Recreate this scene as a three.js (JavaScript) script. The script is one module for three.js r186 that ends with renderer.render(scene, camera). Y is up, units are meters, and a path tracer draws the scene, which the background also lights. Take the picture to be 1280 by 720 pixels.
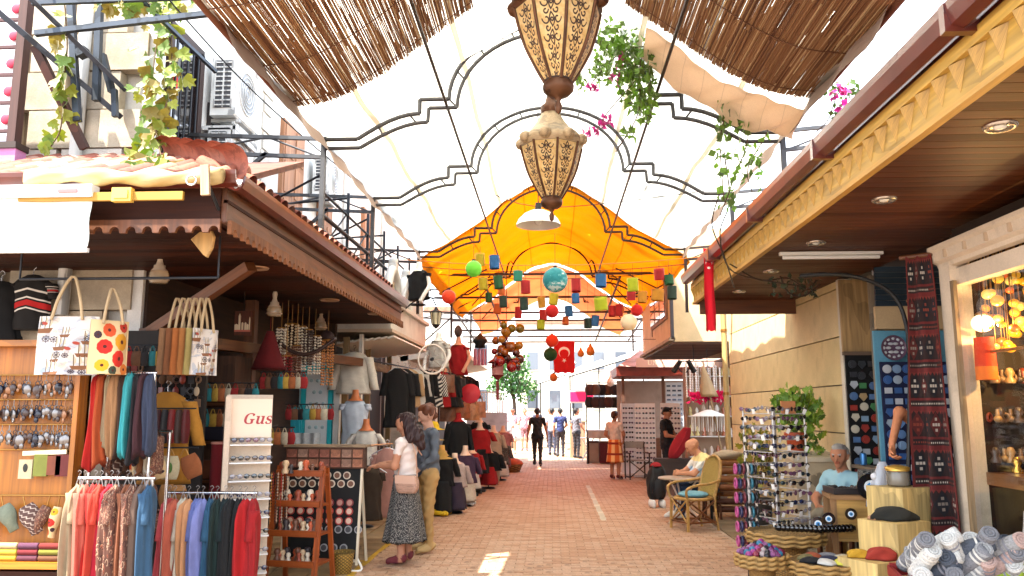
import * as THREE from 'three';
import { mergeGeometries } from 'three/addons/utils/BufferGeometryUtils.js';

// ------------------------------------------------------------------ camera, sky, sun, exposure
const scene = new THREE.Scene();
const camera = new THREE.PerspectiveCamera(39.6, 16 / 9, 0.1, 600);
camera.position.set(0, 1.7, 0);
camera.rotation.order = 'YXZ';
camera.rotation.set(Math.atan(0.152), Math.atan(0.0494), 0);
scene.add(camera); camera.updateMatrixWorld();
const SUN = new THREE.Vector3(-0.38, 0.88, 0.27).normalize();
{ // hazy bright summer sky, computed: pale at the horizon, a little bluer overhead, a soft glow round the sun
  const W = 256, H = 128, d = new Float32Array(W * H * 4);
  for (let j = 0; j < H; j++) for (let i = 0; i < W; i++) {
    const th = Math.PI * (j + 0.5) / H - Math.PI / 2, ph = 2 * Math.PI * (i + 0.5) / W;
    const y = Math.sin(th), x = -Math.cos(th) * Math.cos(ph), z = -Math.cos(th) * Math.sin(ph);
    const up = Math.max(0, y), k = Math.pow(1 - up, 2.2);
    const g = Math.pow(Math.max(0, x * SUN.x + y * SUN.y + z * SUN.z), 8) * 0.35;
    const o = (j * W + i) * 4;
    d[o] = 0.62 + 0.38 * k + g; d[o + 1] = 0.76 + 0.26 * k + g; d[o + 2] = 0.98 + 0.06 * k + g * 0.9; d[o + 3] = 1;
  }
  const sky = new THREE.DataTexture(d, W, H, THREE.RGBAFormat, THREE.FloatType);
  sky.mapping = THREE.EquirectangularReflectionMapping; sky.magFilter = THREE.LinearFilter; sky.minFilter = THREE.LinearFilter; sky.needsUpdate = true;
  scene.background = sky; scene.environment = sky; scene.environmentIntensity = 1.0; scene.backgroundIntensity = 1.0;
}
const sun = new THREE.DirectionalLight(new THREE.Color().setRGB(1, 0.94, 0.84), 4.6);
sun.position.copy(SUN).multiplyScalar(60); sun.position.z -= 14; sun.target.position.set(0, 0, -14);
sun.castShadow = true; sun.shadow.mapSize.set(4096, 4096);
Object.assign(sun.shadow.camera, { left: -30, right: 30, top: 30, bottom: -30, near: 1, far: 140 });
scene.add(sun, sun.target);
const renderer = new THREE.WebGLRenderer({ antialias: true });
renderer.setSize(1024, 576); renderer.shadowMap.enabled = true;
renderer.toneMapping = THREE.LinearToneMapping; renderer.toneMappingExposure = 5.3;

// ------------------------------------------------------------------ helpers
function rng(s) { let a = s >>> 0; return () => { a = (a + 0x6D2B79F5) | 0; let t = Math.imul(a ^ (a >>> 15), 1 | a); t = (t + Math.imul(t ^ (t >>> 7), 61 | t)) ^ t; return ((t ^ (t >>> 14)) >>> 0) / 4294967296; }; }
const R = rng(77);
const rr = (a, b) => a + (b - a) * R();
const pick = a => a[Math.floor(R() * a.length) % a.length];
const PI = Math.PI, sin = Math.sin, cos = Math.cos;
// where a point of the photograph lies in the place, given its distance down the street
function P(px, py, Z) {
  const v = new THREE.Vector3((px - 640) / 1000, (360 - py) / 1000, -1).applyQuaternion(camera.quaternion);
  return [v.x * Z / -v.z, 1.7 + v.y * Z / -v.z, -Z];
}
const lin = (r, g, b) => new THREE.Color().setRGB(r, g, b);
const hash = (x, y, s) => { let h = Math.imul(x | 0, 374761393) + Math.imul(y | 0, 668265263) + Math.imul(s | 0, 2147483647 ^ 0x5bd1e995); h = Math.imul(h ^ (h >>> 13), 1274126177); return ((h ^ (h >>> 16)) >>> 0) / 4294967296; };
function pn(u, v, fu, fv, s) { // periodic value noise
  const x = u * fu, y = v * fv, xi = Math.floor(x), yi = Math.floor(y); let a = x - xi, b = y - yi; a = a * a * (3 - 2 * a); b = b * b * (3 - 2 * b);
  const m = (p, q) => ((p % q) + q) % q, x0 = m(xi, fu), x1 = m(xi + 1, fu), y0 = m(yi, fv), y1 = m(yi + 1, fv);
  return (hash(x0, y0, s) * (1 - a) + hash(x1, y0, s) * a) * (1 - b) + (hash(x0, y1, s) * (1 - a) + hash(x1, y1, s) * a) * b;
}
function fb(u, v, fu, fv, o, s) { let t = 0, w = 0.5, n = 0; for (let i = 0; i < o; i++) { t += w * pn(u, v, fu, fv, s + i * 7); n += w; w *= 0.5; fu *= 2; fv *= 2; } return t / n; }
function tex(n, m, fn, srgb = true, rep = 1) {
  const d = new Uint8Array(n * m * 4);
  for (let j = 0; j < m; j++) for (let i = 0; i < n; i++) { const c = fn(i / n, j / m), o = (j * n + i) * 4, q = Array.isArray(c) ? c : [c, c, c]; for (let k = 0; k < 3; k++) d[o + k] = Math.max(0, Math.min(255, q[k] * 255)); d[o + 3] = 255; }
  const t = new THREE.DataTexture(d, n, m, THREE.RGBAFormat); t.wrapS = t.wrapT = THREE.RepeatWrapping; t.magFilter = THREE.LinearFilter; t.minFilter = THREE.LinearMipmapLinearFilter; t.generateMipmaps = true;
  if (srgb) t.colorSpace = THREE.SRGBColorSpace; t.repeat.set(rep, rep); t.needsUpdate = true; return t;
}
function cvs(w, h, fn, srgb = true) { const c = document.createElement('canvas'); c.width = w; c.height = h; fn(c.getContext('2d'), w, h); const t = new THREE.CanvasTexture(c); if (srgb) t.colorSpace = THREE.SRGBColorSpace; t.magFilter = THREE.LinearFilter; t.wrapS = t.wrapT = THREE.RepeatWrapping; t.needsUpdate = true; return t; }
// grey textures that modulate a base colour (uv in metres unless said otherwise)
const GT = {
  wood: tex(256, 256, (u, v) => { const w = fb(u + 0.02 * fb(u, v, 3, 5, 2, 5), v, 34, 2, 3, 1), k = pn(u, v, 90, 5, 9); return 0.62 + 0.3 * w + 0.1 * k - (fb(u, v, 5, 2, 2, 4) > 0.66 ? 0.1 : 0); }),
  plaster: tex(256, 256, (u, v) => 0.84 + 0.12 * fb(u, v, 4, 4, 5, 21) + 0.05 * pn(u, v, 120, 120, 3) - Math.max(0, fb(u, v, 3, 5, 4, 8) - 0.6) * 0.55),
  cloth: tex(256, 256, (u, v) => 0.82 + 0.1 * (Math.sin(u * PI * 2 * 64) * Math.sin(v * PI * 2 * 64)) + 0.14 * (fb(u, v, 6, 6, 4, 31) - 0.5)),
  stone: tex(256, 256, (u, v) => 0.62 + 0.34 * fb(u, v, 5, 5, 6, 41) + 0.06 * pn(u, v, 128, 128, 4)),
  clay: tex(256, 256, (u, v) => 0.76 + 0.2 * fb(u, v, 6, 6, 5, 51) + 0.14 * (pn(u, v, 100, 100, 5) - 0.5) - (fb(u, v, 7, 7, 4, 58) > 0.63 ? 0.12 : 0)),
  metal: tex(256, 256, (u, v) => 0.8 + 0.2 * fb(u, v, 8, 8, 5, 61) - (fb(u, v, 6, 6, 5, 66) > 0.64 ? 0.22 : 0)),
  fabric: tex(512, 512, (u, v) => 0.9 + 0.08 * fb(u, v, 3, 3, 6, 71) - 0.05 * (pn(u, v, 200, 200, 6)) - (Math.abs(((u * 4) % 1) - 0.5) > 0.485 ? 0.12 : 0) - Math.max(0, fb(u, v, 2, 8, 4, 77) - 0.58) * 0.5),
  wicker: tex(128, 128, (u, v) => { const a = Math.sin(u * PI * 2 * 8), b = Math.sin(v * PI * 2 * 16 + (Math.floor(u * 16) % 2) * PI); return 0.55 + 0.22 * b + 0.12 * Math.abs(a) + 0.12 * pn(u, v, 16, 32, 3); }),
};
const deep = (r, g, b) => lin(...[r, g, b].map(v => 1.03 * Math.pow(v, 1.35))); // contrast curve put into base colours: darks drop most, so shaded interiors look deep
const matCache = new Map();
function M(r, g, b, o = {}) {
  const { map, bump = 0, rep = 1, ...rest } = o, key = [r, g, b, map && map.uuid, bump, rep, JSON.stringify(rest, (k, v) => v && v.isTexture ? v.uuid : v)].join();
  if (matCache.has(key)) return matCache.get(key);
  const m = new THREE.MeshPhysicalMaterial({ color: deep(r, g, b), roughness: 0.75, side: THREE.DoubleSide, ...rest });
  if (map) { let t = map; if (rep !== 1) { t = repTex(map, rep); } m.map = t; if (bump) { m.bumpMap = t; m.bumpScale = bump; } }
  matCache.set(key, m); return m;
}
const repCache = new Map();
function repTex(t, rep) { const k = t.uuid + rep; if (!repCache.has(k)) { const c = t.clone(); c.repeat.set(rep, rep); c.needsUpdate = true; repCache.set(k, c); } return repCache.get(k); }
function prep(g) {
  if (g.index) g = g.toNonIndexed();
  for (const k of Object.keys(g.attributes)) if (!['position', 'normal', 'uv'].includes(k)) g.deleteAttribute(k);
  if (!g.attributes.normal) g.computeVertexNormals();
  if (!g.attributes.uv) g.setAttribute('uv', new THREE.BufferAttribute(new Float32Array(g.attributes.position.count * 2), 2));
  g.groups = []; g.morphAttributes = {}; return g;
}
function boxG(w, h, d) { // uv in metres, grain along the longest side (v)
  const g = new THREE.BoxGeometry(w, h, d), uv = g.attributes.uv, s = [[d, h], [d, h], [w, d], [w, d], [w, h], [w, h]];
  for (let i = 0; i < 24; i++) { const [a, b] = s[i >> 2]; let u = uv.getX(i) * a, v = uv.getY(i) * b; if (a > b) [u, v] = [v, u]; uv.setXY(i, u + (w * 3.7 + h) % 1, v + (d * 5.3) % 1); }
  return g;
}
const mtx = (p = [0, 0, 0], r = [0, 0, 0], s = 1) => new THREE.Matrix4().compose(new THREE.Vector3(...p), new THREE.Quaternion().setFromEuler(new THREE.Euler(...r)), Array.isArray(s) ? new THREE.Vector3(...s) : new THREE.Vector3(s, s, s));
class B {
  constructor() { this.g = []; }
  add(g, p, r, s) { g = prep(g); g.applyMatrix4(mtx(p, r, s)); this.g.push(g); return this; }
  box(w, h, d, x = 0, y = 0, z = 0, rx = 0, ry = 0, rz = 0) { return this.add(boxG(w, h, d), [x, y, z], [rx, ry, rz]); }
  cyl(a, b, h, x = 0, y = 0, z = 0, n = 12, rx = 0, ry = 0, rz = 0) { return this.add(new THREE.CylinderGeometry(a, b, h, n), [x, y, z], [rx, ry, rz]); }
  sph(r, x = 0, y = 0, z = 0, s = 1, n = 12, m = 8) { return this.add(new THREE.SphereGeometry(r, n, m), [x, y, z], [0, 0, 0], s); }
  rod(a, b, r = 0.01, n = 6) {
    const A = new THREE.Vector3(...a), D = new THREE.Vector3(...b).sub(A), l = D.length(); if (l < 1e-5) return this;
    const g = prep(new THREE.CylinderGeometry(r, r, l, n)); g.applyQuaternion(new THREE.Quaternion().setFromUnitVectors(new THREE.Vector3(0, 1, 0), D.clone().normalize())); g.translate(A.x + D.x / 2, A.y + D.y / 2, A.z + D.z / 2); this.g.push(g); return this;
  }
  bar(a, b, w, d) { // square-section bar
    const A = new THREE.Vector3(...a), Bv = new THREE.Vector3(...b), D = Bv.clone().sub(A), l = D.length(), g = prep(boxG(w, l, d));
    const y = D.clone().normalize(), ref = Math.abs(y.z) > 0.9 ? new THREE.Vector3(1, 0, 0) : new THREE.Vector3(0, 0, 1), x = new THREE.Vector3().crossVectors(y, ref).normalize(), z = new THREE.Vector3().crossVectors(x, y);
    g.applyMatrix4(new THREE.Matrix4().makeBasis(x, y, z)); g.translate((a[0] + b[0]) / 2, (a[1] + b[1]) / 2, (a[2] + b[2]) / 2); this.g.push(g); return this;
  }
  tube(pts, r = 0.01, n = 6, closed = false, seg = 0) { return this.add(new THREE.TubeGeometry(new THREE.CatmullRomCurve3(pts.map(p => new THREE.Vector3(...p)), closed, 'catmullrom', 0.5), seg || pts.length * 5, r, n, closed)); }
  lathe(pts, x = 0, y = 0, z = 0, n = 16, s = 1) { return this.add(new THREE.LatheGeometry(pts.map(p => new THREE.Vector2(p[0], p[1])), n), [x, y, z], [0, 0, 0], s); }
  ext(pts, depth, p, r, bevel = 0, s = 1) { const sh = new THREE.Shape(pts.map(q => new THREE.Vector2(q[0], q[1]))); return this.add(new THREE.ExtrudeGeometry(sh, { depth, bevelEnabled: bevel > 0, bevelSize: bevel, bevelThickness: bevel, bevelSegments: 1, curveSegments: 8 }), p, r, s); }
  geo() { return this.g.length === 1 ? this.g[0] : mergeGeometries(this.g); }
  mesh(name, m, parent) { return part(name, this.geo(), m, parent); }
}
const b = () => new B();
const plate = (w, h) => new THREE.PlaneGeometry(w, h); // carries a print, uv from 0 to 1
function part(name, g, m, parent, p, r, s) {
  const o = new THREE.Mesh(g, m); o.name = parent === scene ? numbered(name) : name; o.castShadow = o.receiveShadow = true;
  if (p) o.position.set(...p); if (r) o.rotation.set(...r); if (s) Array.isArray(s) ? o.scale.set(...s) : o.scale.setScalar(s);
  parent.add(o); return o;
}
const taken = new Map();
function numbered(n) { const k = taken.get(n) || 0; taken.set(n, k + 1); return k ? `${n}_${String(k).padStart(3, '0')}` : n; }
function thing(name, label, category, p = [0, 0, 0], turn = 0, group) {
  const o = new THREE.Group(); o.name = numbered(name); o.position.set(...p); o.rotation.y = turn; o.userData = { label, category }; if (group) o.userData.group = group; scene.add(o); return o;
}
function one(name, label, category, bb, m, p = [0, 0, 0], turn = 0, group) { // a thing that is one mesh
  const o = part(name, bb instanceof B ? bb.geo() : bb, m, scene, p); o.rotation.y = turn; o.userData = { label, category }; if (group) o.userData.group = group; return o;
}
function struct(name, bb, m) { const o = part(name, bb instanceof B ? bb.geo() : bb, m, scene); o.userData.kind = 'structure'; return o; }
function copy(o, p, turn, label, group) { const c = o.clone(); c.name = numbered(o.name.replace(/_\d+$/, '')); c.userData = { ...o.userData }; if (p) c.position.set(...p); if (turn !== undefined) c.rotation.y = turn; if (label) c.userData.label = label; if (group) c.userData.group = group; scene.add(c); return c; }
// closed skin through rings: fn(t, a) gives a point, t from 0 to 1 along and a from 0 to 2 PI around
function loft(nr, ns, fn, caps = 3) {
  const pos = [], uv = [], idx = [], W = ns + 1;
  for (let i = 0; i <= nr; i++) for (let j = 0; j <= ns; j++) { pos.push(...fn(i / nr, j / ns * 2 * PI)); uv.push(j / ns, i / nr); }
  for (let i = 0; i < nr; i++) for (let j = 0; j < ns; j++) { const a = i * W + j; idx.push(a, a + 1, a + W, a + 1, a + W + 1, a + W); }
  const cap = (i, flip) => { let c = [0, 0, 0]; for (let j = 0; j < ns; j++) for (let k = 0; k < 3; k++) c[k] += pos[(i * W + j) * 3 + k] / ns; const q = pos.length / 3; pos.push(...c); uv.push(0.5, i / nr); for (let j = 0; j < ns; j++) flip ? idx.push(q, i * W + j + 1, i * W + j) : idx.push(q, i * W + j, i * W + j + 1); };
  if (caps & 1) cap(0, true); if (caps & 2) cap(nr, false);
  const g = new THREE.BufferGeometry(); g.setAttribute('position', new THREE.Float32BufferAttribute(pos, 3)); g.setAttribute('uv', new THREE.Float32BufferAttribute(uv, 2)); g.setIndex(idx); g.computeVertexNormals(); return prep(g);
}
// cloth sheet with thickness: fn(u, v) gives a point, u across, v down
function sheet(nx, ny, fn, t = 0.006, uvs = [1, 1]) {
  const mk = off => { const pos = [], uv = [], idx = []; for (let j = 0; j <= ny; j++) for (let i = 0; i <= nx; i++) { const p = fn(i / nx, j / ny); pos.push(p[0], p[1], p[2] + off); uv.push(i / nx * uvs[0], (1 - j / ny) * uvs[1]); } for (let j = 0; j < ny; j++) for (let i = 0; i < nx; i++) { const a = j * (nx + 1) + i, c = a + nx + 1; off > 0 ? idx.push(a, c, a + 1, a + 1, c, c + 1) : idx.push(a, a + 1, c, a + 1, c + 1, c); } const g = new THREE.BufferGeometry(); g.setAttribute('position', new THREE.Float32BufferAttribute(pos, 3)); g.setAttribute('uv', new THREE.Float32BufferAttribute(uv, 2)); g.setIndex(idx); g.computeVertexNormals(); return prep(g); };
  return mergeGeometries([mk(t / 2), mk(-t / 2)]);
}
const drape = (w, h, folds = 4, amp = 0.02, o = {}) => { const ph = R() * 6, k2 = R() * 3 + 1; return sheet(Math.max(8, folds * 6), 10, (u, v) => { const f = 0.35 + 0.65 * v, ww = w * ((o.top ?? 1) * (1 - v) + v) , x = (u - 0.5) * ww; return [x + 0.006 * sin(v * 9 + u * 7), -h * v + (v > 0.95 ? 0.012 * sin(u * 20) : 0) + (o.sag || 0) * sin(u * PI) * (1 - v), amp * f * (sin(u * folds * 2 * PI + ph) + 0.4 * sin(u * folds * k2 * 2 + v * 3))]; }, o.t || 0.006, o.uv || [w, h]); };
// hanging scarf: a folded loop of cloth, narrow at the hanger
const scarfG = (w, d, h, folds = 5, seed = 1) => { const ph = seed * 2.1; return loft(16, folds * 7, (t, a) => { const k = t < 0.16 ? 0.3 + 0.7 * Math.sqrt(t / 0.16) : 1 - 0.08 * sin(t * 4 + seed), r = 1 + 0.24 * sin(a * folds + ph + 1.1 * sin(t * 2.3 + seed)) * (0.35 + 0.65 * t) + 0.13 * sin(a * (folds * 2 - 1) + ph * 1.7 + t * 2.4) + 0.1 * sin(a * 3 + seed * 5 - t * 3); return [cos(a) * w / 2 * k * r + 0.016 * sin(t * 4 + seed * 3) * t, -h * t * (1 + 0.05 * sin(a * 2 + seed * 4) * t) - (t < 0.06 ? 0.03 * Math.abs(sin(a)) : 0), sin(a) * d / 2 * k * r + 0.02 * sin(t * 3 + seed) * t]; }); };
// ladder of two parallel bars with rungs along a path in the xy plane
function sunder(paths, r, z) { const q = b(); for (const p of paths) for (let i = 0; i + 1 < p.length; i++) q.rod([p[i][0], p[i][1], z], [p[i + 1][0], p[i + 1][1], z], r, 6); return q; }
const C = { // plain colours used often
  steel: M(0.06, 0.062, 0.07, { roughness: 0.5, metalness: 0.6 }), steelBlue: M(0.1, 0.12, 0.15, { roughness: 0.5, metalness: 0.4, map: GT.metal }), chrome: M(0.6, 0.6, 0.62, { metalness: 1, roughness: 0.22 }), wire: M(0.3, 0.28, 0.27, { metalness: 0.6, roughness: 0.5 }),
  black: M(0.012, 0.012, 0.013, { roughness: 0.6 }), blackCloth: M(0.014, 0.014, 0.017, { roughness: 0.95, map: GT.cloth, rep: 3 }), white: M(0.78, 0.76, 0.72, { roughness: 0.6 }), whitePaint: M(0.78, 0.76, 0.72, { roughness: 0.65, map: GT.plaster, bump: 0.002 }),
  darkWood: M(0.1, 0.034, 0.014, { roughness: 0.6, specularIntensity: 0.35, map: GT.wood, bump: 0.002 }), midWood: M(0.27, 0.115, 0.045, { roughness: 0.5, map: GT.wood, bump: 0.002 }), gold: M(0.72, 0.49, 0.14, { roughness: 0.5, map: GT.wood, bump: 0.002 }), orangeWood: M(0.5, 0.15, 0.03, { roughness: 0.45, map: GT.wood, bump: 0.002 }),
  gutter: M(0.2, 0.05, 0.03, { roughness: 0.28, metalness: 0.1, clearcoat: 0.6, clearcoatRoughness: 0.25, map: GT.metal }), cream: M(0.72, 0.6, 0.4, { map: GT.plaster }), wicker: M(0.55, 0.3, 0.1, { map: GT.wicker, bump: 0.006, roughness: 0.7 }), brass: M(0.45, 0.27, 0.1, { metalness: 0.8, roughness: 0.4 }),
};
const cloth = (r, g, bl) => M(r, g, bl, { roughness: 0.95, map: GT.cloth, rep: 2, bump: 0.001, sheen: 0.3 });
// ------------------------------------------------------------------ ground, street, pavements
struct('ground', b().add(new THREE.PlaneGeometry(500, 500), [0, -0.03, -60], [-PI / 2, 0, 0]), M(0.3, 0.24, 0.19, { roughness: 0.95 }));
{
  const bed = struct('street', b().box(4.6, 0.02, 60, 0.1, -0.0165, -34), M(0.66, 0.5, 0.37, { map: GT.stone, roughness: 0.95 }));
  bed.castShadow = false;
  const tones = [[0.57, 0.335, 0.2], [0.6, 0.365, 0.225], [0.53, 0.295, 0.17], [0.62, 0.395, 0.255], [0.57, 0.33, 0.195]], brickTex = repTex(GT.clay, 2.3), brickMat = c => new THREE.MeshPhysicalMaterial({ color: lin(...c), map: brickTex, bumpMap: brickTex, bumpScale: 0.003, roughness: 0.82 }), mats = tones.map(brickMat);
  const bw = 0.205, bd = 0.105, geo = [0, 1, 2].map(k => { const g = prep(new THREE.BoxGeometry(bw - 0.005, 0.03, bd - 0.005)); const p = g.attributes.position, uv = g.attributes.uv; for (let i = 0; i < p.count; i++) { if (p.getY(i) > 0) p.setXYZ(i, p.getX(i) * 0.985, p.getY(i), p.getZ(i) * 0.97); uv.setXY(i, p.getX(i) + k * 0.37, p.getZ(i) + k * 0.21); } return g; });
  const rest = []; let n = 0; const r2 = rng(5);
  for (let row = 0; row < 330; row++) {
    const z = -(6.2 + row * bd), off = (row % 2) * bw / 2;
    for (let i = 0; i < 22; i++) {
      const x = -2.06 + i * bw + off; if (x > 2.3) continue;
      const patch = fb(x / 9 + 0.5, -z / 40, 9, 40, 3, 91), k = r2() < 0.6 ? Math.floor(r2() * 5) : patch > 0.52 ? 2 : 3, sink = r2() < 0.05 ? -0.004 : 0, p = [x, -0.015 + sink + r2() * 0.0035, z], ro = [(r2() - 0.5) * 0.014, (r2() - 0.5) * 0.03, (r2() - 0.5) * 0.014];
      const Z = -z; if (Z > 8.15 && n < 300 && x > -0.25 * Z - 0.1 && x < 0.62 * Z) { part('paving_brick', geo[k % 3], mats[k], bed, p, ro); n++; } else rest.push([p, ro, k]);
    }
  }
  const im = new THREE.InstancedMesh(geo[0], brickMat([1, 1, 1]), rest.length); im.name = 'paving_bricks'; im.userData.kind = 'stuff'; im.receiveShadow = true;
  rest.forEach(([p, ro, k], i) => { im.setMatrixAt(i, mtx(p, ro)); im.setColorAt(i, lin(...tones[k])); }); bed.add(im);
  // flagged strips along the shop fronts
  for (const [x0, cols, side] of [[-4.15, 5, 1], [2.42, 4, 2]]) {
    const pav = struct('pavement', b().box(cols * 0.41 + 0.04, 0.03, 32, x0 + cols * 0.205 - 0.02, -0.032, -22), M(0.22, 0.17, 0.11, { map: GT.stone }));
    const sm = [[0.46, 0.33, 0.19], [0.42, 0.29, 0.16], [0.5, 0.37, 0.23]].map(t => M(...t, { map: GT.stone, bump: 0.004, roughness: 0.85 })), sg = boxG(0.398, 0.05, 0.398);
    for (let i = 0; i < cols; i++) for (let j = 0; j < 22; j++) part('paving_slab', sg, sm[Math.floor(r2() * 3)], pav, [x0 + i * 0.41 + 0.18, -0.017 + r2() * 0.004, -(7.0 + j * 0.41)], [(r2() - 0.5) * 0.008, 0, (r2() - 0.5) * 0.008]);
    pav.receiveShadow = true;
  }
  const strip = (x, w, z0, z1, seed) => { const r = rng(seed), n = 60, pos = [], idx = []; for (let i = 0; i <= n; i++) { const z = -(z0 + (z1 - z0) * i / n); pos.push(x - w / 2 + (r() - 0.5) * w * 0.22, 0, z, x + w / 2 + (r() - 0.5) * w * 0.22, 0, z); if (i < n) idx.push(i * 2, i * 2 + 1, i * 2 + 2, i * 2 + 1, i * 2 + 3, i * 2 + 2); } const g = new THREE.BufferGeometry(); g.setAttribute('position', new THREE.Float32BufferAttribute(pos, 3)); g.setIndex(idx); g.computeVertexNormals(); const u = new Float32Array(pos.length / 3 * 2); for (let i = 0; i < pos.length / 3; i++) { u[i * 2] = pos[i * 3]; u[i * 2 + 1] = pos[i * 3 + 2]; } g.setAttribute('uv', new THREE.BufferAttribute(u, 2)); return b().add(g, [0, 0.0085, 0]); };
  struct('yellow_painted_line', strip(-2.13, 0.13, 6.5, 19, 3), M(0.75, 0.5, 0.04, { map: GT.stone, roughness: 0.8 }));
  struct('white_painted_line', strip(0.79, 0.09, 12.8, 18.6, 4), M(0.8, 0.76, 0.62, { map: GT.stone, roughness: 0.8 }));
}

// ------------------------------------------------------------------ overhead: arches, cloth, mats
const prof = x => 4.68 + 1.25 * Math.pow(0.5 + 0.5 * cos(Math.min(PI, Math.abs(x) / 2.5 * PI)), 1.05);
const archPath = (o) => { const L = []; // half profile, left to the middle; o pushes the lower bar in
  L.push([-2.46, 4.62 - o], [-2.1 + o * 0.3, 4.62 - o]);
  for (let i = 1; i <= 6; i++) { const t = i / 6; L.push([-2.1 + 0.68 * t + o * (0.3 + 0.6 * t), 4.62 - o + 0.28 * sin(t * PI / 2)]); }
  L.push([-1.42 + o, 5.06 - o], [-1.1 + o * 0.9, 5.06 - o]);
  for (let i = 1; i <= 12; i++) { const t = i / 12 * PI / 2; L.push([-(1.1 - o * 0.9) * cos(t), 5.06 - o + (0.84 + o * 0.1) * sin(t)]); }
  return L.concat(L.slice(0, -1).reverse().map(p => [-p[0], p[1]]));
};
const archZ = [8.3, 10.75, 14.6, 19.6, 24.4];
const archLab = ['grey steel ladder arch under the white cloth beside the reed mats', 'grey steel ladder arch carrying the small filigree lantern', 'dark steel ladder arch where white cloth meets yellow cloth', 'dark steel ladder arch under the yellow cloth before the pink cloth', 'dark steel ladder arch at the far end of the covered street'];
archZ.forEach((Z, k) => {
  const t = thing('steel_arch', archLab[k], 'arch', [0, 0, -Z], 0, 'steel arches over the street'), m = k < 2 ? M(0.14, 0.14, 0.145, { roughness: 0.55, metalness: 0.3, map: GT.metal }) : M(0.085, 0.045, 0.03, { roughness: 0.55, metalness: 0.3, map: GT.metal });
  const A = archPath(0), A2 = archPath(0.1);
  sunder([A], 0.024, 0).mesh('upper_bar', m, t); sunder([A2], 0.022, 0).mesh('lower_bar', m, t);
  const rg = b(); for (let i = 0; i < A.length; i += 3) rg.rod([...A[i], 0], [...A2[Math.min(i, A2.length - 1)], 0], 0.012, 5); rg.mesh('rungs', m, t);
  for (const s of [-1, 1]) { // posts of square tube down to the shop fronts
    b().bar([s * 2.47, 3.45, 0], [s * 2.47, 4.66, 0], 0.05, 0.05).mesh('post', m, t);
    const X = s < 0 ? -3.98 : -3.3 * -1;
    const f = b(); f.bar([s * 2.47, 4.63, 0], [X, 4.7, 0], 0.04, 0.04).bar([s * 2.47, 4.42, 0], [X, 4.5, 0], 0.04, 0.04).rod([s * 2.5, 4.42, 0], [s * 3.1, 4.66, 0], 0.012).rod([s * 3.1, 4.66, 0], [X, 4.5, 0], 0.012); f.bar([s * 3.1, 4.48, 0], [X, 3.7, 0], 0.04, 0.04); f.mesh('wall_bracket', m, t);
  }
});
for (const s of [-1, 1]) one('tie_rod', s < 0 ? 'long thin steel rod running under the cloth on the tiled roof side' : 'long thin steel rod running under the cloth on the gold fascia side', 'rod', b().rod([s * 1.12, 5.0, -3], [s * 1.12, 4.92, -19.6], 0.017), M(0.09, 0.07, 0.06, { roughness: 0.5, metalness: 0.4 }));
{ // purlins and lattice of the farther frame
  const t = thing('roof_lattice', 'brown steel lattice of cross bars beyond the yellow cloth', 'lattice', [0, 0, 0]); const m = M(0.075, 0.04, 0.03, { roughness: 0.6 });
  for (const [Z, h] of [[17.2, 4.62], [19.6, 4.45], [21.5, 4.3], [23, 4.25], [24.4, 4.1], [26, 4.05], [27.5, 4.0]]) b().bar([-2.9, h, -Z], [2.9, h, -Z], 0.05, 0.05).mesh('cross_bar', m, t);
  for (const x of [-2.6, -1.5, 1.5, 2.6]) b().bar([x, 4.55, -17.2], [x, 4.0, -27.5], 0.04, 0.04).mesh('purlin', m, t);
  for (let i = 0; i < 9; i++) { const Z = 18 + i; b().rod([-2.6 + (i % 3) * 0.3, 4.3, -Z], [-1.5, 4.95, -Z - 0.4], 0.016).mesh('diagonal', m, t); b().rod([2.6 - (i % 3) * 0.3, 4.3, -Z], [1.5, 4.95, -Z - 0.4], 0.016).mesh('diagonal', m, t); }
}
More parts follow.
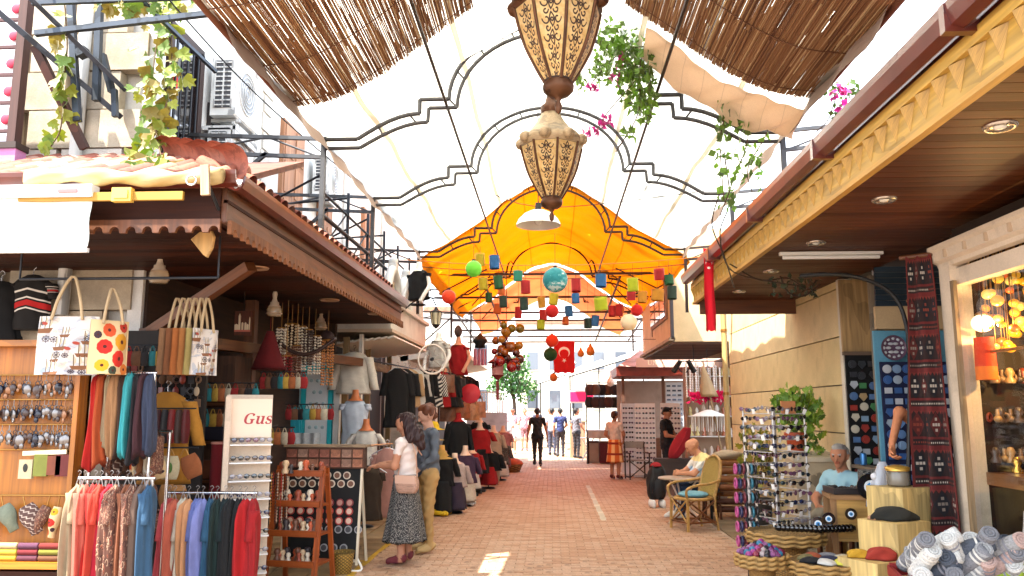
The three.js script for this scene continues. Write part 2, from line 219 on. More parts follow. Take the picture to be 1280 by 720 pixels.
{ // stretched cloths
  const cl = (name, label, z0, z1, m, o = {}) => { const w = o.w || 2.52; return one(name, label, 'awning cloth', sheet(64, 40, (u, v) => { const x = (u * 2 - 1) * w, Z = z0 + (z1 - z0) * v; let y = prof(x) + (o.dy || 0) - 0.05 * sin(v * PI * (o.n || 1)) * (1 - Math.abs(u * 2 - 1)) + 0.012 * sin(x * 9 + Z * 2) + 0.01 * sin(Z * 7 + x * 3); if (o.edge) y -= o.edge * Math.pow(Math.abs(u * 2 - 1), 14); if (o.f) y += o.f(x, v); return [x + 0.03 * sin(Z * 2.3) * Math.abs(u * 2 - 1), y, -Z]; }, 0.004, [w * 2 / 4, (z1 - z0) / 4]), m); };
  const tr = (r, g, bl, k = 0.5) => M(r, g, bl, { map: GT.fabric, roughness: 1, transmission: k, thickness: 0, specularIntensity: 0.1 });
  const white = cl('white_cloth', 'white translucent awning cloth stretched over the steel arches', 2.3, 14.7, tr(0.95, 0.93, 0.88, 0.78), { n: 5, edge: 0.06 });
  for (let i = 0; i < 5; i++) { const x = -1.9 + i * 0.95; b().add(sheet(3, 60, (u, v) => { const Z = 2.4 + 12.2 * v, q = x + (u - 0.5) * 0.05; return [q + 0.03 * sin(Z * 2.3) * Math.abs(q / 2.52), prof(q) - 0.05 * sin((Z - 2.3) / 12.4 * PI * 5) * (1 - Math.abs(q / 2.52)) + 0.012 * sin(q * 9 + Z * 2) + 0.01 * sin(Z * 7 + q * 3) - 0.012, -Z]; }, 0.003)).mesh('seam', tr(0.94, 0.9, 0.82, 0.6), white); }
  cl('yellow_cloth', 'yellow awning cloth stretched over the farther steel arches', 14.55, 22.2, tr(0.97, 0.57, 0.035, 0.55), { n: 3, dy: -0.03, edge: 0.3, f: (x, v) => -0.12 * v });
  cl('pink_cloth', 'pale pink awning cloth beyond the yellow cloth', 22.3, 26.5, tr(0.95, 0.55, 0.34, 0.55), { dy: -0.2, w: 2.3, f: (x, v) => -0.35 * v });
  for (const s of [-1, 1]) one('valance_cloth', s < 0 ? 'tan cloth edge hanging below the awning beside the white facade' : 'tan cloth edge hanging below the awning beside the gold fascia', 'valance', sheet(60, 6, (u, v) => [s * (2.5 - 0.1 * v + 0.02 * sin(u * 60)), 4.68 - 0.24 * v - 0.015 * sin(u * 40) * v, -(5.6 + 8.9 * u)], 0.005, [9, 0.4]), M(0.42, 0.3, 0.23, { map: GT.fabric, roughness: 1, transmission: 0.2, thickness: 0 }));
  // reed mats: reeds lie along the street, loosely bound
  for (const s of [-1, 1]) {
    const t = thing('reed_mat', s < 0 ? 'worn brown reed mat with gaps spread beside the white facade' : 'dense dark brown reed mat spread above the gold fascia', 'reed mat'), q = b(), r = rng(s + 9), cols = [], tone = [];
    const N = s < 0 ? 290 : 330;
    for (let i = 0; i < N; i++) {
      const x = 0.75 + (2.52 - 0.75) * i / N; const segs = 5, zEnd = 7.35 + (r() - 0.5) * 0.06, thin = s < 0 ? 0.0055 : 0.0072;
      let z = 2.6;
      while (z < zEnd) { const l = Math.min(zEnd - z, 0.7 + r() * 1.6); if (r() > (s < 0 ? 0.06 : 0.02)) { const y = a => prof(a) - 0.05; const j1 = (r() - 0.5) * 0.012, j2 = (r() - 0.5) * 0.012; const g0 = q.g.length; q.rod([s * (x + j1), y(x) + r() * 0.012, -z], [s * (x + j2), y(x) + r() * 0.012, -(z + l)], thin * (0.7 + r() * 0.6), 5); const k = r(); const c = k < 0.45 ? [0.2, 0.095, 0.04] : k < 0.75 ? [0.28, 0.15, 0.065] : k < 0.88 ? [0.11, 0.045, 0.02] : [0.46, 0.33, 0.18]; const n = q.g[g0].attributes.position.count; for (let e = 0; e < n; e++) cols.push(...c); } z += l + 0.01; }
    }
    const g = q.geo(); g.setAttribute('color', new THREE.Float32BufferAttribute(cols, 3));
    const o = part('reeds', g, new THREE.MeshPhysicalMaterial({ vertexColors: true, roughness: 0.85, side: THREE.DoubleSide }), t); o.userData.kind = 'stuff';
    for (const Z of [3.4, 4.4, 5.4, 6.4, 7.2]) b().tube([0.75, 1.2, 1.7, 2.1, 2.52].map(x => [s * x, prof(x) - 0.068, -Z]), 0.005, 5).mesh('binding_cord', M(0.2, 0.1, 0.05), t);
    b().tube([2.6, 4, 5.6, 7.35].map(Z => [s * 2.54, prof(2.52) - 0.05, -Z]), 0.03, 8).mesh('edge_roll', M(0.3, 0.14, 0.07, { map: GT.cloth }), t);
  }
  one('torn_cloth', 'crumpled tan and white cloth hanging under the dark reed mat', 'awning cloth', sheet(70, 24, (u, v) => { const x = 0.95 + 1.5 * u; return [x, prof(x) - 0.12 - 0.16 * v - 0.05 * sin(u * 14 + v * 5) * v + 0.012 * sin(u * 37 + v * 9), -7.42 - 0.45 * v + 0.05 * sin(u * 11)]; }, 0.005, [2, 0.6]), M(0.9, 0.76, 0.62, { map: GT.fabric, roughness: 1, transmission: 0.6, thickness: 0 }));
}

// ------------------------------------------------------------------ shop with the gold fascia (other side from the tiled roof)
{
  const t = thing('timber_shop', 'shop with deep plank soffit, gold toothed fascia and red brown gutter', 'shop');
  const z0 = 2.2, z1 = 11.3, L = z1 - z0, zc = -(z0 + z1) / 2, pg = boxG(1.42, 0.018, 0.113), pm = [M(0.19, 0.07, 0.028, { roughness: 0.5, specularIntensity: 0.45, map: GT.wood, bump: 0.002 }), M(0.22, 0.085, 0.034, { roughness: 0.5, specularIntensity: 0.45, map: GT.wood, bump: 0.002 }), M(0.16, 0.056, 0.022, { roughness: 0.55, specularIntensity: 0.45, map: GT.wood, bump: 0.002 })];
  for (let i = 0; i * 0.118 < L - 0.1; i++) part('soffit_plank', pg, pm[Math.floor(R() * 3)], t, [2.76, 3.2 + R() * 0.002, -(z0 + 0.06 + i * 0.118)]);
  b().box(1.44, 0.04, L - 0.01, 2.785, 3.24, zc).mesh('soffit_backing', C.darkWood, t);
  b().box(0.04, 0.27, L, 2.03, 3.315, zc).mesh('fascia_board', C.gold, t);
  b().box(0.05, 0.075, L, 2.0, 3.42, zc).mesh('fascia_rail', M(0.76, 0.53, 0.17, { roughness: 0.45, map: GT.wood, bump: 0.002 }), t);
  b().box(0.05, 0.03, L, 2.012, 3.178, zc).mesh('fascia_drip', M(0.66, 0.42, 0.12, { roughness: 0.5, map: GT.wood }), t);
  { // teeth: four-sided spikes, wide above, pointed below
    const g = new THREE.BufferGeometry(), w = 0.075, h = 0.15, d = 0.05; g.setAttribute('position', new THREE.Float32BufferAttribute([0, 0, -w, 0, 0, w, -d, -0.01, 0, 0, 0, -w, -d, -0.01, 0, 0, -h, 0, 0, 0, w, 0, -h, 0, -d, -0.01, 0, 0, 0, -w, 0, -h, 0, 0, 0, w], 3)); g.computeVertexNormals(); g.setAttribute('uv', new THREE.Float32BufferAttribute(new Float32Array(24).map((_, i) => (i * 0.37) % 1), 2));
    const tm = M(0.64, 0.42, 0.13, { roughness: 0.5, map: GT.wood });
    for (let z = z0 + 0.15; z < z1 - 0.05; z += 0.185) part('fascia_tooth', g, tm, t, [2.009, 3.38, -z]);
  }
  const gp = [[0, 0.02], [-0.02, -0.03], [-0.07, -0.055], [-0.125, -0.035], [-0.145, 0.03], [-0.15, 0.07], [-0.14, 0.075], [-0.128, 0.03], [-0.11, -0.02], [-0.07, -0.04], [-0.03, -0.02], [-0.01, 0.02]];
  b().ext(gp, L, [1.985, 3.5, -z1], [0, 0, 0]).mesh('gutter', C.gutter, t);
  for (const Z of [3.6, 5.5, 7.4, 9.3]) b().box(0.16, 0.14, 0.05, 1.91, 3.5, -Z).mesh('gutter_bracket', C.gutter, t);
  b().box(0.05, 0.12, L, 2.02, 3.53, zc).mesh('gutter_backboard', C.gutter, t);
  b().box(1.75, 0.05, L, 2.85, 3.83, zc, 0, 0, 0.36).mesh('roof', M(0.3, 0.12, 0.07, { map: GT.clay }), t);
  b().box(1.75, 0.05, 9.1, 4.4, 3.3, -6.85).mesh('inner_ceiling', C.darkWood, t);
  b().box(1.45, 0.33, 0.04, 2.76, 3.33, -(z1 + 0.015)).mesh('end_board', C.midWood, t);
  b().box(1.3, 0.24, 0.04, 2.7, 3.12, -(z1 - 0.22)).mesh('cross_beam', C.midWood, t);
  for (let Z = 4.2; Z < 11; Z += 1.5) { const d = b().lathe([[0.001, 0], [0.045, 0], [0.06, -0.012], [0.075, -0.016], [0.085, -0.006], [0.086, 0.004]], 2.39, 3.19, -Z, 20).mesh('downlight', M(0.55, 0.5, 0.45, { metalness: 0.8, roughness: 0.25 }), t); b().sph(0.035, 2.39, 3.185, -Z, [1, 0.4, 1]).mesh('bulb', M(0.8, 0.8, 0.76, { roughness: 0.15, clearcoat: 1 }), d); }
  // wall of long beige panels with open joints
  b().box(0.3, 4.6, 6.0, 3.55, 2.3, -12.3).mesh('panel_wall', M(0.3, 0.25, 0.18, { map: GT.plaster }), t);
  const yy = [0.02, 0.34, 0.88, 1.43, 1.98, 2.54, 3.1, 3.66, 4.22, 4.6], pmat = [M(0.76, 0.63, 0.38, { map: GT.plaster, bump: 0.004 }), M(0.74, 0.61, 0.36, { map: GT.plaster, bump: 0.004 }), M(0.78, 0.65, 0.41, { map: GT.plaster, bump: 0.004 })];
  for (let i = 0; i + 1 < yy.length; i++) b().box(0.05, yy[i + 1] - yy[i] - 0.016, 6.0, 3.375, (yy[i] + yy[i + 1]) / 2, -12.3).mesh('wall_panel', pmat[i % 3], t);
  // bay of the souvenir shop
  b().box(0.2, 3.2, 2.7, 4.5, 1.6, -8.0).mesh('bay_back_wall', M(0.55, 0.42, 0.26, { map: GT.plaster }), t); b().box(1.0, 3.2, 0.1, 3.92, 1.6, -9.3).mesh('bay_return_wall', M(0.6, 0.46, 0.28, { map: GT.plaster }), t);
  b().box(0.14, 3.18, 0.09, 3.36, 1.59, -9.27).mesh('bay_post', M(0.75, 0.7, 0.6, { map: GT.plaster }), t); b().box(0.06, 3.18, 0.06, 3.57, 1.59, -9.02).mesh('bay_post', M(0.5, 0.42, 0.32, { map: GT.wood }), t);
  b().box(0.4, 0.85, 0.05, 3.48, 2.74, -9.2).mesh('bay_panel', M(0.62, 0.43, 0.22, { map: GT.wood }), t);
  b().box(0.8, 0.24, 0.05, 3.82, 2.66, -8.6).mesh('bay_lintel', M(0.68, 0.53, 0.34, { map: GT.plaster }), t);
  for (let i = 0; i < 7; i++) b().box(0.8, 0.056, 0.03, 3.82, 2.81 + i * 0.06, -8.56 + 0.004 * i, 0.25).mesh('shutter_slat', M(0.09, 0.13, 0.17, { roughness: 0.4, metalness: 0.5 }), t);
  b().box(0.8, 2.5, 0.04, 3.82, 1.28, -8.68).mesh('blue_back_panel', M(0.22, 0.48, 0.62, { map: GT.plaster }), t);
}
{ // drain pipe and post at the end of the beige wall
  const m = M(0.6, 0.45, 0.22, { map: GT.metal, roughness: 0.5 }); const t = thing('drain_pipe', 'tall beige drain pipe at the end of the beige panel wall', 'pipe', [3.3, 0, -15.45]);
  b().cyl(0.055, 0.055, 4.5, 0, 2.25, 0, 12).mesh('pipe', m, t); for (const y of [0.8, 2, 3.2, 4.2]) b().cyl(0.066, 0.066, 0.05, 0, y, 0, 12).mesh('clamp', C.brass, t);
}
{ // display window shop
  const t = thing('display_window', 'cream framed glass shop window with moulded header and warm interior', 'shop window'), fm = M(0.74, 0.64, 0.52, { map: GT.plaster, roughness: 0.5 });
  const z0 = 2.9, z1 = 6.42, zc = -(z0 + z1) / 2, L = z1 - z0;
  b().box(0.16, 2.9, 0.17, 3.22, 1.45, -z1 - 0.05).mesh('frame_post', fm, t); b().box(0.12, 2.9, 0.15, 3.22, 1.45, -z0).mesh('frame_post', fm, t);
  b().box(0.03, 2.5, 0.05, 3.15, 1.45, -z1 + 0.06).mesh('inner_bead', M(0.45, 0.33, 0.2, { map: GT.wood }), t);
  b().box(0.1, 0.13, L, 3.24, 2.735, zc).mesh('header', fm, t);
  const mo = [[0, 0], [-0.05, 0.01], [-0.06, 0.04], [-0.1, 0.06], [-0.11, 0.13], [-0.13, 0.15], [-0.13, 0.18], [0, 0.18]];
  b().ext(mo, L + 0.3, [3.2, 2.82, -z1 - 0.16], [0, 0, 0]).mesh('cornice', fm, t);
  for (let i = 0; i < 12; i++) b().box(0.025, 0.06, 0.02, 3.085, 2.915, -(z1 - 0.1 - i * 0.3)).mesh('cornice_joint', M(0.6, 0.48, 0.36, { map: GT.plaster }), t);
  b().box(0.012, 2.3, L - 0.2, 3.2, 1.5, zc).mesh('glass', M(0.96, 0.97, 0.96, { transmission: 1, thickness: 0, roughness: 0.02, ior: 1.3 }), t);
  b().box(0.2, 0.36, L, 3.24, 0.18, zc).mesh('stall_riser', fm, t);
  const iw = M(0.07, 0.04, 0.022, { map: GT.wood, roughness: 0.7 });
  b().box(0.08, 3.1, L + 0.3, 4.75, 1.55, zc).mesh('back_wall', iw, t); b().box(1.5, 3.1, 0.08, 4.0, 1.55, -z1 - 0.1).mesh('side_wall', iw, t); b().box(1.5, 3.1, 0.08, 4.0, 1.55, -z0 + 0.1).mesh('side_wall', iw, t);
  b().box(1.6, 0.08, L, 4.0, 3.08, zc).mesh('shop_ceiling', iw, t); b().box(1.6, 0.06, L, 4.0, 0.36, zc).mesh('shop_floor', iw, t);
  b().box(0.45, 0.09, L - 0.2, 3.48, 1.19, zc).mesh('shelf', M(0.36, 0.17, 0.07, { map: GT.wood, roughness: 0.3, clearcoat: 0.5 }), t);
  b().box(0.45, 0.05, L - 0.2, 3.48, 0.62, zc).mesh('shelf', M(0.36, 0.17, 0.07, { map: GT.wood, roughness: 0.3, clearcoat: 0.5 }), t);
  b().box(0.35, 0.025, L - 0.2, 4.5, 1.7, zc).mesh('shelf', iw, t); b().box(0.35, 0.025, L - 0.2, 4.5, 1.25, zc).mesh('shelf', iw, t); b().box(0.35, 0.025, L - 0.2, 4.5, 2.15, zc).mesh('shelf', iw, t);
  b().box(0.02, 0.02, L - 0.2, 3.3, 2.13, zc).mesh('rail', C.brass, t);
}
// ------------------------------------------------------------------ shop with the tiled roof
{
  const t = thing('tiled_roof_shop', 'open corner shop with terracotta tiled roof and scalloped wooden fascia', 'shop');
  const z0 = 5.67, z1 = 12.6, x1 = -2.42, x0 = -6.4, L = z1 - z0, zc = -(z0 + z1) / 2, W = x1 - x0, xc = (x0 + x1) / 2;
  const pm = [C.darkWood, M(0.14, 0.046, 0.02, { roughness: 0.6, specularIntensity: 0.3, map: GT.wood, bump: 0.002 }), M(0.075, 0.024, 0.011, { roughness: 0.6, specularIntensity: 0.3, map: GT.wood, bump: 0.002 })], pg = boxG(W - 0.1, 0.018, 0.135);
  for (let i = 0; i * 0.14 < L - 0.1; i++) part('soffit_plank', pg, pm[Math.floor(R() * 3)], t, [xc - 0.02, 3.06 + R() * 0.002, -(z0 + 0.1 + i * 0.14)]);
  b().box(W - 0.06, 0.05, L - 0.06, xc, 3.1, zc).mesh('soffit_backing', C.darkWood, t);
  b().box(0.04, 0.26, L, x1, 3.2, zc).mesh('fascia_board', C.midWood, t); b().box(W, 0.26, 0.04, xc - 0.021, 3.2, -z0).mesh('fascia_board', C.darkWood, t);
  b().box(0.035, 0.025, L, x1 + 0.012, 3.23, zc).mesh('fascia_bead', C.darkWood, t);
  // scalloped edge boards: rows of round bites
  const scal = len => { const n = Math.round(len / 0.125), s = [[0, 0.1]]; for (let i = 0; i < n; i++) { const a = i * len / n, w = len / n; s.push([a, 0], [a + w * 0.28, 0]); for (let k = 0; k <= 5; k++) { const q = k / 5 * PI; s.push([a + w * 0.64 - cos(q) * w * 0.32, sin(q) * 0.05]); } } s.push([len, 0], [len, 0.1]); return s; };
  b().ext(scal(L), 0.03, [x1 + 0.032, 2.985, -z0], [0, PI / 2, 0]).mesh('scalloped_edge', M(0.33, 0.15, 0.06, { map: GT.wood }), t);
  b().ext(scal(W), 0.03, [x0, 2.985, -z0 + 0.03], [0, 0, 0]).mesh('scalloped_edge', C.midWood, t);
  const gp = [[0, 0.02], [0.02, -0.03], [0.07, -0.05], [0.12, -0.03], [0.14, 0.03], [0.145, 0.06], [0.135, 0.065], [0.12, 0.03], [0.1, -0.015], [0.07, -0.035], [0.03, -0.015], [0.01, 0.02]];
  b().ext(gp, L, [x1 + 0.01, 3.36, -z1], [0, 0, 0]).mesh('gutter', C.gutter, t);
  b().ext(gp.map(p => [-p[0], p[1]]), W + 0.14, [x0, 3.361, -z0 + 0.027], [0, PI / 2, 0]).mesh('gutter', C.gutter, t);
  b().box(0.05, 0.1, L, x1 + 0.005, 3.38, zc).mesh('gutter_backboard', C.gutter, t); b().box(W, 0.1, 0.05, xc - 0.03, 3.38, -z0).mesh('gutter_backboard', C.gutter, t);
  // roof slopes up to the house behind
  const slope = b(); slope.box(W, 0.05, 2.0, xc, 3.72, -(z0 + 0.9), 0.38, 0, 0); slope.mesh('roof_deck', M(0.3, 0.14, 0.09, { map: GT.clay }), t);
  b().box(1.75, 0.05, 5.1, -3.36, 3.66, -10.05, 0, 0, -0.38).mesh('roof_deck', M(0.3, 0.14, 0.09, { map: GT.clay }), t);
  const tg = (() => { const g = new THREE.CylinderGeometry(0.085, 0.1, 0.46, 8, 1, true, 0, PI); return g; })(), tms = [[0.5, 0.2, 0.13], [0.55, 0.27, 0.19], [0.42, 0.15, 0.1], [0.6, 0.36, 0.28]].map(c => M(...c, { map: GT.clay, bump: 0.003, roughness: 0.85 }));
  const pan = new THREE.CylinderGeometry(0.1, 0.085, 0.46, 6, 1, true, PI, PI);
  for (let i = 0; i < 21; i++) for (let r = 0; r < 5; r++) { // barrel tiles, courses overlapping up the slope
    const x = x1 - 0.06 - i * 0.19, s = r * 0.4, z = -(z0 + 0.02 + s * cos(0.38)), y = 3.46 + s * sin(0.38) + 0.02; if (x - 0.2 > x1 - s * 1.0 + 0.1) continue;
    part('roof_tile', tg, tms[Math.floor(R() * 4)], t, [x, y + 0.01, z - 0.2], [-PI / 2 + 0.44, 0, 0], [1, 1, 1]).rotation.set(-PI / 2 + 0.45, 0, 0);
  }
  for (let i = 0; i < 30; i++) part('roof_tile', tg, tms[Math.floor(R() * 4)], t, [x1 - 0.16, 3.53, -(z0 + 0.35 + i * 0.19)], [0, 0, PI / 2 - 0.42]);
  for (let i = 0; i < 6; i++) part('ridge_tile', new THREE.CylinderGeometry(0.12, 0.15, 0.42, 10, 1, true, 0, PI), tms[Math.floor(R() * 4)], t, [x1 - 0.1 - i * 0.24, 3.56 + i * 0.11, -(z0 + 0.1 + i * 0.27)], [-PI / 2 + 0.3, 0, 0.7]);
  for (const [px, py] of [[320, 332], [226, 371], [412, 374], [470, 392]]) { const Z = 1.34 * 1000 / (512 - py), p = P(px, py, Z); const d = b().lathe([[0.001, 0.004], [0.07, 0.004], [0.1, -0.01], [0.115, -0.014], [0.125, 0]], p[0], 3.048, p[2], 20).mesh('ceiling_light', M(0.6, 0.42, 0.3, { roughness: 0.3, metalness: 0.5 }), t); }
  // walls and timber inside
  b().box(0.12, 3.1, 5.0, -4.02, 1.55, -10.1).mesh('back_wall', M(0.1, 0.045, 0.025, { map: GT.wood }), t);
  b().box(0.6, 3.05, 0.1, -3.74, 1.53, -12.62).mesh('end_wall', M(0.12, 0.06, 0.035, { map: GT.wood }), t);
  b().bar([-3.9, 2.45, -7.6], [-2.75, 3.0, -7.1], 0.09, 0.13).mesh('brace', C.midWood, t);
  b().bar([-4.0, 2.42, -7.55], [-2.95, 2.42, -12.4], 0.12, 0.16).mesh('lintel', C.midWood, t);
  b().box(0.12, 3.0, 0.12, -3.6, 1.5, -9.4).mesh('post', C.midWood, t);
}
{ // stone house behind the tiled roof: blocks facing the passage, white wall along the street
  const t = thing('stone_house', 'pale house with stone block end wall and white street facade', 'house');
  b().box(0.4, 8.4, 17.4, -4.25, 4.2, -16.4).mesh('street_facade', M(0.8, 0.78, 0.74, { map: GT.plaster, bump: 0.003, roughness: 0.8 }), t);
  b().box(3.6, 8.4, 0.3, -6.2, 4.2, -7.75).mesh('end_wall', M(0.5, 0.42, 0.32, { map: GT.stone }), t);
  const sm = [[0.76, 0.69, 0.59], [0.7, 0.62, 0.5], [0.8, 0.75, 0.68], [0.64, 0.55, 0.43]].map(c => M(...c, { map: GT.stone, bump: 0.01, roughness: 0.9 })), v = [0, 1, 2].map(k => boxG(0.62 - 0.07 * k, 0.395, 0.12));
  for (let j = 0; j < 16; j++) for (let i = 0; i < 4; i++) { const k = (i + j) % 3; part('stone_block', v[k], sm[Math.floor(R() * 4)], t, [-4.4 - i * 0.64 - (j % 2) * 0.2, 0.4 + j * 0.41, -7.585 + R() * 0.02]); }
  b().box(0.14, 8.3, 0.14, -4.06, 4.15, -7.62).mesh('corner_trim', M(0.8, 0.78, 0.75, { map: GT.plaster }), t);
  // barred window with red cloth behind
  const w = b().box(0.08, 1.5, 0.1, -4.03, 5.0, -7.82).box(0.08, 1.5, 0.1, -4.03, 5.0, -8.55).box(0.08, 0.1, 0.8, -4.03, 5.75, -8.18).box(0.1, 0.08, 0.84, -4.02, 4.23, -8.18).mesh('window', M(0.1, 0.045, 0.03, { map: GT.wood }), t);
  b().box(0.02, 1.45, 0.66, -4.04, 5.0, -8.18).mesh('pane', M(0.03, 0.02, 0.02, { roughness: 0.1, clearcoat: 1 }), w); for (let i = 0; i < 5; i++) b().rod([-4.0, 4.3, -7.94 - i * 0.13], [-4.0, 5.7, -7.94 - i * 0.13], 0.012).mesh('bar', C.steel, w);
  b().box(0.015, 0.3, 0.16, -4.022, 5.2, -7.95).mesh('red_cloth', M(0.6, 0.03, 0.02), w);
  const w2 = b().box(0.06, 0.8, 0.5, -4.02, 4.9, -9.1).mesh('window', M(0.08, 0.06, 0.055, { map: GT.wood }), t); b().box(0.02, 0.7, 0.18, -3.985, 4.9, -8.98).box(0.02, 0.7, 0.18, -3.985, 4.9, -9.22).mesh('pane', M(0.04, 0.05, 0.06, { roughness: 0.1, clearcoat: 1 }), w2);
  // brown shutter doors on the upper floor
  for (const [Z, y0, y1, wd] of [[11.85, 4.3, 6.05, 1.0], [13.7, 4.2, 5.35, 0.8], [17, 4.2, 6.0, 1]]) { const d = b().box(0.07, y1 - y0, wd, -4.02, (y0 + y1) / 2, -Z).mesh('shutter_door', M(0.5, 0.27, 0.15, { map: GT.wood, bump: 0.003 }), t); for (const s of [-1, 1]) for (let k = 0; k < 3; k++) b().box(0.02, (y1 - y0) / 3 - 0.1, wd / 2 - 0.12, -3.98, y0 + (y1 - y0) * (k + 0.5) / 3, -Z + s * wd / 4).mesh('panel', M(0.55, 0.31, 0.18, { map: GT.wood, bump: 0.003 }), d); }
  for (const Z of [10.3, 15, 18.5]) b().cyl(0.045, 0.045, 8.2, -3.99, 4.1, -Z, 10).mesh('downpipe', M(0.72, 0.7, 0.66, { map: GT.metal }), t);
  for (let j = 0; j < 9; j++) b().box(0.04, 0.24, 0.4 - (j % 2) * 0.12, -4.04, 4.1 + j * 0.27, -10.75).mesh('quoin_stone', sm[2], t);
}
{ // steel pergola by the stone end wall
  const t = thing('steel_pergola', 'grey blue steel pergola frame in front of the stone end wall', 'pergola'), m = C.steelBlue;
  const seg = (a, z1, c, z2, w = 0.055) => b().bar(P(...a, z1), P(...c, z2), w, w);
  seg([-10, 8], 6.6, [152, 147], 7.4, 0.05).mesh('rafter', m, t); seg([36, -4], 6.6, [157, 113], 7.4, 0.042).mesh('rafter', m, t); seg([170, -6], 7, [270, 90], 8.2, 0.036).mesh('rafter', m, t);
  seg([44, 42], 6.8, [262, 17], 7.0, 0.05).mesh('cross_beam', m, t); seg([40, 4], 6.8, [260, -4], 7, 0.04).mesh('cross_beam', m, t);
  seg([88, -6], 7.1, [97, 152], 7.1, 0.06).mesh('post', m, t); seg([125, -6], 7.2, [120, 126], 7.2, 0.06).mesh('post', m, t); seg([143, 112], 7.3, [144, 146], 7.3, 0.05).mesh('post', m, t);
  seg([44, 58], 6.9, [106, 186], 7.2, 0.075).mesh('brown_brace', M(0.16, 0.07, 0.05, { map: GT.metal }), t); seg([102, 62], 7.1, [105, 70], 7.1, 0.1).mesh('junction_box', m, t);
  seg([128, 68], 7.35, [140, 115], 7.4, 0.06).mesh('strut', m, t);
}
{ // balcony edge with pink wall and window beyond it
  const t = thing('balcony', 'pink plastered balcony with brown rail and lattice window frame', 'balcony'), o = P(0, 190, 6.9);
  b().box(1.6, 0.34, 0.15, o[0] - 0.6, 3.9, -6.9).mesh('parapet', M(0.6, 0.3, 0.5, { map: GT.plaster }), t); b().box(1.62, 0.06, 0.19, o[0] - 0.6, 4.1, -6.9).mesh('rail', M(0.1, 0.06, 0.045, { map: GT.wood }), t);
  b().box(0.08, 1.9, 0.1, o[0] + 0.05, 5.0, -7.0).mesh('post', M(0.14, 0.06, 0.045, { map: GT.wood }), t);
  b().box(0.9, 1.6, 0.04, o[0] - 0.45, 5.0, -7.05).mesh('screen', M(0.75, 0.72, 0.78), t); for (let i = 0; i < 6; i++) { b().box(0.9, 0.03, 0.03, o[0] - 0.45, 4.3 + i * 0.28, -7.0).mesh('glazing_bar', M(0.12, 0.05, 0.05), t); b().sph(0.05, o[0] - 0.06, 4.42 + i * 0.28, -7.01, [1, 1, 0.3]).mesh('red_flower', M(0.5, 0.04, 0.1), t); }
  b().cyl(0.06, 0.06, 6, -4.72, 5.6, -7.45, 12).mesh('white_pipe', M(0.78, 0.77, 0.74, { map: GT.metal }), t);
}
{ const t = thing('steel_rail_frame', 'dark steel railing frame between the white facade and the awning edge', 'railing'), m = C.steel; for (const [y, r] of [[4.02, 0.03], [3.84, 0.018], [4.3, 0.018]]) b().rod([-2.75, y, -9.2], [-2.75, y, -16.5], r, 6).mesh('rail', m, t); for (let i = 0; i < 7; i++) { const Z = 9.3 + i * 1.18; b().bar([-2.75, 3.5, -Z], [-2.75, 4.62, -Z], 0.035, 0.035).mesh('post', m, t); b().rod([-2.75, 4.55, -Z], [-4.0, 4.1 + (i % 2) * 0.5, -Z - 0.5], 0.016).mesh('tie', m, t); b().rod([-2.75, 3.6, -Z], [-2.75, 4.3, -Z - 1.1], 0.012).mesh('brace', m, t); } }
// ------------------------------------------------------------------ air conditioners, lanterns, plants in the air
function aircon(p, label, s = 1) { // fan faces the street (+x), vents on the end that faces down the street
  const t = thing('air_conditioner', label, 'air conditioner', p, 0, 'air conditioners on the white facade'), w = M(0.76, 0.75, 0.72, { roughness: 0.45, map: GT.metal });
  b().ext([[-0.15, 0], [0.13, 0], [0.15, 0.02], [0.15, 0.7], [0.13, 0.72], [-0.15, 0.72]], 0.8, [0, 0, -0.8], [0, 0, 0]).mesh('casing', w, t);
  const v = b().box(0.2, 0.58, 0.012, 0.0, 0.38, 0.004).mesh('vent', M(0.12, 0.12, 0.13), t); for (let i = 0; i < 10; i++) b().box(0.2, 0.014, 0.02, 0, 0.12 + i * 0.058, 0.012).mesh('vent_slat', w, v); for (const x of [-0.1, 0, 0.1]) b().box(0.014, 0.58, 0.022, x, 0.38, 0.012).mesh('vent_bar', w, v);
  const f = b().add(new THREE.TorusGeometry(0.26, 0.012, 6, 28), [0.155, 0.38, -0.35], [0, PI / 2, 0]).mesh('fan_guard', w, t); for (let i = 1; i < 5; i++) b().add(new THREE.TorusGeometry(0.26 * i / 5, 0.005, 5, 22), [0.158, 0.38, -0.35], [0, PI / 2, 0]).mesh('guard_ring', w, f);
  b().cyl(0.25, 0.25, 0.01, 0.148, 0.38, -0.35, 24, 0, 0, PI / 2).mesh('fan_recess', M(0.35, 0.36, 0.37), t);
  b().box(0.34, 0.04, 0.05, 0, -0.03, -0.12).box(0.34, 0.04, 0.05, 0, -0.03, -0.65).box(0.03, 0.03, 0.6, 0.1, -0.06, -0.38).mesh('bracket', M(0.7, 0.69, 0.66, { map: GT.metal }), t);
  t.scale.setScalar(s); return t;
}
aircon([-3.82, 5.1, -8.75], 'white air conditioner with dark side grille above the barred window vine');
aircon([-3.82, 4.28, -8.7], 'white air conditioner low on the facade just above the roof tiles', 0.9);
aircon([-3.82, 5.22, -12.75], 'white air conditioner on the facade beyond the tall brown shutter doors', 0.95);
one('wall_tray', 'narrow white tray bracket under the upper air conditioner', 'bracket', b().box(0.4, 0.05, 0.7, -3.83, 4.93, -9.05).box(0.03, 0.12, 0.7, -3.65, 4.9, -9.05), M(0.72, 0.71, 0.68, { map: GT.metal }));

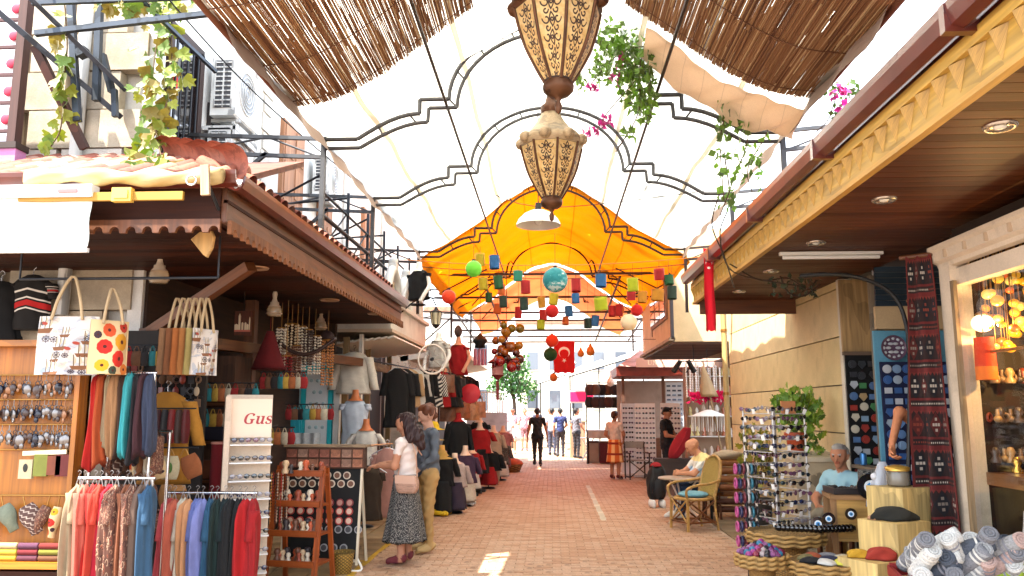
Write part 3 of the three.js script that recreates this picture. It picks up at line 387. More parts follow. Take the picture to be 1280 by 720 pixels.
{ // pierced metal lanterns on a chain down the middle of the street
  const fil = cvs(128, 256, (g, w, h) => { g.fillStyle = '#f0d08c'; g.fillRect(0, 0, w, h); for (let i = 0; i < 160; i++) { g.fillStyle = ['rgba(210,150,70,.22)', 'rgba(255,240,200,.25)', 'rgba(150,90,40,.14)'][i % 3]; g.fillRect((i * 47) % w, (i * 83) % h, 9 + i % 14, 7 + i % 11); } g.strokeStyle = '#34180a'; g.lineWidth = 5; g.lineCap = 'round';
    const curl = (x, y, r, s) => { g.beginPath(); for (let a = 0; a < 5; a += 0.2) { const q = r * (1 - a / 7); g.lineTo(x + s * cos(a) * q, y + sin(a) * q); } g.stroke(); };
    for (let y = 30; y < 250; y += 54) { for (const s of [-1, 1]) { curl(64 + s * 24, y, 17, s); curl(64 + s * 22, y + 27, 12, -s); } g.beginPath(); g.moveTo(64, y - 20); g.quadraticCurveTo(84, y + 2, 64, y + 24); g.quadraticCurveTo(44, y + 2, 64, y - 20); g.stroke(); g.beginPath(); g.arc(64, y + 2, 5, 0, 7); g.stroke(); }
    g.lineWidth = 6; g.strokeRect(3, 3, w - 6, h - 6); });
  const pm = new THREE.MeshPhysicalMaterial({ map: fil, roughness: 0.8, transmission: 0.5, thickness: 0, side: THREE.DoubleSide }), mm = M(0.2, 0.1, 0.05, { metalness: 0.5, roughness: 0.5, map: GT.metal, bump: 0.004 }), cm = M(0.62, 0.5, 0.34, { metalness: 0.3, roughness: 0.5, map: GT.clay, bump: 0.008 });
  const build = (label, p, s, capM) => {
    const t = thing('filigree_lantern', label, 'lantern', p, 0.2), N = 8, pr = [[0.09, -0.5], [0.15, -0.4], [0.215, -0.27], [0.262, -0.12], [0.29, 0]];
    for (let i = 0; i < N; i++) { const a0 = i / N * 2 * PI, a1 = (i + 1) / N * 2 * PI; const pos = [], uv = [], idx = []; pr.forEach(([r, y], k) => { pos.push(r * cos(a0), y, r * sin(a0), r * cos(a1), y, r * sin(a1)); uv.push(0, (y + 0.5) / 0.5, 1, (y + 0.5) / 0.5); if (k) { const q = k * 2; idx.push(q - 2, q - 1, q, q - 1, q + 1, q); } }); const g = new THREE.BufferGeometry(); g.setAttribute('position', new THREE.Float32BufferAttribute(pos, 3)); g.setAttribute('uv', new THREE.Float32BufferAttribute(uv, 2)); g.setIndex(idx); g.computeVertexNormals(); part('pierced_panel', g, pm, t);
      b().tube(pr.map(([r, y]) => [r * 1.015 * cos(a0), y, r * 1.015 * sin(a0)]), 0.012, 5).mesh('rib', mm, t);
      b().sph(0.062, 0.285 * cos(a0 + PI / N), 0.05, 0.285 * sin(a0 + PI / N), [1, 0.9, 1], 10, 8).mesh('rim_boss', capM, t); }
    b().lathe([[0.29, -0.01], [0.31, 0.02], [0.31, 0.06], [0.28, 0.1], [0.2, 0.16], [0.14, 0.24], [0.09, 0.33], [0.05, 0.36]], 0, 0, 0, 8).mesh('cap', capM, t);
    b().lathe([[0.09, 0.33], [0.1, 0.36], [0.095, 0.4], [0.06, 0.43], [0.04, 0.5], [0.03, 0.54], [0.001, 0.55]], 0, 0, 0, 16).mesh('crown_knob', mm, t);
    b().lathe([[0.001, -0.72], [0.02, -0.7], [0.025, -0.66], [0.012, -0.63], [0.03, -0.6], [0.07, -0.59], [0.1, -0.56], [0.105, -0.53], [0.09, -0.5]], 0, 0, 0, 16).mesh('finial', mm, t);
    const top = (5.9 - p[1]) / s; const ch = b(); for (let y = 0.53; y < top; y += 0.075) ch.add(new THREE.TorusGeometry(0.028, 0.007, 5, 10), [0, y + 0.03, 0], [0, (y * 40 % 2 < 1 ? 0 : PI / 2), 0], [0.7, 1.5, 1]); ch.mesh('chain', mm, t);
    t.scale.setScalar(s); return t;
  };
  build('large dark bronze filigree lantern hanging between the two reed mats', P(697, 14, 5.5), 1.1, mm);
  build('pale capped filigree lantern hanging below the white cloth arch', P(689, 184, 7.7), 1.06, cm);
}
{ // enamel dish lamp
  const p = P(673, 282, 10.8), t = thing('dish_lamp', 'white enamel dish lamp hanging under the yellow cloth', 'lamp', p);
  b().lathe([[0.31, 0], [0.3, 0.035], [0.27, 0.09], [0.2, 0.16], [0.1, 0.21], [0.04, 0.225], [0.04, 0.215], [0.1, 0.195], [0.19, 0.15], [0.26, 0.08], [0.295, 0.01]], 0, 0, 0, 32).mesh('shade', M(0.8, 0.78, 0.74, { roughness: 0.25, clearcoat: 0.8 }), t);
  b().cyl(0.04, 0.05, 0.1, 0, 0.27, 0).rod([0, 0.3, 0], [0, 5.85 - p[1], 0], 0.008).mesh('socket', C.black, t); b().sph(0.06, 0, 0.08, 0, [1, 1.3, 1]).mesh('bulb', M(0.8, 0.8, 0.78, { roughness: 0.1, clearcoat: 1 }), t);
}
{ // coloured paper lanterns on wires across the street
  const paper = { red: [0.72, 0.02, 0.025], blue: [0.06, 0.3, 0.62], yellow: [0.85, 0.68, 0.02], amber: [0.85, 0.45, 0.02], orange: [0.85, 0.25, 0.03], 'lime yellow': [0.78, 0.85, 0.03], green: [0.04, 0.25, 0.09], 'dark green': [0.03, 0.1, 0.06], teal: [0.08, 0.5, 0.36], white: [0.85, 0.8, 0.68] };
  const hW = { 13: 4.05, 14.5: 4.2, 16.5: 4.4 };
  for (const Z of [13, 14.5, 16.5]) one('lantern_wire', { 13: 'thin orange wire strung across below the yellow cloth', 14.5: 'thin dark wire carrying the middle row of paper lanterns', 16.5: 'thin dark wire carrying the farthest row of paper lanterns' }[Z], 'wire', b().tube([-2.45, -1.6, -0.8, 0, 0.8, 1.6, 2.45].map(x => [x, hW[Z] + 0.02 * x * x, -Z]), 0.007, 5), Z === 13 ? M(0.7, 0.3, 0.08) : C.black);
  const mats = {}; for (const k in paper) mats[k] = M(...paper[k], { roughness: 0.9, transmission: 0.35, thickness: 0, map: GT.cloth });
  const cyl = new THREE.LatheGeometry([[0.001, 0.5], [0.42, 0.5], [0.5, 0.47], [0.5, 0.3], [0.492, 0.28], [0.5, 0.26], [0.5, 0.02], [0.492, 0], [0.5, -0.02], [0.5, -0.26], [0.492, -0.28], [0.5, -0.3], [0.5, -0.5], [0.46, -0.5], [0.46, 0.4]].map(p => new THREE.Vector2(...p)), 18), cap = new THREE.TorusGeometry(0.5, 0.025, 5, 18);
  const rows = [[13, [['yellow', 600, 325, 12, 16], ['blue', 618, 328, 13, 17], ['teal', 647.5, 345, 12, 13], ['yellow', 604, 355, 12, 15], ['green', 623, 353, 12, 16], ['red', 657, 359, 12, 16], ['red', 720, 357, 12, 16], ['blue', 751, 351, 14, 16], ['lime yellow', 791, 356, 14, 16], ['red', 824, 343, 13, 14], ['green', 836, 350, 12, 12]]],
    [14.5, [['orange', 627, 362, 9, 13], ['dark green', 629, 377, 10, 14], ['dark green', 655, 380, 11, 15], ['amber', 677, 378, 10, 14], ['yellow', 692, 374, 12, 14], ['blue', 719.5, 373, 10, 12], ['red', 789, 370, 11, 11], ['amber', 803, 371.5, 12, 14], ['amber', 822, 369, 16, 14], ['dark green', 840, 366, 12, 16], ['lime yellow', 751, 380, 17, 16]]],
    [16.5, [['orange', 622, 386, 10, 12], ['red', 648, 391, 9, 14], ['red', 679, 394, 10, 13], ['lime yellow', 676, 406, 10, 11], ['blue', 711, 389, 10, 13], ['orange', 707, 401, 8, 10], ['dark green', 735, 404, 10, 12], ['blue', 744, 401, 10, 13], ['red', 765, 389, 9, 13], ['red', 774, 388, 10, 14], ['blue', 852, 366, 10, 12], ['orange', 776, 386, 8, 11], ['green', 611, 372, 9, 12]]]];
  const lay = { 13: 'front row', 14.5: 'middle row', 16.5: 'farthest row' };
  for (const [Z, list] of rows) for (const [col, px, py, w, h] of list) {
    const p = P(px, py, Z), s = Z / 1000, t = thing('paper_lantern', `${col} drum shaped paper lantern in the ${lay[Z]} hung under the awning`, 'paper lantern', p, R() * 3, 'drum paper lanterns on wires across the street');
    part('shade', cyl, mats[col], t, [0, 0, 0], [rr(-0.1, 0.1), 0, rr(-0.12, 0.12)], [w * s, h * s, w * s]); part('hoop', cap, mats[col], t, [0, h * s / 2, 0], [PI / 2, 0, 0], w * s * 0.98);
    b().rod([0, h * s / 2 - 0.005, 0], [0, Math.max(hW[Z] - p[1] + 0.02 * p[0] * p[0], h * s / 2 + 0.12), 0], 0.003, 4).mesh('thread', C.black, t);
  }
  const globe = (name, col, m, px, py, r, Z, label) => { const p = P(px, py, Z), R0 = r * Z / 1000, t = thing(name, label, 'paper lantern', p); const rib = []; for (let i = 0; i <= 26; i++) { const a = -PI / 2 + i / 26 * PI; rib.push([Math.max(0.001, R0 * cos(a) * (1 + (i % 2 ? 0.012 : -0.012))), R0 * sin(a)]); } b().lathe(rib, 0, 0, 0, 24).mesh('globe', m, t); b().cyl(0.03, 0.03, 0.03, 0, R0 + 0.005, 0, 10).rod([0, R0, 0], [0, R0 + 0.5, 0], 0.003, 4).mesh('cap', C.black, t); return t; };
  const pm = (r, g, bl) => M(r, g, bl, { roughness: 0.9, transmission: 0.35, thickness: 0 });
  const tealT = tex(256, 128, (u, v) => { const n = fb(u, v, 5, 4, 5, 131), d = fb(u, v, 24, 16, 3, 140); return n + 0.3 * d > 0.62 ? [0.1 + 0.14 * d, 0.5 + 0.14 * d, 0.54 + 0.12 * d] : n + 0.3 * d > 0.53 ? [0.4, 0.72, 0.73] : [0.86, 0.92, 0.9]; });
  globe('globe_lantern', 'teal', new THREE.MeshPhysicalMaterial({ map: tealT, roughness: 0.9, transmission: 0.3, thickness: 0, side: THREE.DoubleSide }), 694, 350, 16, 11.5, 'large round paper lantern dyed teal and white');
  globe('globe_lantern', 'green', pm(0.3, 0.78, 0.12), 592, 336, 10.5, 12, 'round paper lantern dyed bright green');
  globe('globe_lantern', 'orange', pm(0.85, 0.12, 0.02), 561, 371, 9, 13, 'round orange paper lantern beside the awning edge');
  globe('globe_lantern', 'white', pm(0.88, 0.82, 0.66), 786, 403, 10.5, 15, 'round cream paper lantern below the red drum lanterns');
  globe('globe_lantern', 'red', pm(0.7, 0.02, 0.03), 690, 389, 8.5, 15, 'round red paper lantern below the teal globe');
  globe('globe_lantern', 'red orange', pm(0.85, 0.12, 0.03), 690, 426, 8, 18, 'round red orange paper lantern hung directly above a dark green one');
  globe('globe_lantern', 'dark green', pm(0.03, 0.14, 0.03), 688, 443, 8.5, 18.05, 'round dark green paper lantern hung beside the flag');
  globe('globe_lantern', 'small orange', pm(0.8, 0.35, 0.1), 692, 472, 5, 20, 'small pale orange round lantern below the flag');
  globe('globe_lantern', 'red cone', pm(0.7, 0.03, 0.03), 796, 388, 7.5, 16, 'round red paper lantern above the cream globe');
  for (const [px, py, l] of [[726, 441, 'smaller'], [738, 438, 'larger']]) { const p = P(px, py, 20); one('hanging_gourd', `${l} orange gourd hanging beside the red flag`, 'gourd', b().lathe([[0.001, -0.12], [0.07, -0.1], [0.095, -0.03], [0.07, 0.05], [0.035, 0.09], [0.03, 0.12], [0.012, 0.15], [0.001, 0.16]], 0, 0, 0, 16, l === 'larger' ? 1.15 : 0.9).rod([0, 0.14, 0], [0, 0.6, 0], 0.004, 4), M(0.7, 0.3, 0.06, { roughness: 0.5 }), p); }
  // red flag with white crescent and star
  const flagT = cvs(192, 288, (g, w, h) => { g.fillStyle = '#d4101c'; g.fillRect(0, 0, w, h); g.fillStyle = '#fff'; g.beginPath(); g.arc(96, 104, 50, 0, 7); g.fill(); g.fillStyle = '#d4101c'; g.beginPath(); g.arc(96, 117, 40, 0, 7); g.fill(); g.fillStyle = '#fff'; g.save(); g.translate(96, 176); g.beginPath(); for (let i = 0; i < 10; i++) { const r = i % 2 ? 9 : 23, a = i * PI / 5 + PI / 2; g.lineTo(r * cos(a), r * sin(a)); } g.fill(); g.restore(); });
  const p = P(705, 426, 19); one('red_flag', 'red flag with white crescent and star hanging over the street', 'flag', drape(0.5, 0.76, 2, 0.02, { uv: [1, 1] }), new THREE.MeshPhysicalMaterial({ map: flagT, roughness: 0.95, side: THREE.DoubleSide, transmission: 0.2, thickness: 0 }), p, 0.12);
  one('flag_wire', 'thin dark wire the red flag and round lanterns hang on', 'wire', b().rod([-2.5, p[1] + 0.01, -19.02], [2.6, p[1] + 0.03, -19.02], 0.007, 5), C.black);
  const q = P(888, 334, 10.9); one('red_pennant', 'narrow red pennant flag with white star hanging from the gutter end', 'flag', drape(0.13, 1.0, 1, 0.02, { uv: [1, 1] }), new THREE.MeshPhysicalMaterial({ map: cvs(64, 512, (g, w, h) => { g.fillStyle = '#d8142a'; g.fillRect(0, 0, w, h); g.fillStyle = '#fff'; g.beginPath(); g.arc(32, 90, 20, 0, 7); g.fill(); g.fillStyle = '#d8142a'; g.beginPath(); g.arc(32, 97, 16, 0, 7); g.fill(); g.fillStyle = '#fff'; g.beginPath(); g.arc(32, 122, 8, 0, 7); g.fill(); }), roughness: 0.95, side: THREE.DoubleSide }), [1.9, q[1], -9.6], 0.3);
}
// leaves
const leafG = (() => { const g = new THREE.BufferGeometry(); g.setAttribute('position', new THREE.Float32BufferAttribute([0, 0, 0, -0.4, 0.42, 0.12, 0, 0.5, 0, 0, 0, 0, 0, 0.5, 0, 0.4, 0.42, 0.12, -0.4, 0.42, 0.12, -0.12, 0.8, 0.05, 0, 0.5, 0, 0.4, 0.42, 0.12, 0, 0.5, 0, 0.12, 0.8, 0.05, -0.12, 0.8, 0.05, 0, 1, -0.06, 0, 0.5, 0, 0.12, 0.8, 0.05, 0, 0.5, 0, 0, 1, -0.06], 3)); g.computeVertexNormals(); g.setAttribute('uv', new THREE.Float32BufferAttribute(new Float32Array(36), 2)); return g; })();
const vineLeafG = (() => { const g = new THREE.BufferGeometry(), p = []; const rim = [[0, 0], [-0.42, 0.05], [-0.5, 0.35], [-0.3, 0.5], [-0.42, 0.75], [-0.15, 0.72], [0, 1], [0.15, 0.72], [0.42, 0.75], [0.3, 0.5], [0.5, 0.35], [0.42, 0.05]]; for (let i = 0; i < 12; i++) { const a = rim[i], c = rim[(i + 1) % 12]; p.push(0, 0.4, -0.06, a[0], a[1], Math.abs(a[0]) * 0.2, c[0], c[1], Math.abs(c[0]) * 0.2); } g.setAttribute('position', new THREE.Float32BufferAttribute(p, 3)); g.computeVertexNormals(); g.setAttribute('uv', new THREE.Float32BufferAttribute(new Float32Array(72), 2)); return g; })();
const leafM = (r, g, bl, k = 0.45) => M(r, g, bl, { roughness: 0.7, transmission: k, thickness: 0 });
function leavesMerged(pts, size, geo) { const q = b(); for (const p of pts) q.add(geo.clone(), p, [rr(-1.4, 1.4), rr(0, 6.3), rr(-1.6, 1.6) + PI * (R() < 0.6 ? 1 : 0)], size * rr(0.6, 1.25)); return q; }
{ // climbing vine beside the barred window: leaves big enough to tell apart
  const t = thing('climbing_vine', 'yellow green climbing vine trailing over the roof tiles below the barred window', 'vine'), lm = [leafM(0.3, 0.36, 0.03), leafM(0.2, 0.3, 0.03), leafM(0.4, 0.42, 0.06), leafM(0.34, 0.27, 0.04)];
  const stems = [[[205, 8, 7.5], [195, 60, 7.5], [190, 120, 7.4], [196, 170, 7.2], [205, 210, 6.6]], [[212, 20, 7.6], [215, 70, 7.5], [208, 130, 7.4], [178, 175, 7.2], [182, 205, 6.7]], [[80, -5, 6.9], [84, 60, 6.9], [78, 110, 7.0], [76, 160, 7.0], [62, 185, 7.0]], [[130, -5, 7], [150, 3, 7], [200, 6, 7.2], [240, 15, 7.3]], [[205, 205, 6.5], [215, 214, 6.2], [190, 216, 6.2], [172, 212, 6.2]]];
  stems.forEach((s, k) => { b().tube(s.map(q => P(...q)), 0.007, 5).mesh('stem', M(0.16, 0.1, 0.04), t); const c = new THREE.CatmullRomCurve3(s.map(q => new THREE.Vector3(...P(...q)))); const n = [60, 60, 34, 40, 46][k]; for (let i = 0; i < n; i++) { const q = c.getPoint(R()), sp = k === 2 ? 0.06 : 0.14; part('leaf', vineLeafG, pick(lm), t, [q.x + rr(-sp, sp), q.y + rr(-0.08, 0.08), q.z + rr(-0.05, 0.12)], [rr(-0.9, 0.9), rr(-1, 1), PI + rr(-0.9, 0.9)], rr(0.1, 0.17)); } });
}
{ // bougainvillea over the arch
  const t = thing('bougainvillea', 'bougainvillea with magenta flowers trailing over the steel arch below the dark reed mat', 'climbing plant'); const st = b();
  const blobs = [[775, 45, 28, 26], [800, 75, 26, 30], [765, 75, 22, 22], [795, 110, 24, 26], [805, 135, 14, 18], [750, 92, 18, 12], [820, 40, 16, 22], [785, 165, 10, 8], [728, 105, 9, 10]];
  const pts = [], fl = []; for (const [x, y, rx, ry] of blobs) { const n = Math.round(rx * ry / 4); for (let i = 0; i < n; i++) { const a = R() * 2 * PI, k = Math.sqrt(R()); pts.push(P(x + cos(a) * rx * k, y + sin(a) * ry * k, 7.9 + rr(-0.25, 0.35))); } }
  for (const [x, y] of [[822, 12], [826, 16], [843, 50], [847, 53], [773, 76], [768, 98], [740, 108], [757, 150], [750, 158], [735, 165], [745, 163], [760, 148], [776, 78], [838, 47], [818, 8], [741, 112]]) for (let i = 0; i < 9; i++) fl.push(P(x + rr(-4, 4), y + rr(-3, 3), 7.8));
  for (const s of [[[830, 5], [815, 40], [800, 80], [798, 140], [770, 190]], [[840, 60], [790, 60], [760, 80], [735, 110]], [[830, 20], [850, 70], [880, 105], [920, 130], [945, 135]], [[795, 100], [760, 140], [745, 165]], [[850, 60], [870, 90], [905, 130], [900, 180], [905, 250]], [[920, 130], [935, 170], [915, 230], [900, 270]], [[940, 135], [960, 160], [935, 210], [940, 240]]]) st.tube(s.map(q => P(q[0], q[1], 7.9)), 0.006, 5);
  for (let i = 0; i < 230; i++) { const k = R(); const s = k < 0.5 ? [rr(895, 955), rr(120, 160)] : k < 0.8 ? [rr(895, 925), rr(150, 260)] : [rr(925, 960), rr(150, 240)]; pts.push(P(s[0], s[1], 7.9 + rr(-0.2, 0.2))); }
  st.mesh('stems', M(0.13, 0.075, 0.035), t); const l1 = leavesMerged(pts.filter((_, i) => i % 3), 0.09, leafG).mesh('leaves', leafM(0.22, 0.38, 0.05), t), l2 = leavesMerged(pts.filter((_, i) => i % 3 === 0), 0.09, leafG).mesh('leaves', leafM(0.14, 0.22, 0.04), t); l1.userData.kind = l2.userData.kind = 'stuff';
  leavesMerged(fl, 0.08, leafG).mesh('flowers', leafM(0.62, 0.06, 0.36), t).userData.kind = 'stuff';
}
{ const t = thing('bougainvillea', 'small bougainvillea spray with magenta flowers on the edge of the red brown gutter', 'climbing plant'); const pts = [], fl = []; for (let i = 0; i < 70; i++) pts.push(P(rr(1035, 1110), rr(103, 125), 7.2)); for (let i = 0; i < 40; i++) pts.push(P(rr(1040, 1065), rr(130, 165), 7.2)); for (let i = 0; i < 26; i++) fl.push(P(1049 + rr(-7, 7), 112 + rr(-8, 10), 7.1)); for (let i = 0; i < 12; i++) fl.push(P(1055 + rr(-6, 6), 138 + rr(-6, 8), 7.1));
  b().tube([[1110, 100], [1080, 112], [1050, 115], [1035, 150], [1020, 165]].map(q => P(q[0], q[1], 7.2)), 0.006, 5).tube([[1060, 115], [1055, 140], [1045, 165]].map(q => P(q[0], q[1], 7.2)), 0.005, 5).mesh('stems', M(0.13, 0.075, 0.035), t); leavesMerged(pts, 0.07, leafG).mesh('leaves', leafM(0.14, 0.22, 0.04), t).userData.kind = 'stuff'; leavesMerged(fl, 0.07, leafG).mesh('flowers', leafM(0.65, 0.05, 0.36), t).userData.kind = 'stuff'; }
{ const t = thing('dry_vine', 'bare vine stems draped round the gutter end', 'vine'); const q = b(); for (const s of [[[905, 190], [912, 250], [900, 290], [908, 330], [930, 345], [1000, 358]], [[900, 240], [890, 280], [905, 320], [918, 360]], [[912, 330], [950, 350], [985, 348], [1010, 362], [1020, 350]], [[975, 345], [985, 365], [1005, 370], [1025, 355]]]) q.tube(s.map(k => P(k[0], k[1], 8.6)), 0.008, 5); q.mesh('stems', M(0.08, 0.05, 0.03), t); const pts = []; for (let i = 0; i < 60; i++) pts.push(P(rr(960, 1025), rr(346, 372), 8.6)); leavesMerged(pts, 0.07, leafG).mesh('leaves', leafM(0.08, 0.11, 0.04), t).userData.kind = 'stuff'; }
{ // hanging ornaments over the street by the clothes shops
  const t = thing('ornament_cluster', 'hanging cluster of amber, olive and dark red glass balls by the clothes shops', 'ornament'); const cs = [[0.25, 0.2, 0.03], [0.4, 0.2, 0.03], [0.3, 0.02, 0.03], [0.12, 0.03, 0.03], [0.35, 0.13, 0.03]].map(c => M(...c, { roughness: 0.25, clearcoat: 0.6 }));
  for (let i = 0; i < 34; i++) { const x = rr(618, 650), y = rr(403, 460), p = P(x, y, 17 + rr(-0.3, 0.3)); b().sph(rr(0.06, 0.12), ...p, 1, 12, 8).mesh('glass_ball', cs[y < 420 ? i % 2 : y < 440 ? 1 + i % 4 : 2 + i % 2], t); } b().rod(P(633, 400, 17), [P(633, 400, 17)[0], 4.6, -17], 0.008).mesh('cord', C.black, t);
  const u = thing('hanging_pagoda', 'dark red tiered hanging lantern frame with pale pink drum by the green tree', 'lantern', P(622, 470, 17)); const red = M(0.3, 0.04, 0.05, { roughness: 0.6 }), pk = M(0.65, 0.35, 0.33, { roughness: 0.9 });
  b().lathe([[0.001, 0.35], [0.05, 0.3], [0.2, 0.2], [0.22, 0.17], [0.05, 0.16]], 0, 0.1, 0, 8).mesh('roof', red, u); b().cyl(0.13, 0.12, 0.22, 0, 0.13, 0, 12).mesh('drum', pk, u); b().lathe([[0.15, 0], [0.08, -0.05], [0.03, -0.1], [0.001, -0.11]], 0, 0.02, 0, 10).mesh('base', red, u); b().box(0.06, 0.4, 0.02, 0, -0.3, 0).mesh('tassel', red, u); b().rod([0, 0.4, 0], [0, 1.3, 0], 0.006).mesh('cord', C.black, u);
  const v = thing('tasselled_ornament', 'black and pink tasselled ornament hanging near the brown lattice', 'ornament', P(600, 430, 17)); b().lathe([[0.001, 0.25], [0.04, 0.2], [0.15, 0.1], [0.16, 0.06], [0.1, -0.02], [0.12, -0.08], [0.001, -0.1]], 0, 0, 0, 8).mesh('body', C.black, v); for (let i = 0; i < 7; i++) b().cyl(0.018, 0.02, 0.35, -0.12 + i * 0.04, -0.28, (i % 2) * 0.05, 6).mesh('tassel', M(0.55, 0.2, 0.25), v); b().rod([0, 0.2, 0], [0, 1.1, 0], 0.006).mesh('cord', C.black, v);
}
one('power_cable', 'sagging thin cable running from the facade to the second steel arch', 'cable', b().tube([[-3.9, 5.9, -6.5], [-3.2, 5.1, -8], [-2.6, 4.75, -10.75]], 0.008, 5), C.black);
one('power_cable', 'thin cable running along the cloth edge beside the reed mat', 'cable', b().tube([[-2.58, 5.3, -4.5], [-2.6, 4.95, -6.5], [-2.55, 4.72, -8.3], [-2.55, 4.66, -10.75]], 0.008, 5), C.black);
one('power_cable', 'thin cable crossing under the white cloth beside the small lantern', 'cable', b().tube([[-1.1, 4.95, -11.5], [0, 4.6, -11.3], [2.4, 4.75, -11]], 0.006, 5), C.black);
// ------------------------------------------------------------------ builders for goods
// shirt or jacket body, origin at the neck, hanging down; sl = sleeve length, spread = how far the sleeves stand out
function shirtG(w, h, d, sl = 0.2, spread = 0.35, seed = 1) {
  const q = b(); q.add(loft(20, 36, (t, a) => { const neck = t < 0.06, k = neck ? 0.28 + t * 8 : t < 0.2 ? 0.76 + (t - 0.06) * 1.7 : 1 - 0.1 * sin((t - 0.2) * 3.9) + 0.04 * t, dd = neck ? 0.5 : 0.75 + 0.3 * sin(Math.min(1, t * 2.2) * PI / 2), f = 1 + 0.06 * sin(a * 5 + seed + t * 2) * t + 0.035 * sin(a * 9 + t * 7 + seed) + 0.025 * sin(t * 19 + a * 3 + seed * 2); return [cos(a) * w / 2 * k * f, -h * t - (t < 0.2 ? Math.abs(cos(a)) * 0.05 * (t / 0.2) : 0.05 * (t < 0.9 ? Math.abs(cos(a)) : 0.6)), sin(a) * d / 2 * dd * f]; }));
  for (const s of [-1, 1]) { const x0 = s * w * 0.42, y0 = -0.085; q.add(loft(8, 12, (t, a) => { const r = 0.075 * (1 - 0.22 * t) * (w / 0.44) * (1 + 0.06 * sin(t * 12 + seed)), cx = x0 + s * sl * spread * t, cy = y0 - sl * t; return [cx + cos(a) * r * 0.95, cy + s * 0 + sin(t * 3) * 0.01, sin(a) * r * d / 0.2]; })); }
  return q.geo();
}
function hanger(w) { return new B().tube([[-w / 2, -0.09, 0], [-w * 0.2, -0.02, 0], [0, 0.0, 0], [w * 0.2, -0.02, 0], [w / 2, -0.09, 0]], 0.008, 5).tube([[0, 0, 0], [0, 0.05, 0], [0.025, 0.08, 0], [0, 0.105, 0], [-0.02, 0.085, 0]], 0.004, 5); }
function hungShirt(p, turn, label, m, o = {}) { const t = thing(o.name || 'hanging_shirt', label, o.cat || 'shirt', p, turn, o.group); part('cloth', shirtG(o.w || 0.46, o.h || 0.62, o.d || 0.14, o.sl ?? 0.22, o.spread ?? 0.3, R() * 6), m, t); hanger(0.4).mesh('hanger', o.hm || C.chrome, t); return t; }
function mannequin(p, turn, label, m, o = {}) { // torso form on a pole or on legs; p is on the ground
  const t = thing('mannequin', label, 'mannequin', p, turn, o.group), y = o.y ?? 1.42, sk = o.skin || M(0.7, 0.52, 0.4, { roughness: 0.4 });
  part('top', shirtG(o.w || 0.42, o.h || 0.58, 0.22, o.sl ?? 0.2, o.spread ?? 0.35, R() * 6), m, t, [0, y, 0]);
  b().lathe([[0.001, 0.13], [0.045, 0.13], [0.05, 0.06], [0.07, 0.0], [0.12, -0.04]], 0, y, 0, 14).mesh('neck', o.neck || sk, t);
  if (o.head) b().add(loft(10, 14, (k, a) => [cos(a) * 0.078 * Math.pow(sin(PI * (0.06 + 0.9 * k)), 0.7), 0.12 + 0.24 * k, sin(a) * 0.098 * Math.pow(sin(PI * (0.06 + 0.9 * k)), 0.7) + 0.015]), [0, y, 0]).mesh('head', o.head, t);
  if (o.arms) for (const s of [-1, 1]) b().tube([[s * 0.2, y - 0.12, 0], [s * 0.26, y - 0.3, 0.02], [s * (o.armX || 0.24), y - 0.44, 0.1], [s * (o.armX || 0.24) * 0.8, y - 0.58, 0.16]], 0.035, 8).mesh('arm', sk, t);
  if (o.legs) for (const s of [-1, 1]) b().add(loft(8, 10, (k, a) => [s * 0.085 + cos(a) * (0.09 - 0.035 * k), y - (o.h || 0.58) + 0.06 - (y - (o.h || 0.58) + 0.02) * k, sin(a) * (0.09 - 0.03 * k)])).mesh('trouser_leg', o.legs, t);
  else { b().cyl(0.014, 0.014, y - 0.5, 0, (y - 0.5) / 2, 0, 8).mesh('pole', C.steel, t); b().lathe([[0.001, 0.03], [0.12, 0.02], [0.15, 0.005], [0.15, 0]], 0, 0.005, 0, 16).mesh('base', C.steel, t); }
  if (o.skirt) b().add(loft(10, 24, (k, a) => { const r = (0.14 + 0.07 * k) * (1 + 0.13 * sin(a * 7 + 2 * sin(k * 3)) * k + 0.07 * sin(a * 3 + k * 4)); return [cos(a) * r, y - (o.h || 0.58) + 0.06 - (o.skirtL || 0.6) * k, sin(a) * r]; })).mesh('skirt', o.skirt, t);
  return t;
}
function tote(p, turn, w, h, d, label, m, o = {}) { const t = thing(o.name || 'tote_bag', label, 'bag', p, turn, o.group); // p at the top of the handles
  const hl = o.hl ?? 0.28;
  const body = b().add(sheet(14, 14, (u, v) => { const k = sin(u * PI) * sin(Math.min(1, 0.15 + v) * PI * 0.6); return [(u - 0.5) * w * (0.96 + 0.04 * v), -hl - h * v, d / 2 * k + 0.01 * sin(u * 9 + v * 4)]; }, 0.006)).add(sheet(8, 8, (u, v) => [(u - 0.5) * w * (0.96 + 0.04 * v), -hl - h * v, -d / 2 * sin(u * PI) * v], 0.006)); body.mesh('bag_body', m, t);
  b().tube([[-w * 0.25, -hl - 0.03, d * 0.3], [-w * 0.16, -hl * 0.5, d * 0.2], [0, 0, 0], [w * 0.16, -hl * 0.5, d * 0.2], [w * 0.25, -hl - 0.03, d * 0.3]], o.hr || 0.012, 6).mesh('handle', o.hm || M(0.7, 0.55, 0.36, { map: GT.cloth, roughness: 0.9 }), t); return t; }
function railRack(label, x0, x1, y, Z, z2 = Z) { const t = thing('clothes_rail', label, 'rail'); const q = b(); q.rod([x0, y, -Z], [x1, y, -z2], 0.014, 8); q.mesh('rail', C.chrome, t); for (const [x, zz] of [[x0 + 0.02, Z], [x1 - 0.02, z2]]) b().rod([x, 0.05, -zz], [x, y, -zz], 0.013, 8).rod([x, 0.04, -zz - 0.22], [x, 0.04, -zz + 0.22], 0.013, 8).mesh('upright', C.chrome, t); b().rod([x0, 0.2, -Z], [x1, 0.2, -z2], 0.01, 6).mesh('stretcher', C.chrome, t); return t; }
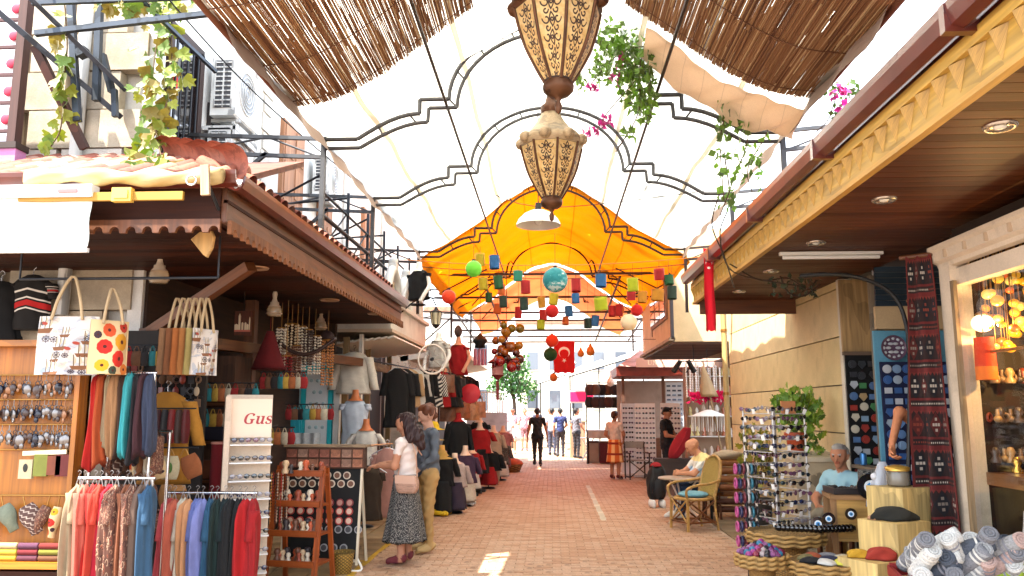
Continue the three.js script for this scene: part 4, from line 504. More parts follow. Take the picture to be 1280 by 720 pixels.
function pendantLamp(p, label) { const t = thing('glass_lamp', label, 'lamp', p, 0, 'small glass lamps under the tiled eave'); b().lathe([[0.001, 0.2], [0.022, 0.2], [0.03, 0.17], [0.022, 0.12], [0.035, 0.08], [0.05, 0.075], [0.05, 0.05], [0.075, 0.02]], 0, 0, 0, 16).mesh('socket', M(0.68, 0.58, 0.48, { roughness: 0.4 }), t); b().lathe([[0.075, 0.02], [0.085, 0], [0.085, -0.06], [0.075, -0.085], [0.05, -0.09], [0.001, -0.09]], 0, 0, 0, 20).mesh('glass', M(0.85, 0.75, 0.6, { roughness: 0.1, transmission: 0.7, thickness: 0 }), t); b().add(new THREE.TorusGeometry(0.086, 0.007, 6, 20), [0, -0.055, 0], [PI / 2, 0, 0]).mesh('band', M(0.55, 0.42, 0.32, { metalness: 0.5, roughness: 0.4 }), t); b().rod([0, 0.19, 0], [0, 3.05 - p[1], 0], 0.008).mesh('cord', C.black, t); }
// printed cloths
const prints = {
  nautical: cvs(256, 320, (g, w, h) => { g.fillStyle = '#e9e2da'; g.fillRect(0, 0, w, h); const r = rng(3); for (let i = 0; i < 40; i++) { g.fillStyle = ['rgba(120,150,190,.35)', 'rgba(200,180,165,.4)', 'rgba(90,110,150,.25)'][i % 3]; g.beginPath(); g.ellipse(r() * w, r() * h, 20 + r() * 30, 6 + r() * 14, r() * 3, 0, 7); g.fill(); }
    const ship = (x, y, s) => { g.save(); g.translate(x, y); g.scale(s, s); g.fillStyle = '#8a5a3a'; g.beginPath(); g.moveTo(-22, 0); g.lineTo(24, -3); g.lineTo(16, 14); g.lineTo(-16, 14); g.fill(); g.fillStyle = '#cdbfa4'; for (const k of [-12, 2, 14]) { g.beginPath(); g.moveTo(k, -4); g.quadraticCurveTo(k + 14, -20, k, -40); g.lineTo(k - 2, -4); g.fill(); } g.strokeStyle = '#5c4632'; g.lineWidth = 2; for (const k of [-12, 2, 14]) { g.beginPath(); g.moveTo(k, 0); g.lineTo(k, -44); g.stroke(); } g.restore(); };
    const wheel = (x, y, q) => { g.strokeStyle = '#4a3e44'; g.lineWidth = 3; g.beginPath(); g.arc(x, y, q, 0, 7); g.stroke(); for (let a = 0; a < 8; a++) { g.beginPath(); g.moveTo(x, y); g.lineTo(x + cos(a * PI / 4) * q * 1.35, y + sin(a * PI / 4) * q * 1.35); g.stroke(); } };
    for (let i = 0; i < 60; i++) { g.strokeStyle = ['rgba(90,110,150,.35)', 'rgba(140,100,80,.3)'][i % 2]; g.lineWidth = 1 + r() * 2; g.beginPath(); const x = r() * w, y = r() * h; g.moveTo(x, y); g.quadraticCurveTo(x + 20, y - 12, x + 40 * r() + 10, y + 6); g.stroke(); } for (let i = 0; i < 8; i++) { ship(30 + (i * 97) % 210, 70 + i * 34, 0.9 + r() * 0.9); wheel(20 + (i * 61) % 220, 40 + (i * 89) % 270, 8 + r() * 9); } g.fillStyle = '#b04838'; for (const [x, y] of [[30, 40], [180, 150], [150, 180]]) { g.beginPath(); g.ellipse(x, y, 14, 9, 0.3, 0, 7); g.fill(); } }),
  floral: cvs(256, 320, (g, w, h) => { g.fillStyle = '#f0d2a0'; g.fillRect(0, 0, w, h); const fl = (x, y, r, c) => { g.fillStyle = c; for (let i = 0; i < 9; i++) { g.beginPath(); g.arc(x + cos(i * 0.7) * r * 0.55, y + sin(i * 0.7) * r * 0.55, r * 0.5, 0, 7); g.fill(); } g.fillStyle = '#5a1c14'; g.beginPath(); g.arc(x, y, r * 0.25, 0, 7); g.fill(); }; fl(110, 60, 40, '#e0592c'); fl(190, 130, 50, '#e8a21e'); fl(80, 160, 42, '#d8281c'); fl(170, 230, 48, '#e0301e'); fl(70, 270, 34, '#f0b020'); fl(210, 40, 30, '#c8361e'); fl(40, 90, 22, '#44303a'); fl(130, 300, 26, '#3f4a3a'); fl(225, 290, 32, '#e6802a'); }),
  paisley: cvs(128, 128, (g, w, h) => { g.fillStyle = '#6a4436'; g.fillRect(0, 0, w, h); const r = rng(8); for (let i = 0; i < 70; i++) { g.strokeStyle = ['#c99a7a', '#3a1e18', '#a8573c', '#e0c0a0'][i % 4]; g.lineWidth = 2; const x = r() * w, y = r() * h, q = 4 + r() * 8; g.beginPath(); for (let a = 0; a < 5.5; a += 0.4) g.lineTo(x + cos(a) * q * (1 - a / 8), y + sin(a) * q * 1.4 * (1 - a / 8)); g.stroke(); } }),
  speckle: cvs(128, 128, (g, w, h) => { g.fillStyle = '#2c2c2e'; g.fillRect(0, 0, w, h); const r = rng(4); for (let i = 0; i < 900; i++) { g.fillStyle = r() < 0.75 ? '#d8d4cc' : '#7a7874'; g.fillRect(r() * w, r() * h, 1.5 + r() * 2, 1.5 + r() * 1.5); } }),
  kilim: cvs(256, 1024, (g, w, h) => { g.fillStyle = '#26100f'; g.fillRect(0, 0, w, h); const r = rng(12); for (let y = 0; y < h; y += 128) { g.fillStyle = '#6a1c1a'; g.fillRect(0, y, w, 14); g.fillRect(0, y + 100, w, 8); for (let x = 0; x < w; x += 64) { const cx = x + 32, cy = y + 60; g.fillStyle = ['#14121a', '#5c1a16', '#1c1622'][Math.floor(r() * 3)]; g.beginPath(); g.moveTo(cx, cy - 42); g.lineTo(cx + 30, cy); g.lineTo(cx, cy + 42); g.lineTo(cx - 30, cy); g.fill(); g.fillStyle = ['#c2b8aa', '#8a3a26', '#8c8074'][Math.floor(r() * 3)]; for (const [a, c] of [[0, -18], [12, 0], [0, 18], [-12, 0], [0, 0]]) g.fillRect(cx + a - 5, cy + c - 5, 10, 10); for (let k = 0; k < 7; k++) g.fillRect(x + k * 9 + 2, y + 116, 5, 6); } g.fillStyle = '#7c2a22'; for (let x = 0; x < w; x += 20) { g.beginPath(); g.moveTo(x, y + 14); g.lineTo(x + 10, y + 26); g.lineTo(x + 20, y + 14); g.fill(); } } g.fillStyle = '#6e221c'; g.fillRect(0, 0, 10, h); g.fillRect(w - 10, 0, 10, h); }),
  stripe: cvs(64, 64, (g, w, h) => { g.fillStyle = '#101014'; g.fillRect(0, 0, w, h); g.strokeStyle = '#e8e4dc'; g.lineWidth = 6; for (let i = -64; i < 128; i += 16) { g.beginPath(); g.moveTo(i, 64); g.lineTo(i + 64, 0); g.stroke(); } }),
  wovenBag: cvs(128, 128, (g, w, h) => { g.fillStyle = '#5c4038'; g.fillRect(0, 0, w, h); g.strokeStyle = '#cbb8a8'; g.lineWidth = 3; for (let i = -128; i < 256; i += 16) { g.beginPath(); for (let y = 0; y <= h; y += 8) g.lineTo(i + y * 0.6 + (y / 8 % 2) * 6, y); g.stroke(); } }),
};
const printM = (t, o = {}) => { const k = repTex(t, o.rep || 1); return new THREE.MeshPhysicalMaterial({ map: o.rep ? k : t, color: lin(0.66, 0.64, 0.62), roughness: 0.92, side: THREE.DoubleSide }); };
const PM = { nautical: printM(prints.nautical), floral: printM(prints.floral), paisley: printM(prints.paisley, { rep: 3 }), speckle: printM(prints.speckle, { rep: 4 }), kilim: printM(prints.kilim), stripe: printM(prints.stripe, { rep: 2 }), woven: printM(prints.wovenBag) };
// ------------------------------------------------------------------ goods of the shop with the tiled roof
{ // honey coloured display cabinet
  const t = thing('display_cabinet', 'honey coloured wooden display cabinet standing under the stone wall', 'cabinet', [-4.4, 0, -6.35]), hm = M(0.62, 0.27, 0.03, { map: GT.wood, roughness: 0.4, bump: 0.001 });
  b().box(1.2, 1.82, 0.03, 0, 1.33, -0.1).mesh('back_board', hm, t); b().box(0.04, 2.18, 0.16, 0.58, 1.12, -0.04).mesh('side_board', hm, t); b().box(0.04, 2.18, 0.16, -0.6, 1.12, -0.04).mesh('side_board', hm, t); b().box(1.2, 0.05, 0.2, 0, 2.235, -0.04).mesh('top_board', hm, t); b().box(1.14, 0.05, 0.2, -0.01, 0.5, -0.02).mesh('shelf', hm, t); b().box(1.14, 0.44, 0.16, -0.01, 0.23, -0.04).mesh('plinth', C.darkWood, t);
  for (const y of [1.98, 1.78, 1.58, 1.38, 1.02]) b().rod([-0.56, y, -0.04], [0.56, y, -0.04], 0.008, 6).mesh('rail', C.brass, t);
  const kg = [0, 1, 2].map(k => b().rod([0, 0, 0], [0, -0.04, 0], 0.003, 4).add(new THREE.TorusGeometry(0.014, 0.003, 5, 10), [0, -0.05, 0]).sph(0.022 + 0.004 * k, 0, -0.09, 0, [1, 1.2, 0.5], 8, 6).sph(0.014, 0.012 * (k - 1), -0.125, 0.004, [1, 1.4, 0.6], 8, 6).geo()), km = [M(0.3, 0.28, 0.27, { metalness: 0.8, roughness: 0.3 }), M(0.1, 0.06, 0.05, { roughness: 0.3 }), M(0.35, 0.2, 0.12, { metalness: 0.5, roughness: 0.3 }), M(0.04, 0.04, 0.06, { roughness: 0.2 })];
  const lab = ['keyring charm on the top rail of the honey coloured cabinet', 'keyring charm on the second rail of the honey coloured cabinet', 'keyring charm on the third rail of the honey coloured cabinet'];
  [1.98, 1.78, 1.58].forEach((y, r) => { for (let i = 0; i < 34; i++) { if (r === 0 && (i % 12 === 9 || i % 12 === 10 || i === 17)) continue; if (r === 2 && i < 15 && i > 9) continue; one('keyring', lab[r], 'keyring', kg[i % 3], km[Math.floor(R() * 4)], [-4.4 - 0.5 + i * 0.0315, y - 0.004, -6.35 - 0.03 + R() * 0.05], rr(-0.6, 0.6), 'keyrings in the honey coloured cabinet').scale.setScalar(rr(0.95, 1.35)); } });
  [['cream', 0.75, 0.65, 0.4], ['cream', 0.72, 0.62, 0.42], ['olive green', 0.35, 0.36, 0.08], ['rust red', 0.35, 0.12, 0.06], ['dark red', 0.25, 0.04, 0.03]].forEach(([n, r, g, bl], i) => { const x = [-4.9, -4.2, -4.08, -3.97, -3.9][i] + 0.0; const o = thing('cloth_packet', `${n} flat cloth packet ${['at the edge', 'with dark crest', '', '', ''][i]} hanging in the honey coloured cabinet`.replace(/  /, ' '), 'packet', [x, 1.38, -6.37]); b().box(0.11, 0.17 - 0.02 * (i % 2), 0.03, 0, -0.12 - (i === 1 ? 0.03 : 0), 0.03).mesh('packet', M(r, g, bl, { map: GT.cloth, rep: 4 }), o); if (i < 2) b().sph(0.026, 0, -0.14, 0.045, [0.8, 1.3, 0.2]).mesh('crest', M(0.05, 0.05, 0.04), o); b().rod([0, 0, 0], [0, -0.05, 0.03], 0.004, 4).mesh('loop', C.brass, o); });
  one('header_strip', 'cream strip hanger above the packets in the honey coloured cabinet', 'strip', b().box(0.36, 0.035, 0.012, -4.06, 1.36, -6.34, 0, 0, 0.04), M(0.75, 0.68, 0.5));
  [['woven brown and white pouch with dark end', -4.2, PM.woven, 0.17, 0.24, 0.5], ['paisley cloth pouch with folded top', -3.98, PM.paisley, 0.1, 0.22, -0.35], ['floral cream pouch leaning on the cabinet side', -3.9, PM.floral, 0.09, 0.24, -0.15], ['grey green pouch half behind the woven pouch', -4.38, cloth(0.3, 0.32, 0.24), 0.14, 0.22, 0.5], ['tan cloth pouch at the cabinet edge', -4.55, cloth(0.5, 0.36, 0.22), 0.13, 0.24, 0.4]].forEach(([l, x, m, w, h, rz]) => { const o = thing('cloth_pouch', l + ' in the honey coloured cabinet', 'pouch', [x, 1.0, -6.33]); const q = part('pouch', loft(8, 14, (k, a) => [cos(a) * w / 2 * (0.6 + 0.4 * sin(PI * Math.min(1, k * 1.2 + 0.1))), -0.06 - h * k, sin(a) * 0.035 * (0.4 + sin(PI * k))]), m, o); q.rotation.z = rz; b().rod([0, 0.02, 0], [sin(rz) * 0.06, -0.07, 0], 0.006, 5).mesh('loop', C.brass, o); });
  for (let i = 0; i < 9; i++) { const r = i % 3, c = Math.floor(i / 3); const n = ['yellow', 'plum', 'brown', 'yellow', 'maroon', 'olive', 'cream', 'purple', 'dark red'][i]; one('rolled_case', `${n} small rolled cloth case on the bottom shelf of the cabinet`, 'case', b().cyl(0.024, 0.024, 0.15, 0, 0, 0, 10, 0, 0, PI / 2).sph(0.024, 0.075, 0, 0, [0.4, 1, 1], 8, 6).sph(0.024, -0.075, 0, 0, [0.4, 1, 1], 8, 6), cloth(...[[0.6, 0.42, 0.05], [0.2, 0.07, 0.1], [0.25, 0.12, 0.06], [0.65, 0.5, 0.08], [0.28, 0.04, 0.05], [0.3, 0.28, 0.05], [0.6, 0.48, 0.28], [0.2, 0.08, 0.14], [0.3, 0.05, 0.04]][i]), [-4.28 + r * 0.17, 0.55 + c * 0.046, -6.32], 0, 'rolled cases on the cabinet shelf'); }
}
// bags hanging at the front of the eave
tote(P(92, 345, 6.0), 0.1, 0.47, 0.45, 0.16, 'canvas tote bag printed with ships and wheels hanging over the scarves', PM.nautical, { hl: 0.32 });
tote(P(141, 360, 6.1), 0.9, 0.3, 0.42, 0.2, 'canvas tote bag printed with big orange and red flowers', PM.floral, { hl: 0.26 });
one('hanging_rail', 'thin dark rail under the tiled eave that the tote bags hang on', 'rail', b().rod([-4.2, 2.72, -6.05], [-2.6, 2.72, -6.05], 0.012, 6).rod([-4.2, 2.72, -6.05], [-4.2, 3.06, -6.05], 0.008).rod([-2.6, 2.72, -6.05], [-2.6, 3.06, -6.05], 0.008), C.steel);
{ // shawls in a row, hung straight below the bags
  railRack('chrome clothes rail with straight hanging shawls below the tote bags', -3.68, -3.16, 1.99, 6.3);
  [['scarlet', 0.6, 0.04, 0.025, 0.75], ['brick orange', 0.6, 0.16, 0.05, 0.72], ['pale sage and peach', 0.5, 0.4, 0.26, 0.62], ['tan', 0.5, 0.3, 0.16, 0.66], ['brown', 0.14, 0.07, 0.04, 0.68], ['turquoise', 0.1, 0.48, 0.5, 0.66], ['charcoal', 0.04, 0.035, 0.04, 0.7], ['dark plum', 0.1, 0.03, 0.04, 0.66], ['slate blue', 0.08, 0.1, 0.16, 0.64]].forEach(([n, r, g, bl, h], i) => one('shawl', `${n} shawl hanging straight below the tote bags`, 'shawl', scarfG(0.07, 0.14, h, 4, i), cloth(r, g, bl), [-3.64 + i * 0.055, 2.0, -6.29 + (i % 2) * 0.02]));
}
{ // rail of knotted scarves
  railRack('chrome clothes rail of red and brown scarves beside the display cabinet', -3.62, -3.02, 1.18, 6.1);
  const list = [['beige knitted', [0.45, 0.36, 0.24]], ['salmon pink', [0.65, 0.22, 0.16]], ['bright red', [0.58, 0.04, 0.025]], ['tomato red', [0.6, 0.09, 0.05]], ['crimson', [0.55, 0.02, 0.06]], ['brown paisley', null], ['copper brown', [0.38, 0.16, 0.08]], ['dark paisley', null], ['grey brown', [0.25, 0.17, 0.13]], ['denim blue', [0.07, 0.16, 0.26]]];
  list.forEach(([n, c], i) => { const t = thing('scarf', `${n} scarf knotted on a hanger beside the display cabinet`, 'scarf', [-3.6 + i * 0.063, 1.18, -6.07 + (i % 2) * 0.03], rr(-0.3, 0.3)); const m = c ? cloth(...c) : PM.paisley; part('cloth', scarfG(0.095, 0.22, 0.98, 4, i + 3), m, t, [0, -0.03, 0]); b().add(loft(6, 10, (k, a) => [cos(a) * 0.045 * (1 - 0.3 * k) + 0.03 * (k - 0.5), -0.1 - 0.22 * k, 0.06 + sin(a) * 0.03 + 0.03 * k])).mesh('knot', m, t); hanger(0.07).mesh('hanger', C.wire, t).scale.setScalar(0.6); });
}
{ // folded patterned cloths on a low table behind that rail
  for (let i = 0; i < 7; i++) one('hanging_cloth', ['cream patterned', 'brown striped', 'dark brown', 'ochre patterned', 'copper', 'ivory', 'umber'][i] + ' cloth hanging behind the rail of red scarves', 'cloth', scarfG(0.06, 0.16, 0.32, 3, i), [PM.paisley, PM.woven, cloth(0.12, 0.06, 0.03), PM.floral, cloth(0.35, 0.17, 0.08), cloth(0.6, 0.52, 0.4), PM.paisley][i], [-3.62 + i * 0.06, 1.5, -6.6]);
  railRack('short chrome rail of patterned cloths behind the red scarves', -3.7, -3.15, 1.52, 6.6);
}
{ // second rail of scarves beside the street
  railRack('chrome clothes rail of pastel, dark and red scarves beside the white eyewear stand', -3.24, -2.46, 1.01, 6.75);
  const list = [['rose pink', [0.65, 0.13, 0.14]], ['coral', [0.62, 0.2, 0.13]], ['ivory white', [0.75, 0.68, 0.56]], ['peach', [0.7, 0.4, 0.22]], ['periwinkle blue', [0.26, 0.3, 0.58]], ['lavender blue', [0.3, 0.33, 0.6]], ['steel blue', [0.06, 0.17, 0.27]], ['bottle green', [0.012, 0.05, 0.045]], ['dark teal', [0.01, 0.04, 0.045]], ['black', [0.012, 0.012, 0.014]], ['black', [0.012, 0.012, 0.014]], ['scarlet', [0.5, 0.012, 0.02]], ['deep red', [0.4, 0.01, 0.018]]];
  list.forEach(([n, c], i) => { const t = thing('scarf', `${n} scarf on the chrome rail beside the white eyewear stand`, 'scarf', [-3.2 + i * 0.06, 1.01, -6.72 + (i % 2) * 0.03], rr(-0.25, 0.25), 'scarves on the rail beside the eyewear stand'); const m = cloth(...c); part('cloth', scarfG(0.1, 0.22, 0.9, 4, i + 11), m, t, [0, -0.03, 0]); if (i % 2 === 0) b().add(loft(6, 10, (k, a) => [cos(a) * 0.05 * (1 - 0.3 * k) - 0.03 * (k - 0.5), -0.13 - 0.24 * k, 0.07 + sin(a) * 0.035 + 0.02 * k])).mesh('knot', m, t); hanger(0.06).mesh('hanger', C.wire, t).scale.setScalar(0.6); });
}
{ // dark panel crowded with small goods
  const t = thing('souvenir_grid', 'dark grid panel crowded with souvenirs in the tiled roof shop', 'display panel', [-3.75, 0, -7.5]); b().box(0.95, 2.3, 0.05, 0, 1.3, 0).mesh('panel', M(0.035, 0.022, 0.016, { map: GT.wood }), t); for (let i = 0; i < 9; i++) b().rod([-0.46, 0.5 + i * 0.22, 0.04], [0.46, 0.5 + i * 0.22, 0.04], 0.007, 5).mesh('bar', C.steel, t); b().box(0.1, 0.3, 0.06, -0.42, 0.16, 0).box(0.1, 0.3, 0.06, 0.42, 0.16, 0).mesh('foot', C.darkWood, t);
  const tg = [b().sph(0.035, 0, -0.06, 0, [1, 1.3, 0.5], 8, 6).rod([0, 0.02, 0], [0, -0.03, 0], 0.004, 4).geo(), b().box(0.055, 0.075, 0.02, 0, -0.06, 0).rod([0, 0.02, 0], [0, -0.03, 0], 0.004, 4).geo(), b().add(new THREE.TorusGeometry(0.03, 0.01, 6, 12), [0, -0.06, 0]).rod([0, 0.02, 0], [0, -0.03, 0], 0.004, 4).geo()], cm = [M(0.12, 0.07, 0.05, { roughness: 0.35 }), M(0.4, 0.32, 0.25, { roughness: 0.4 }), M(0.25, 0.05, 0.03, { roughness: 0.4 }), M(0.05, 0.05, 0.06, { roughness: 0.3 }), M(0.5, 0.42, 0.32), M(0.2, 0.12, 0.07)];
  for (let r = 0; r < 5; r++) for (let i = 0; i < 13; i++) if (!(r === 1 && i > 4)) one('souvenir_charm', 'small souvenir charm hanging on the dark grid panel', 'souvenir', tg[(i + r) % 3], pick(cm), [-4.17 + i * 0.07 + rr(-0.01, 0.01), 2.26 - r * 0.11, -7.43], rr(-0.5, 0.5), 'charms on the dark grid panel');
  hungShirt([-3.55, 1.86, -7.3], 0.1, 'golden yellow shirt hanging behind beaded pouches', cloth(0.6, 0.32, 0.06), { w: 0.46, h: 0.8, sl: 0.4 });
  for (let i = 0; i < 7; i++) one('beaded_pouch', ['black', 'dark red', 'maroon', 'black', 'scarlet', 'brown', 'dark red'][i] + ' beaded pouch hanging over the golden shirt', 'pouch', loft(8, 14, (k, a) => [cos(a) * 0.042 * (0.7 + 0.3 * sin(PI * k)), -0.3 * k, sin(a) * 0.025 * sin(PI * (0.15 + 0.7 * k))]), M(...[[0.03, 0.02, 0.02], [0.22, 0.02, 0.02], [0.13, 0.01, 0.02], [0.02, 0.02, 0.03], [0.4, 0.03, 0.03], [0.12, 0.05, 0.03], [0.25, 0.015, 0.02]][i], { map: GT.clay, rep: 9, bump: 0.01, roughness: 0.4 }), [-3.68 + i * 0.065, 1.7, -7.14], 0, 'beaded pouches in the tiled roof shop');
  one('pouch_rail', 'thin rail carrying the beaded pouches', 'rail', b().rod([-3.78, 1.71, -7.14], [-3.2, 1.71, -7.14], 0.008, 6).rod([-3.78, 1.71, -7.14], [-3.78, 1.71, -7.48], 0.008), C.steel); one('purse_rail', 'thin rail carrying the patterned purses', 'rail', b().rod([-3.85, 1.37, -7.0], [-3.1, 1.37, -7.0], 0.008, 6).rod([-3.85, 1.37, -7], [-3.85, 1.37, -7.48], 0.008), C.steel);
  [['brown mosaic', PM.paisley, -3.76], ['tan and cream', PM.woven, -3.58], ['cream with green leaf', cloth(0.68, 0.6, 0.42), -3.33], ['ochre', PM.floral, -3.46], ['rust', cloth(0.4, 0.16, 0.06), -3.2]].forEach(([n, m, x], i) => { const o = thing('patterned_purse', `${n} patterned purse hanging below the beaded pouches`, 'purse', [x, 1.36, -6.97 + (i % 2) * 0.05], 0); part('purse', loft(8, 16, (k, a) => [cos(a) * 0.09 * (0.75 + 0.25 * sin(PI * k)), -0.06 - 0.2 * k, sin(a) * 0.03 * sin(PI * (0.1 + 0.8 * k))]), m, o).rotation.z = (i - 2) * 0.2; b().tube([[-0.05, -0.09, 0], [0, 0, 0.01], [0.05, -0.09, 0]], 0.006, 5).mesh('strap', C.brass, o); if (i === 2) b().sph(0.04, 0.01, -0.16, 0.03, [0.7, 1.2, 0.2]).mesh('leaf_print', M(0.1, 0.2, 0.05), o); });
  for (let i = 0; i < 10; i++) { const x = -3.72 + i * 0.065; one('trinket_bag', 'small patterned bag stacked low in the tiled roof shop', 'bag', loft(8, 14, (k, a) => [cos(a) * 0.07 * (0.7 + 0.3 * sin(PI * k)), 0.2 - 0.2 * k, sin(a) * 0.04 * sin(PI * (0.1 + 0.8 * k))]), pick([PM.paisley, PM.floral, PM.woven, cloth(0.45, 0.25, 0.1)]), [x, 0.86 - (i % 2) * 0.2, -6.95 + (i % 3) * 0.03], rr(-0.6, 0.6), 'small bags stacked in the tiled roof shop'); }
  one('goods_table', 'dark low table under the stacked trinket bags', 'table', b().box(0.9, 0.03, 0.35, -3.45, 0.64, -7.0).box(0.04, 0.63, 0.04, -3.87, 0.315, -6.85).box(0.04, 0.63, 0.04, -3.03, 0.315, -6.85).box(0.04, 0.63, 0.04, -3.87, 0.315, -7.15).box(0.04, 0.63, 0.04, -3.03, 0.315, -7.15).box(0.8, 0.02, 0.3, -3.45, 0.84, -7.0), C.darkWood);
}
for (let i = 0; i < 6; i++) tote(P(222 + i * 7.5, 372, 6.85), 0.9 + i * 0.06, 0.3, 0.4, 0.07, ['tan cloth', 'brown cloth', 'orange leather', 'amber cloth', 'olive edged', 'white printed'][i] + ' shopping bag in the bunch hanging below the timber brace', i === 5 ? PM.nautical : cloth(...[[0.42, 0.25, 0.14], [0.36, 0.17, 0.08], [0.58, 0.24, 0.08], [0.55, 0.27, 0.1], [0.55, 0.45, 0.2], [0.7, 0.65, 0.55]][i]), { hl: 0.28 });
hungShirt(P(42, 344, 7.35), 0, 'black printed shirt with red and white stripes hung on the stone wall', new THREE.MeshPhysicalMaterial({ roughness: 0.95, side: THREE.DoubleSide, map: cvs(128, 128, (g, w, h) => { g.fillStyle = '#15110f'; g.fillRect(0, 0, w, h); g.fillStyle = '#b01c1c'; g.fillRect(0, 52, w, 14); g.fillStyle = '#d8cfc4'; g.fillRect(0, 44, w, 4); g.fillRect(0, 70, w, 4); g.fillRect(0, 90, w, 5); }) }), { w: 0.42, h: 0.5, sl: 0.15 });
hungShirt(P(2, 352, 7.3), 0.3, 'plain black shirt hung beside the striped one on the stone wall', cloth(0.02, 0.018, 0.02), { w: 0.42, h: 0.55, sl: 0.15 });
{ const p = P(276, 552, 7.6), t = thing('fabric_roll', 'tall dark red roll of cloth standing on end in the shop doorway', 'roll', [p[0], 0, p[2]]); b().cyl(0.085, 0.085, 1.38, 0, 0.69, 0, 20).mesh('roll', cloth(0.28, 0.012, 0.02), t); b().add(new THREE.TorusGeometry(0.08, 0.012, 6, 20), [0, 1.385, 0], [PI / 2, 0, 0]).mesh('rim', M(0.5, 0.25, 0.2), t); }
{ const t = thing('glazed_cupboard', 'tall dark brown cupboard with shelves at the back of the tiled roof shop', 'cupboard', [-3.8, 0, -9.1]); b().box(0.5, 2.3, 0.5, 0, 1.15, 0).mesh('carcass', M(0.16, 0.08, 0.04, { map: GT.wood }), t); for (let i = 0; i < 4; i++) { b().box(0.42, 0.03, 0.06, 0.02, 0.5 + i * 0.42, 0.28).mesh('shelf', C.midWood, t); b().box(0.3, 0.2, 0.05, 0.02, 0.63 + i * 0.42, 0.28).mesh('folded_stock', cloth(...[[0.1, 0.06, 0.05], [0.3, 0.12, 0.06], [0.06, 0.06, 0.1], [0.3, 0.2, 0.12]][i]), t); } }
{ // white eyewear stand with red lettering
  const t = thing('eyewear_stand', 'tall white eyewear stand with red lettering and shelves of sunglasses', 'stand', [-2.84, 0, -7.5], 0.42), wm = M(0.72, 0.6, 0.48, { roughness: 0.5, map: GT.plaster });
  b().box(0.42, 1.82, 0.05, 0, 0.93, -0.12, -0.03).mesh('back_panel', wm, t); b().box(0.05, 1.8, 0.22, -0.2, 0.92, -0.02).mesh('side_panel', wm, t); b().add(plate(0.4, 0.36), [0, 1.62, -0.04]).mesh('sign_panel', new THREE.MeshPhysicalMaterial({ roughness: 0.5, side: THREE.DoubleSide, map: cvs(256, 230, (g, w, h) => { g.fillStyle = '#dfc8b2'; g.fillRect(0, 0, w, h); g.fillStyle = '#9c2028'; g.font = 'italic bold 90px serif'; g.fillText('Gus', 84, 150); }) }), t); b().box(0.46, 0.05, 0.32, 0, 0.025, 0).mesh('foot', wm, t);
  for (let i = 0; i < 8; i++) b().box(0.38, 0.012, 0.14, 0.02, 0.22 + i * 0.165, 0.0).mesh('shelf', M(0.75, 0.75, 0.75, { roughness: 0.2 }), t);
}
const glassesG = (() => { const q = b(); for (const s of [-1, 1]) q.add(new THREE.SphereGeometry(0.026, 10, 6), [s * 0.034, 0, 0], [0, 0, 0], [1, 0.85, 0.18]).rod([s * 0.064, 0.006, 0], [s * 0.062, 0, -0.09], 0.003, 4); q.rod([-0.012, 0.008, 0], [0.012, 0.008, 0], 0.004, 4); return q.geo(); })();
const glM = [[0.02, 0.02, 0.025], [0.07, 0.03, 0.02], [0.04, 0.05, 0.12], [0.2, 0.1, 0.16], [0.3, 0.28, 0.3], [0.03, 0.06, 0.08]].map(c => M(...c, { roughness: 0.12, clearcoat: 1 }));
{ const q = new THREE.Object3D(); q.position.set(-2.84, 0, -7.5); q.rotation.y = 0.42; q.updateMatrix(); for (let i = 0; i < 8; i++) for (let k = 0; k < 3; k++) { const p = new THREE.Vector3(-0.1 + k * 0.125, 0.265 + i * 0.165, 0.05).applyMatrix4(q.matrix); one('sunglasses', 'pair of sunglasses on a shelf of the white eyewear stand', 'sunglasses', glassesG, glM[(i * 2 + k) % 6], [p.x, p.y, p.z], 0.42, 'sunglasses on the white eyewear stand'); } }
